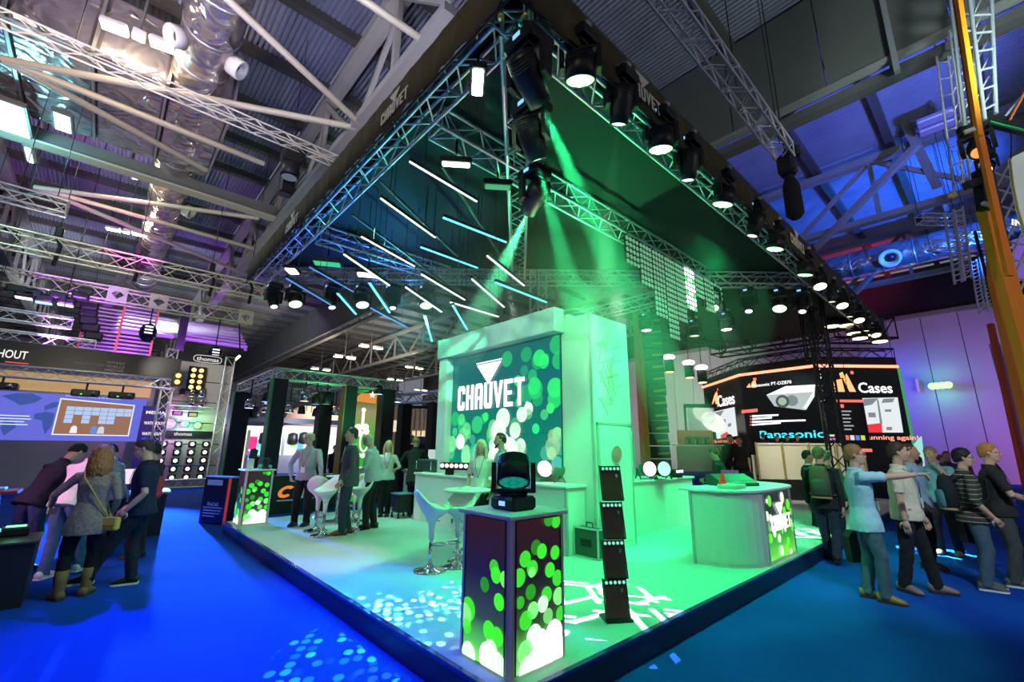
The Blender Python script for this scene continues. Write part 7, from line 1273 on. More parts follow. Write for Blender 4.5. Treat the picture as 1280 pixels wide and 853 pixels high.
# --- right foreground
gp = lambda px, py, z=0: G(px, py, z)
P1 = person('man in light blue short sleeved shirt pointing to the right, brown shoes', gp(1098, 750), 78, 1.76, lean=-2, turn=6, nod=-2, feet=((-.05, -.08), (.10, .05)), hands=(None, (.10, .88, 1.475)), hpose=('relaxed', 'point'), elbow=(None, (.5, 0, -.6)), top=clothm('light_blue', (.36, .62, .72)), hem=-.10, bottom=JEAN, shoes=BROWN, hair=(.30, .14, .05), hairstyle='fringe', glasses=True, lanyard=True, footyaw=(10, 15))
P2 = person('man in cream polo shirt with badge, legs apart, beside the pointing man', gp(1152, 741), 100, 1.80, turn=-15, feet=((-.14, .14), (.12, -.13)), hands=((-.30, .13, .80), (.26, .02, .84)), top=clothm('cream_polo', (.70, .62, .48)), hem=-.06, bottom=DARK, shoes=mat('shoe_grey', (.25, .18, .14), .5), hair=DB, hairstyle='short', lanyard=True, belly=.012, footyaw=(-20, 25))
P3 = person('man in pale blue long sleeved shirt standing half behind the cream polo man', VP(1149, 640, 7.25, 0), 105, 1.80, turn=-20, hands=((-.30, .1, .82), (.30, .16, .95)), top=clothm('pale_blue', (.30, .42, .55)), sleeve='long', bottom=DARK, hair=DB, hairstyle='crop', skin=SKIND)
P4 = person('man in aqua shirt holding his chin, in front of the purple wall', gp(1190, 694), 195, 1.76, turn=10, nod=4, feet=((-.11, 0), (.11, .06)), hands=((-.10, .20, 1.46), (.28, .03, .82)), hpose=('grip', 'relaxed'), elbow=((-.6, .3, -1), None), top=clothm('aqua', (.22, .50, .55)), bottom=DARK, hair=(.36, .24, .12), hairstyle='short', belly=.014, near=True, shoes=mat('shoe_tan', (.25, .14, .08), .5))
P5 = person('man in striped hoodie wearing a blue backpack, hands in pockets', gp(1236, 737), 72, 1.73, turn=12, nod=2, feet=((-.09, .02), (.09, -.04)), hands=((-.24, .12, .90), (.24, .12, .90)), top=clothm('striped', (.055, .05, .045), .9, (17, .16, (.38, .34, .24))), sleeve='rolled', hem=-.07, bottom=JEAN, shoes=mat('sneaker', (.10, .10, .10), .6, 0, .5), base='white', hair=BLA, hairstyle='fringe', glasses=True, footyaw=(5, 10))
backpack(P5, 'blue and black backpack on the man in striped hoodie', clothm('bag_black', (.02, .022, .03)), clothm('bag_blue', (.10, .22, .28)))
P6 = person('ginger man in dark polo with folded arms at right edge', gp(1272, 733), 82, 1.80, turn=5, feet=((-.10, .02), (.10, -.03)), hands=((-.02, .26, 1.13), (.06, .25, 1.10)), hpose=('grip', 'grip'), elbow=((-.9, -.1, -.7), (.9, -.1, -.7)), top=clothm('dark_polo', (.03, .028, .026)), bottom=clothm('jeans_grey', (.07, .075, .07)), shoes=mat('sneaker', (.10, .10, .10), .6, 0, .5), base='white', hair=GI, hairstyle='short', glasses=True, lanyard=True)
P7 = person('man seen from behind with a khaki backpack, walking past the platform', gp(1042, 703), 8, 1.74, lean=3, turn=10, feet=((-.06, .16), (.08, -.20)), hands=((-.25, .12, .85), (.24, -.05, .84)), top=clothm('navy_jacket', (.02, .024, .03)), sleeve='long', hem=-.08, bottom=JEAND, hair=(.10, .12, .04), hairstyle='short', lift=(0, .05))
backpack(P7, 'khaki backpack with tan base on the man walking away', clothm('bag_khaki', (.09, .11, .05)), clothm('bag_green', (.05, .10, .06)), .16, .29)
P8 = person('man in dark suit and pale shirt in front of the raised bar', VP(1012, 600, 9.6, 0), 70, 1.68, turn=10, top=clothm('suit_black', (.012, .013, .015)), sleeve='long', jacket=clothm('pale_green_shirt', (.5, .75, .65)), bottom=DARK, hair=BLA, hairstyle='short', skin=SKIND, near=False, hem=-.08)
P8b = person('person coloured green as if lit, behind the khaki backpack', VP(1036, 600, 8.8, 0), 30, 1.68, top=clothm('green_lit_top', (.04, .16, .06)), sleeve='long', bottom=DARK, hair=(.05, .14, .05), hairstyle='fringe', near=False)  # green light on head and clothes put into hair and cloth colours
P9 = person('man in dark sweater looking down behind the white display counter', VP(903, 600, 10.2, 0), -78, 1.72, lean=6, nod=28, hands=((-.15, .35, 1.05), (.15, .35, 1.05)), top=clothm('charcoal', (.02, .028, .028)), sleeve='long', bottom=DARK, hair=BLA, hairstyle='crop', skin=SKIND, near=False)
for i, (px, hy, c, s, D_) in enumerate(((955, 543, DB, SKIND, 16.3), (972, 546, GI, SKIN, 16.4), (985, 545, BLA, SKIND, 16.5), (998, 545, BR, SKIN, 16.2))):
    q = VP(px, 560, D_, .95); person('visitor showing only a head above the raised bar, %s from left' % ('first', 'second', 'third', 'fourth')[i], q, 20 + 40 * i, DP(px, hy, D_).z - .95, top=clothm('dark_a', (.03, .02, .02)), sleeve='long', bottom=DARK, hair=c, hairstyle='short', skin=s, near=False, fingers=False, z0=.95)
for i, (px, hy, D_, yaw, c, l, cl) in enumerate(((913, 545, 17.5, 160, DB, 'man in black standing before the left part of the black screen booth', (.02, .02, .02)), (925, 548, 17.2, 200, BR, 'man in dark top with bare forearm beside the cream bar end', (.03, .025, .025)), (897, 560, 17.8, 190, (.3, .15, .05), 'person with long brown hair before the left part of the black screen booth', (.2, .12, .06)))):
    q = VP(px, 560, D_, 0); person(l, q, yaw, DP(px, hy, D_).z, top=clothm('dk_%d' % i, cl), sleeve='short' if i == 1 else 'long', bottom=DARK, hair=c, hairstyle='long' if i == 2 else 'short', near=False, fingers=False, female=i == 2)
for i, (px, hy, D_, yaw, c, l, cl) in enumerate(((1147, 572, 9.6, 30, BLA, 'black haired visitor under the pointing hand, seen from behind', (.03, .03, .05)), (1185, 566, 13, 170, BR, 'distant visitor between the chin holding man and the striped hoodie, left', (.05, .06, .15)), (1200, 569, 13.5, 190, DB, 'distant visitor in red top left of the striped hoodie', (.35, .06, .06)), (1241, 566, 11, 100, BLA, 'dark dressed visitor between the striped hoodie and the ginger man', (.02, .02, .03)), (1176, 570, 14, 80, BR, 'distant visitor in brown top by the purple wall', (.2, .12, .08)), (1163, 571, 15, 90, DB, 'most distant visitor at the foot of the purple wall', (.06, .05, .10)))):
    q = VP(px, 580, D_, 0); person(l, q, yaw, DP(px, hy, D_).z, top=clothm('rt_%d' % i, cl), sleeve='long', bottom=DARK, hair=c, hairstyle='short', near=False, fingers=False)
# --- on the stand
S1 = person('grey haired man in grey shirt and lanyard leaning on a white stool', gp(376, 657, SH), 205, 1.74, turn=38, nod=0, feet=((-.10, 0), (.12, .04)), hands=((-.40, .24, .92), (.30, .02, .90)), hpose=('grip', 'grip'), elbow=((-.8, -.3, -.5), (1, -.4, -.2)), top=clothm('grey_shirt', (.36, .40, .44)), sleeve='long', bottom=DARK, hair=GRY, hairstyle='bald', glasses=True, lanyard=True, belly=.022, z0=SH)
S2 = person('man in dark blazer and jeans seen from the side in front of the white stools', gp(430, 668, SH), -95, 1.80, turn=-4, nod=-3, feet=((-.08, .05), (.08, -.06)), hands=((-.24, .14, .92), (.25, .14, .92)), top=clothm('blazer', (.075, .08, .09)), sleeve='long', jacket=clothm('pale_green_shirt', (.5, .75, .65)), hem=-.09, bottom=JEAND, shoes=mat('shoe_redbrown', (.20, .06, .03), .35), hair=DB, hairstyle='short', belly=.012, z0=SH)
S3 = person('balding man in pale shirt looking down, right of the dark blazer man', gp(462, 661, SH), -72, 1.74, lean=8, nod=32, feet=((-.08, .05), (.08, -.05)), hands=((-.12, .34, 1.02), (.16, .32, 1.0)), hpose=('grip', 'grip'), top=clothm('pale_grey_shirt', (.42, .47, .52)), sleeve='long', bottom=DARK, hair=GRY, hairstyle='bald', glasses=True, belly=.012, z0=SH)
S4 = person('blonde woman with long hair in white blouse behind the balding man', VP(480, 640, 10.4, SH), 185, 1.60, top=clothm('white_blouse', (.72, .76, .72)), sleeve='rolled', bottom=DARK, hair=BLO, hairstyle='long', female=True, lanyard=True, z0=SH, hands=((-.2, .16, 1.0), (.2, .16, .98)), near=False)
S5 = person('stooping person in black, back turned, by the small far counter', VP(516, 640, 10.6, SH), 10, 1.76, lean=22, side=-6, nod=20, hands=((-.35, .35, .98), (.2, .4, 1.0)), top=clothm('black_coat', (.02, .024, .022)), sleeve='long', hem=-.16, bottom=DARK, hair=(.2, .26, .16), hairstyle='bald', z0=SH, near=False)  # greenish hair colour carries the green light on the head
S6 = person('blonde woman in white polo with lanyard in front of the big screen', VP(601, 600, 7.75, SH), 200, 1.60, turn=8, nod=-6, hands=((-.20, .05, .80), (.18, .14, .86)), top=clothm('white_polo', (.80, .82, .78)), bottom=DARK, hair=(.85, .76, .5), hairstyle='long', female=True, lanyard=True, z0=SH)
S7 = person('man with dark beard in blue grey polo turned to the blonde woman', VP(627, 600, 7.6, SH), -85, 1.71, turn=-5, nod=4, hands=((-.22, .16, .9), (.24, .10, .86)), top=clothm('blue_grey_polo', (.30, .40, .50)), sleeve='rolled', bottom=DARK, hair=DB, hairstyle='crop', beard=(.05, .03, .02), lanyard=True, z0=SH)
# --- left group
L1 = person('woman in tweed cardigan with long auburn hair and brown boots, seen from behind', gp(88, 748), 12, 1.67, lean=2, turn=-8, nod=10, feet=((-.11, -.02), (.10, .06)), hands=((-.42, .26, .98), (.20, .12, .90)), hpose=('grip', 'relaxed'), elbow=((-.8, -.5, -.5), None), top=tweed(), sleeve='long', hem=-.13, bottom=clothm('leggings', (.012, .010, .014)), shoes=mat('boot_brown', (.20, .11, .04), .6, 0, .2), boots=True, hair=(.30, .13, .04), hairstyle='long', female=True, footyaw=(-35, 10))
L2 = person('man in navy T-shirt and glasses looking down, hand in pocket, legs wide', gp(158, 733), -82, 1.76, lean=3, nod=20, feet=((-.06, .44), (.08, -.02)), hands=((-.22, .12, .92), (.24, .16, .93)), top=clothm('navy_tee', (.016, .02, .05)), bottom=clothm('black_jeans', (.016, .018, .03)), shoes=mat('shoe_black', (.015, .014, .014), .4, 0, .1), base='white', hair=DB, hairstyle='short', glasses=True, lanyard=True, hem=-.06)
L3 = person('man in dark jacket bending forward over the podium at left', VP(38, 640, 6.6, 0), 55, 1.80, lean=30, nod=28, feet=((-.12, -.1), (.12, .0)), hands=((-.16, .55, .98), (.2, .55, .95)), top=clothm('dark_jacket', (.022, .02, .035)), sleeve='long', hem=-.07, bottom=clothm('blue_trousers', (.03, .05, .14)), hair=BLA, hairstyle='short')
L4 = person('man in white shirt bowing beside the dark jacket, blue jeans and white sneakers', gp(64, 722), 38, 1.78, lean=24, nod=34, turn=18, feet=((-.05, -.08), (.16, .22)), hands=((-.1, .5, 1.0), (.2, .55, .98)), top=clothm('white_shirt', (.80, .72, .74)), sleeve='long', hem=-.05, bottom=clothm('jeans_mid', (.06, .12, .24)), shoes=mat('sneaker_white', (.7, .66, .66), .6), base='white', hair=(.20, .10, .05), hairstyle='fringe')
L5 = person('man in grey shirt leaning in behind the auburn haired woman', VP(140, 640, 7.5, 0), -60, 1.72, lean=16, nod=28, hands=((-.2, .4, .95), (.18, .42, .98)), top=clothm('grey_green_shirt', (.28, .33, .33)), sleeve='long', bottom=DARK, hair=BR, hairstyle='short')
L6 = person('dark haired visitor hidden behind the man in grey shirt', VP(136, 640, 8.3, 0), -100, 1.69, lean=8, nod=20, top=clothm('dark_a', (.03, .02, .02)), sleeve='long', bottom=DARK, hair=BLA, hairstyle='short', near=False)
L7 = person('visitor hidden behind the man in navy T-shirt, with a red bag', VP(181, 640, 7.4, 0), -60, 1.70, nod=10, top=clothm('dark_b', (.03, .03, .04)), sleeve='long', bottom=DARK, hair=BLA, hairstyle='short', near=False)
F1 = person('dark haired man in black inside the pillar booth, left of the grey shirt man', VP(316, 580, 17.5, 0), -40, 1.55, top=clothm('dark_a', (.03, .02, .02)), sleeve='long', bottom=DARK, hair=BLA, hairstyle='short', near=False, fingers=False)
F2 = person('visitor in dark jacket inside the pillar booth, right of its back pillar', VP(417, 580, 18, 0), 150, 1.70, top=clothm('dark_b', (.03, .03, .04)), sleeve='long', bottom=DARK, hair=DB, hairstyle='short', near=False, fingers=False)

bpy.data.scenes.remove(_TS)
# ------------------------------------------------------------------ bags the visitors carry
def at_hand(P, i): sh, el, wr, s = P['arms'][i]; return wr + V(P['root'].location), (wr - el).normalized()
w, d = at_hand(P1, 0); t = thing('shoulder_bag', 'black laptop bag hanging at the side of the pointing man', 'bag', w); c = w + V((0, 0, -.30)) - RH * .10; m = MB(); m.prism([c + RH * x + V((0, 0, z)) for x, z in ((-.15, -.2), (.15, -.2), (.16, .1), (.1, .17), (-.1, .17), (-.16, .1))], FH * .12); m.build('bag_body', BLKF, t); m = MB(); m.tube([c + RH * -.08 + V((0, 0, .15)), c + V((0, 0, .26)) , c + RH * .08 + V((0, 0, .15))], .012, 6); m.build('handle', BLKF, t)
w, d = at_hand(P5, 0); c = w + V((0, 0, -.16)) - RH * .14 - FH * .1; t = thing('carrier_bag', 'black carrier bag with a white and green print, held by the striped hoodie man', 'bag', c); m = MB(); m.prism([c + RH * x + V((0, 0, z)) for x, z in ((-.16, -.2), (.14, -.22), (.15, .16), (-.15, .16))], FH * .09); m.build('bag_body', BLKF, t)
m = MB(); m.prism([c - FH * .002 + RH * x + V((0, 0, z)) for x, z in ((-.11, .1), (-.05, .08), (.02, -.02), (.1, -.1), (.06, -.14), (-.04, -.05))], -FH * .003); m.build('print', mat('print_aqua', (.55, .75, .7), .5), t); m = MB(); m.prism([c - FH * .004 + RH * x + V((0, 0, z)) for x, z in ((.03, .03), (.09, .02), (.06, -.03))], -FH * .003); m.build('print_yellow', mat('print_yel', (.7, .7, .1), .5), t); m = MB(); m.tube([c - RH * .05 + V((0, 0, .15)) + FH * .04, c + V((0, 0, .27)) + FH * .04, c + RH * .06 + V((0, 0, .15)) + FH * .04], .008, 6); m.build('handle', BLKF, t)
H = L1['H']; off = V(L1['root'].location); q = off + L1['at'](-.06) + L1['tr'] * .125 * H - L1['tf'] * .03 * H; YB_ = mat('mustard_leather', (.62, .40, .05), .5, 0, .12); t = thing('crossbody_bag', 'small mustard bag on the hip of the woman in tweed', 'bag', q); m = MB(); m.box((0, 0, 0), (.24, .09, .15), bev=.02, M=Matrix.Translation(q) @ Matrix.Rotation(math.atan2(RH.y, RH.x), 4, 'Z')); m.build('pouch', YB_, t); m = MB(); m.box((0, -.05, .03), (.25, .012, .09), bev=.005, M=Matrix.Translation(q) @ Matrix.Rotation(math.atan2(RH.y, RH.x), 4, 'Z')); m.build('flap', YB_, t)
m = MB(); A = lambda k, x, y: off + L1['at'](k) + L1['tr'] * x * H + L1['tf'] * y * H; m.tube([q + V((0, 0, .06)), A(.06, .075, -.075), A(.16, .02, -.095), A(.26, -.05, -.085), A(.31, -.07, -.02), A(.27, -.05, .08), A(.12, .06, .09), q + V((0, 0, .06)) + L1['tf'] * .05], .008, 6); m.build('strap', YB_, t)
q = VP(194, 610, 7.3, 0); q.z = 1.05; t = thing('red_bag', 'red shoulder bag just behind the man in navy T-shirt', 'bag', q); m = MB(); m.box(q, (.2, .16, .34), bev=.05); m.build('bag_body', mat('bag_red', (.5, .05, .05), .6, 0, .1), t); m = MB(); m.tube([q + V((0, 0, .15)), q + V((.03, .1, .4)) - RH * .08, q + V((0, .1, .15))], .012, 6); m.build('strap', mat('bag_red', (.5, .05, .05), .6, 0, .1), t)
# ------------------------------------------------------------------ stools and high table
SW = mat('stool_white', (.86, .87, .86), .25, 0, .02, coat=.3)
def make_stool():
    t = thing('bar_stool', 'white', 'stool'); m = MB()
    # moulded one-piece seat flowing down into a hollow stem
    n = 28; prof = [(.032, .36), (.036, .46), (.046, .55), (.075, .61), (.13, .655), (.18, .70), (.205, .75), (.21, .78)]; vs = []; fs = []
    for j, (r, z) in enumerate(prof):
        for k in range(n): a = 2 * PI * k / n; back = max(0, -math.cos(a)); e = max(0, (z - .6) / .18); vs.append((r * math.cos(a) * 1.0 - .03 * e * back, r * math.sin(a) * 1.06, z + e * (.20 * back ** 1.3 - .04 * max(0, math.cos(a)))))
    inner = [(.19, .775), (.15, .735), (.09, .70), (.03, .69)]
    for r, z in inner:
        for k in range(n): a = 2 * PI * k / n; back = max(0, -math.cos(a)); e = max(0, (r - .03) / .16); vs.append((r * math.cos(a) - .03 * e * back, r * math.sin(a) * 1.06, z + e * (.20 * back ** 1.3 - .04 * max(0, math.cos(a)))))
    R = len(prof) + len(inner)
    for i in range(R - 1):
        for k in range(n): l = (k + 1) % n; fs.append((i * n + k, i * n + l, i * n + n + l, i * n + n + k))
    fs.append(tuple((R - 1) * n + k for k in range(n))); fs.append(tuple(range(n))); m.add(vs, fs, 0, True); m.build('seat', SW, t, world=False)
    m = MB(); m.lathe([(.026, .02), (.026, .36)], 14); m.build('column', CHROME, t, world=False)
    m = MB(); m.lathe([(.205, 0), (.21, .008), (.19, .018), (.1, .035), (.045, .06), (.035, .08)], 28); m.build('foot_disc', CHROME, t, world=False)
    m = MB(); m.tube([(.0, .026, .30), (.10, .10, .30), (.17, .06, .30), (.185, 0, .30), (.17, -.06, .30), (.10, -.10, .30), (0, -.026, .30)], .009, 8); m.build('foot_rest', CHROME, t, world=False)
    m = MB(); m.tube([(.03, .03, .60), (.12, .12, .56)], .006, 6); m.sphere((.125, .125, .558), .012, 8, 6); m.build('height_lever', CHROME, t, world=False); return t
st0 = make_stool()
for i, (px, py, rz, l) in enumerate(((537, 714, -20, 'white moulded bar stool standing alone, left of the front light counter'), (571, 708, 205, 'white bar stool half hidden behind the front light counter, nearest one'), (583, 690, 150, 'white bar stool farther back behind the front light counter, beside the blonde woman'), (394, 664, 60, 'white bar stool under the hand of the grey haired man, seat facing away'), (403, 670, 200, 'white bar stool with a lilac lit back, between grey shirt man and dark blazer man'), (447, 663, 190, 'white bar stool right of the dark blazer man'), (441, 652, 120, 'white bar stool mostly hidden behind the dark blazer man'))):
    o = st0 if i == 0 else copy_tree(st0); q = G(px, py, SH); o.location = (q.x, q.y, SH); o.rotation_euler = (0, 0, math.radians(rz)); o['label'] = l; o['group'] = 'white moulded bar stools'
def high_table(l, x, y, h, r=.33):
    t = thing('high_table', l, 'table', (x, y, SH)); m = MB(); m.lathe([(r - .02, h - .03), (r, h - .02), (r, h - .005), (r - .006, h)], 36); m.build('tabletop', WHITE, t, world=False); m = MB(); m.lathe([(.03, .02), (.03, h - .03)], 14); m.build('column', CHROME, t, world=False); m = MB(); m.lathe([(.24, 0), (.245, .008), (.2, .02), (.06, .04), (.035, .07)], 28); m.build('foot_disc', CHROME, t, world=False); return t
c = G(584, 611.5, SH + .93); high_table('round white high table behind the front light counter', c.x, c.y, .93)
c = G(420, 652, SH); high_table('round white high table hidden among the stools and the men at left', c.x, c.y, .9, .28)
# ------------------------------------------------------------------ lamps shown on the counters
q = G(641, 640, SH + 1.028); moving_head('black moving head standing on the front light counter with a blue display', (.44, .445, SH + 1.028), (.17, .15, .75), (.3, 1, .9), 'wash', 0, 20, .86, .22, up=True, lenscol=(.02, .75, .55)); hx = COL.objects  # teal lens glow imitates a cyan reflection under the head
def par(label, p, aim, col, s=1.0, st=3, m_=BLK, spots=0):
    p = V(p); t = thing('par_lamp', label, 'lamp', p); d = (V(aim) - p).normalized(); c = p + V((0, 0, .16 * s)); q = d.to_track_quat('Z', 'Y').to_matrix().to_4x4(); q.translation = c - p; m = MB(); m.lathe([(.04 * s, -.14 * s), (.09 * s, -.12 * s), (.115 * s, -.02 * s), (.125 * s, .12 * s), (.118 * s, .125 * s)], 20, 0, q); m.build('can', m_, t, world=False)
    m = MB(); m.lathe([(.0, .131 * s), (.116 * s, .131 * s)], 20, 0, q, cap=False); m.build('lens', glow('par_%.2f_%.2f_%.2f_%.1f' % (*col, st), col, st), t, world=False); m = MB(); m.lathe([(.118 * s, .11 * s), (.135 * s, .115 * s), (.135 * s, .128 * s), (.118 * s, .13 * s)], 20, 0, q, cap=False); m.build('rim', m_, t, world=False)
    r = q.to_3x3() @ V((1, 0, 0)); r.z = 0; r.normalize(); m = MB(); f_ = V((-r.y, r.x, 0))
    for s2 in (-1, 1): m.tube([r * .14 * s + V((0, 0, .16 * s)), r * .15 * s + f_ * s2 * .09 * s], .011 * s, 6); m.tube([-r * .14 * s + V((0, 0, .16 * s)), -r * .15 * s + f_ * s2 * .09 * s], .011 * s, 6)
    m.build('stand', m_, t, world=False); return t
z = 1.17
def onctr(px, py, zt=z): return G(px, py, zt)
par('grey can lamp glowing white on the long counter under the screen', onctr(677, 602), (1.5, -1.5, 2.4), (1, 1, .9), 1.1, 3.5, mat('can_grey', (.10, .16, .12), .4))
par('dark can lamp with stand legs on the long counter, right of the glowing one', onctr(700, 603), (6, 0, 2.6), (.05, .3, .15), 1.0, .5, mat('can_grey', (.10, .16, .12), .4))
par('round lamp with a bright cream face on the white display counter', onctr(808, 599, 1.15), (2.6, -3.0, 1.5), (1, .88, .75), 1.15, 3.0)
par('black round lamp with a pale green glint beside the cream faced one', onctr(826, 599, 1.15), (2.9, -3.0, 1.6), (.35, .9, .6), 1.15, 1.5)
q = onctr(846, 597, 1.15); t = thing('lamp_bar', 'small black bar with three glowing squares on the white display counter', 'lamp', q); m = MB(); m.box(q + V((0, 0, .1)), (.38, .14, .12), bev=.02); m.box(q + V((0, 0, .02)), (.2, .16, .04)); m.build('case', BLK, t)
for k in (-.1, 0, .1): m = MB(); m.box(q + V((k - .0, -.075, .12)), (.07, .01, .05)); m.build('cell', glow('lb', (.8, 1, .85), 2), t)
q = onctr(768, 598, 1.15); q = V((5.12, 2.55, 1.15)); t = thing('small_lamp', 'small dark lamp at the left end of the white display counter', 'lamp', q); m = MB(); m.lathe([(.05, 0), (.06, .02), (.03, .06), (.06, .1), (.09, .2), (.08, .22)], 14); m.build('body', BLK, t, world=False)
# long batten and device on the far part of the long counter
q0, q1 = G(566, 593, z), G(592, 596, z); q = (q0 + q1) / 2; t = thing('lamp_batten', 'black lamp batten with a row of pink glowing cells on the long counter', 'lamp', (q.x, q.y, z)); d = (q1 - q0).normalized(); L = .95; n_ = V((-.9, -.45, 0)).normalized(); ex = V((-n_.y, n_.x, 0)); ex = ex if ex.dot(RH) > 0 else -ex
beam('housing', q - ex * L / 2 + V((0, 0, .17)), q + ex * L / 2 + V((0, 0, .17)), .16, .14, BLK, t)
for k in range(9): c = q + ex * (L * (k + .5) / 9 - L / 2) + n_ * .085 + V((0, 0, .18)); m = MB(); m.tube([c, c + n_ * .012], .042, 12); m.build('cell', glow('pink_cell', (1, .62, .66), 1.8), t)
for k in (-.3, .3): m = MB(); m.box(q + ex * k + V((0, 0, .05)), (.1, .16, .1)); m.build('foot', BLK, t)
q = G(542, 590, z); t = thing('amplifier', 'grey rack device with handles on the far end of the long counter', 'device', (q.x, q.y, z)); m = MB(); m.box((0, 0, .14), (.42, .75, .26), bev=.015); m.build('case', mat('rack_grey', (.05, .09, .09), .4, .3), t, world=False)
for y_ in (-.3, .3): m = MB(); m.tube([(-.22, y_, .06), (-.27, y_, .06), (-.27, y_, .22), (-.22, y_, .22)], .012, 6); m.build('handle', CHROME, t, world=False)
for k in range(5): m = MB(); m.box((-.212, 0, .06 + k * .04), (.01, .5, .012)); m.build('vent', BLK, t, world=False)
q = G(524, 643, SH); t = thing('cable_trolley', 'small dark trolley on the floor at the far end of the long counter', 'trolley', (3.0, 6.85, SH)); m = MB(); m.box((0, 0, .3), (.3, .3, .36), bev=.02); m.build('box', BLK, t, world=False); m = MB(); m.box((0, 0, .5), (.36, .36, .03)); m.build('shelf', mat('shelf_blue', (.1, .25, .35), .4), t, world=False)
for a in (-.14, .14):
    for c_ in (-.14, .14): m = MB(); m.tube([(a, c_, .12), (a, c_, .02)], .02, 8); m.sphere((a, c_, .03), .03, 8, 6); m.build('castor', BLK, t, world=False)
t = thing('door_sign', 'small dark print low on the front of the long counter', 'sign', (3.09, 3.9, .7)); text('F', WX(565, 652, 3.085), (0, -1, 0), (0, 0, 1), .09, BLK, t, None, .03)
# ladder-like column of lamp panels
t = thing('lamp_column', 'tall narrow column of four brown glossy lamp panels with rows of round lights', 'lamp', (1.61, .33, SH)); ex = V((.225, -.145, 0)).normalized(); n_ = V((ex.y, -ex.x, 0)); c0 = V((1.61, .33, 0)); GL = mat('panel_glass', (.085, .045, .02), .12, .2, .2, 3, coat=.5)
for k in range(4):
    zb = SH + .02 + k * .335; zt = zb + .315; w_ = .105 - .003 * k; lean = n_ * (.03 * 1); pts = [c0 + ex * -w_ + V((0, 0, zb)) + n_ * .05, c0 + ex * w_ + V((0, 0, zb)) + n_ * .05, c0 + ex * w_ + V((0, 0, zt)) - n_ * .01, c0 - ex * w_ + V((0, 0, zt)) - n_ * .01]; m = MB(); m.prism(pts, -n_ * .02); m.build('panel', GL, t)
    up_ = (pts[3] - pts[0]).normalized(); m = MB(); m.prism([pts[3] - up_ * .05 + n_ * .004, pts[2] - up_ * .05 + n_ * .004, pts[2] + n_ * .004, pts[3] + n_ * .004], n_ * .01); m.build('lamp_rail', BLK, t)
    for j in range(5): c = pts[3].lerp(pts[2], (j + .5) / 5) - up_ * .025 + n_ * .015; m = MB(); m.disc(c, ex, up_, .015, 14); m.build('round_light', glow('col_mint', (.30, .85, .62), .9), t)
    for s in (-1, 1): m = MB(); a = c0 + ex * s * (w_ + .008) + V((0, 0, zb)); m.tube([a + n_ * .05, a + V((0, 0, .32)) - n_ * .02], .006, 6); m.build('side_rail', BLKM, t)
    c = pts[3].lerp(pts[2], .78) - up_ * .09 + n_ * .012; m = MB(); m.disc(c, ex, up_, .014, 12, 0, .018); m.build('logo_print', mat('logo_dull', (.35, .45, .25), .5), t); m = MB(); m.prism([pts[0] + n_ * .012, pts[1] + n_ * .012, pts[1] + n_ * .012 + V((0, 0, .012)), pts[0] + n_ * .012 + V((0, 0, .012))], n_ * .015); m.build('lower_rail', BLKM, t)
m = MB(); m.prism([c0 - ex * .12 + n_ * .08 + V((0, 0, SH)), c0 + ex * .13 + n_ * .08 + V((0, 0, SH)), c0 + ex * .13 - n_ * .12 + V((0, 0, SH)), c0 - ex * .12 - n_ * .12 + V((0, 0, SH))], (0, 0, .02)); m.build('foot_plate', BLK, t)
# flight case by the long counter
q = V((3.32, 1.95, SH)); t = thing('flight_case', 'small green lit flight case with metal edges standing at the tower foot', 'case', q); m = MB(); m.box((0, 0, .2), (.18, .42, .38)); m.build('case_body', mat('case_side', (.05, .10, .07), .5, 0, .1), t, world=False)
for a in (-1, 1):
    for b_ in (-1, 1): m = MB(); m.box((a * .09, b_ * .21, .2), (.022, .022, .4)); m.build('edge_profile', ALU, t, world=False); m = MB(); m.box((0, b_ * .21, .2 + a * .19), (.2, .022, .022)); m.build('edge_profile', ALU, t, world=False); m = MB(); m.box((a * .09, 0, .2 + b_ * .19), (.022, .42, .022)); m.build('edge_profile', ALU, t, world=False)
m = MB(); m.box((-.095, 0, .2), (.01, .2, .1), bev=.01); m.build('handle_dish', BLK, t, world=False); m = MB(); m.tube([(0, -.06, .4), (0, -.05, .46), (0, .05, .46), (0, .06, .4)], .009, 6); m.build('handle', BLKM, t, world=False)
# things on the curved reception counter
def oc(px, py): return G(px, py, 1.18)
q = V((5.15, .62, 1.18)); t = thing('lighting_desk', 'dark lighting control desk with a raised back on the reception counter', 'console', q); ang = math.atan2(RH.y, RH.x) + .25; t.rotation_euler = (0, 0, ang); m = MB(); m.prism([(-.32, -.18, 0), (-.32, .2, 0), (-.32, .2, .16), (-.32, .1, .17), (-.32, -.18, .05)], (.64, 0, 0)); m.build('body', mat('desk_green_black', (.015, .03, .025), .35), t, world=False)
for k in range(8): m = MB(); m.box((-.25 + k * .07, -.08, .085), (.02, .08, .015)); m.build('fader', mat('fader_grey', (.3, .32, .3), .4), t, world=False)
m = MB(); m.box((.1, .155, .19), (.3, .03, .06)); m.build('display', mat('desk_violet', (.12, .06, .16), .3, emit=(.2, .1, .3), strength=.3), t, world=False)
q = V((4.62, .42, 1.18)); t = thing('leaflet_tray', 'green lit tray of leaflets at the left of the reception counter', 'tray', q); m = MB(); m.box((0, 0, .03), (.36, .26, .06), bev=.01); m.build('tray_box', mat('tray_green', (.35, .62, .45), .5), t, world=False); 
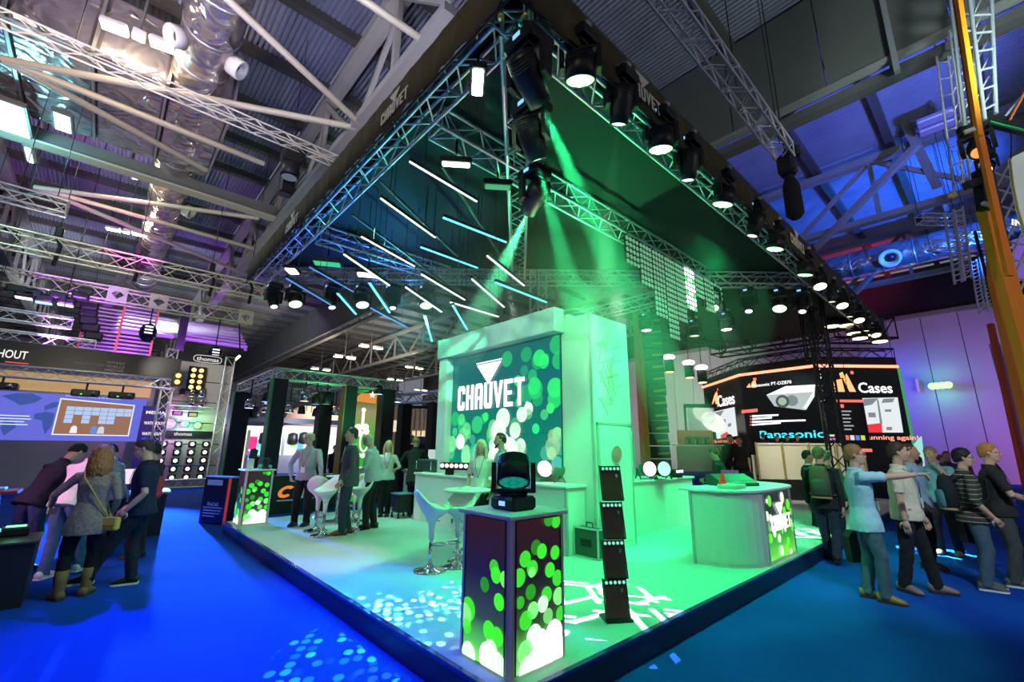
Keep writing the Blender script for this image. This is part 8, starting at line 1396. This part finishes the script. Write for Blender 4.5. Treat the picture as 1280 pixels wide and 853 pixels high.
q2 = V((4.55, .50, 1.24)); t = thing('red_marker', 'red folded sign standing on the leaflet tray', 'sign', q2); m = MB(); m.prism([(-.07, 0, 0), (-.02, 0, 0), (.03, 0, .13), (-.01, 0, .14)], (0, .03, 0)); m.prism([(.03, 0, 0), (.08, 0, 0), (.04, 0, .13), (.01, 0, .14)], (0, .03, 0)); m.prism([(-.1, 0, 0), (.1, 0, 0), (.1, 0, .03), (-.1, 0, .03)], (0, .03, 0)); m.build('letter_shape', mat('marker_red', (.8, .04, .02), .4, emit=(.8, .04, .02), strength=.2), t, world=False)
for i, (x, y_) in enumerate(((5.55, .35), (5.7, .30))): t = thing('leaflet_stack', 'stack of white leaflets at the %s of the reception counter' % ('right side', 'far right corner')[i], 'leaflets', (x, y_, 1.18)); m = MB(); m.box((0, 0, .015), (.2, .15, .03), M=Matrix.Rotation(.4 * i, 4, 'Z')); m.build('sheets', mat('paper', (.75, .8, .85), .6, 0, .03), t, world=False)
q = V((5.62, .62, 1.18)); t = thing('plant_tuft', 'small green leafy tuft on the reception counter', 'plant', q); m = MB()
for k in range(7): a = k * .9; m.prism([(.015 * math.cos(a + 1.5), .015 * math.sin(a + 1.5), 0), (.07 * math.cos(a), .07 * math.sin(a), .11), (.05 * math.cos(a + .25), .05 * math.sin(a + .25), .10), (-.015 * math.cos(a + 1.5), -.015 * math.sin(a + 1.5), 0)], (0, 0, .004))
m.build('leaves', mat('leaf_green', (.15, .5, .2), .5), t, world=False)
# things on the far left light counter
q = G(303, 589, SH + 1.028); t = thing('literature_box', 'white upright box with a dark face on the far left light counter', 'box', (.22, 8.1, SH + 1.028)); m = MB(); m.box((0, 0, .11), (.12, .12, .22), bev=.01); m.build('box', WHITE, t, world=False); m = MB(); m.prism([(-.06, -.08, .22), (.08, -.08, .2), (.1, -.08, .38), (-.04, -.08, .4)], (0, .05, 0)); m.build('dark_face', BLK, t, world=False)
t = thing('small_fixture', 'small dark lamp fixture at the right end of the far left light counter', 'lamp', (.5, 8.05, SH + 1.028)); m = MB(); m.lathe([(.07, 0), (.08, .03), (.04, .06), (.05, .1)], 12); m.sphere((0, 0, .16), .07, 10, 8); m.build('body', BLK, t, world=False); m = MB(); m.sphere((-.1, 0, .05), .05, 8, 6); m.sphere((.09, .02, .04), .04, 8, 6); m.build('green_knob', mat('knob_green', (.1, .5, .2), .4), t, world=False)
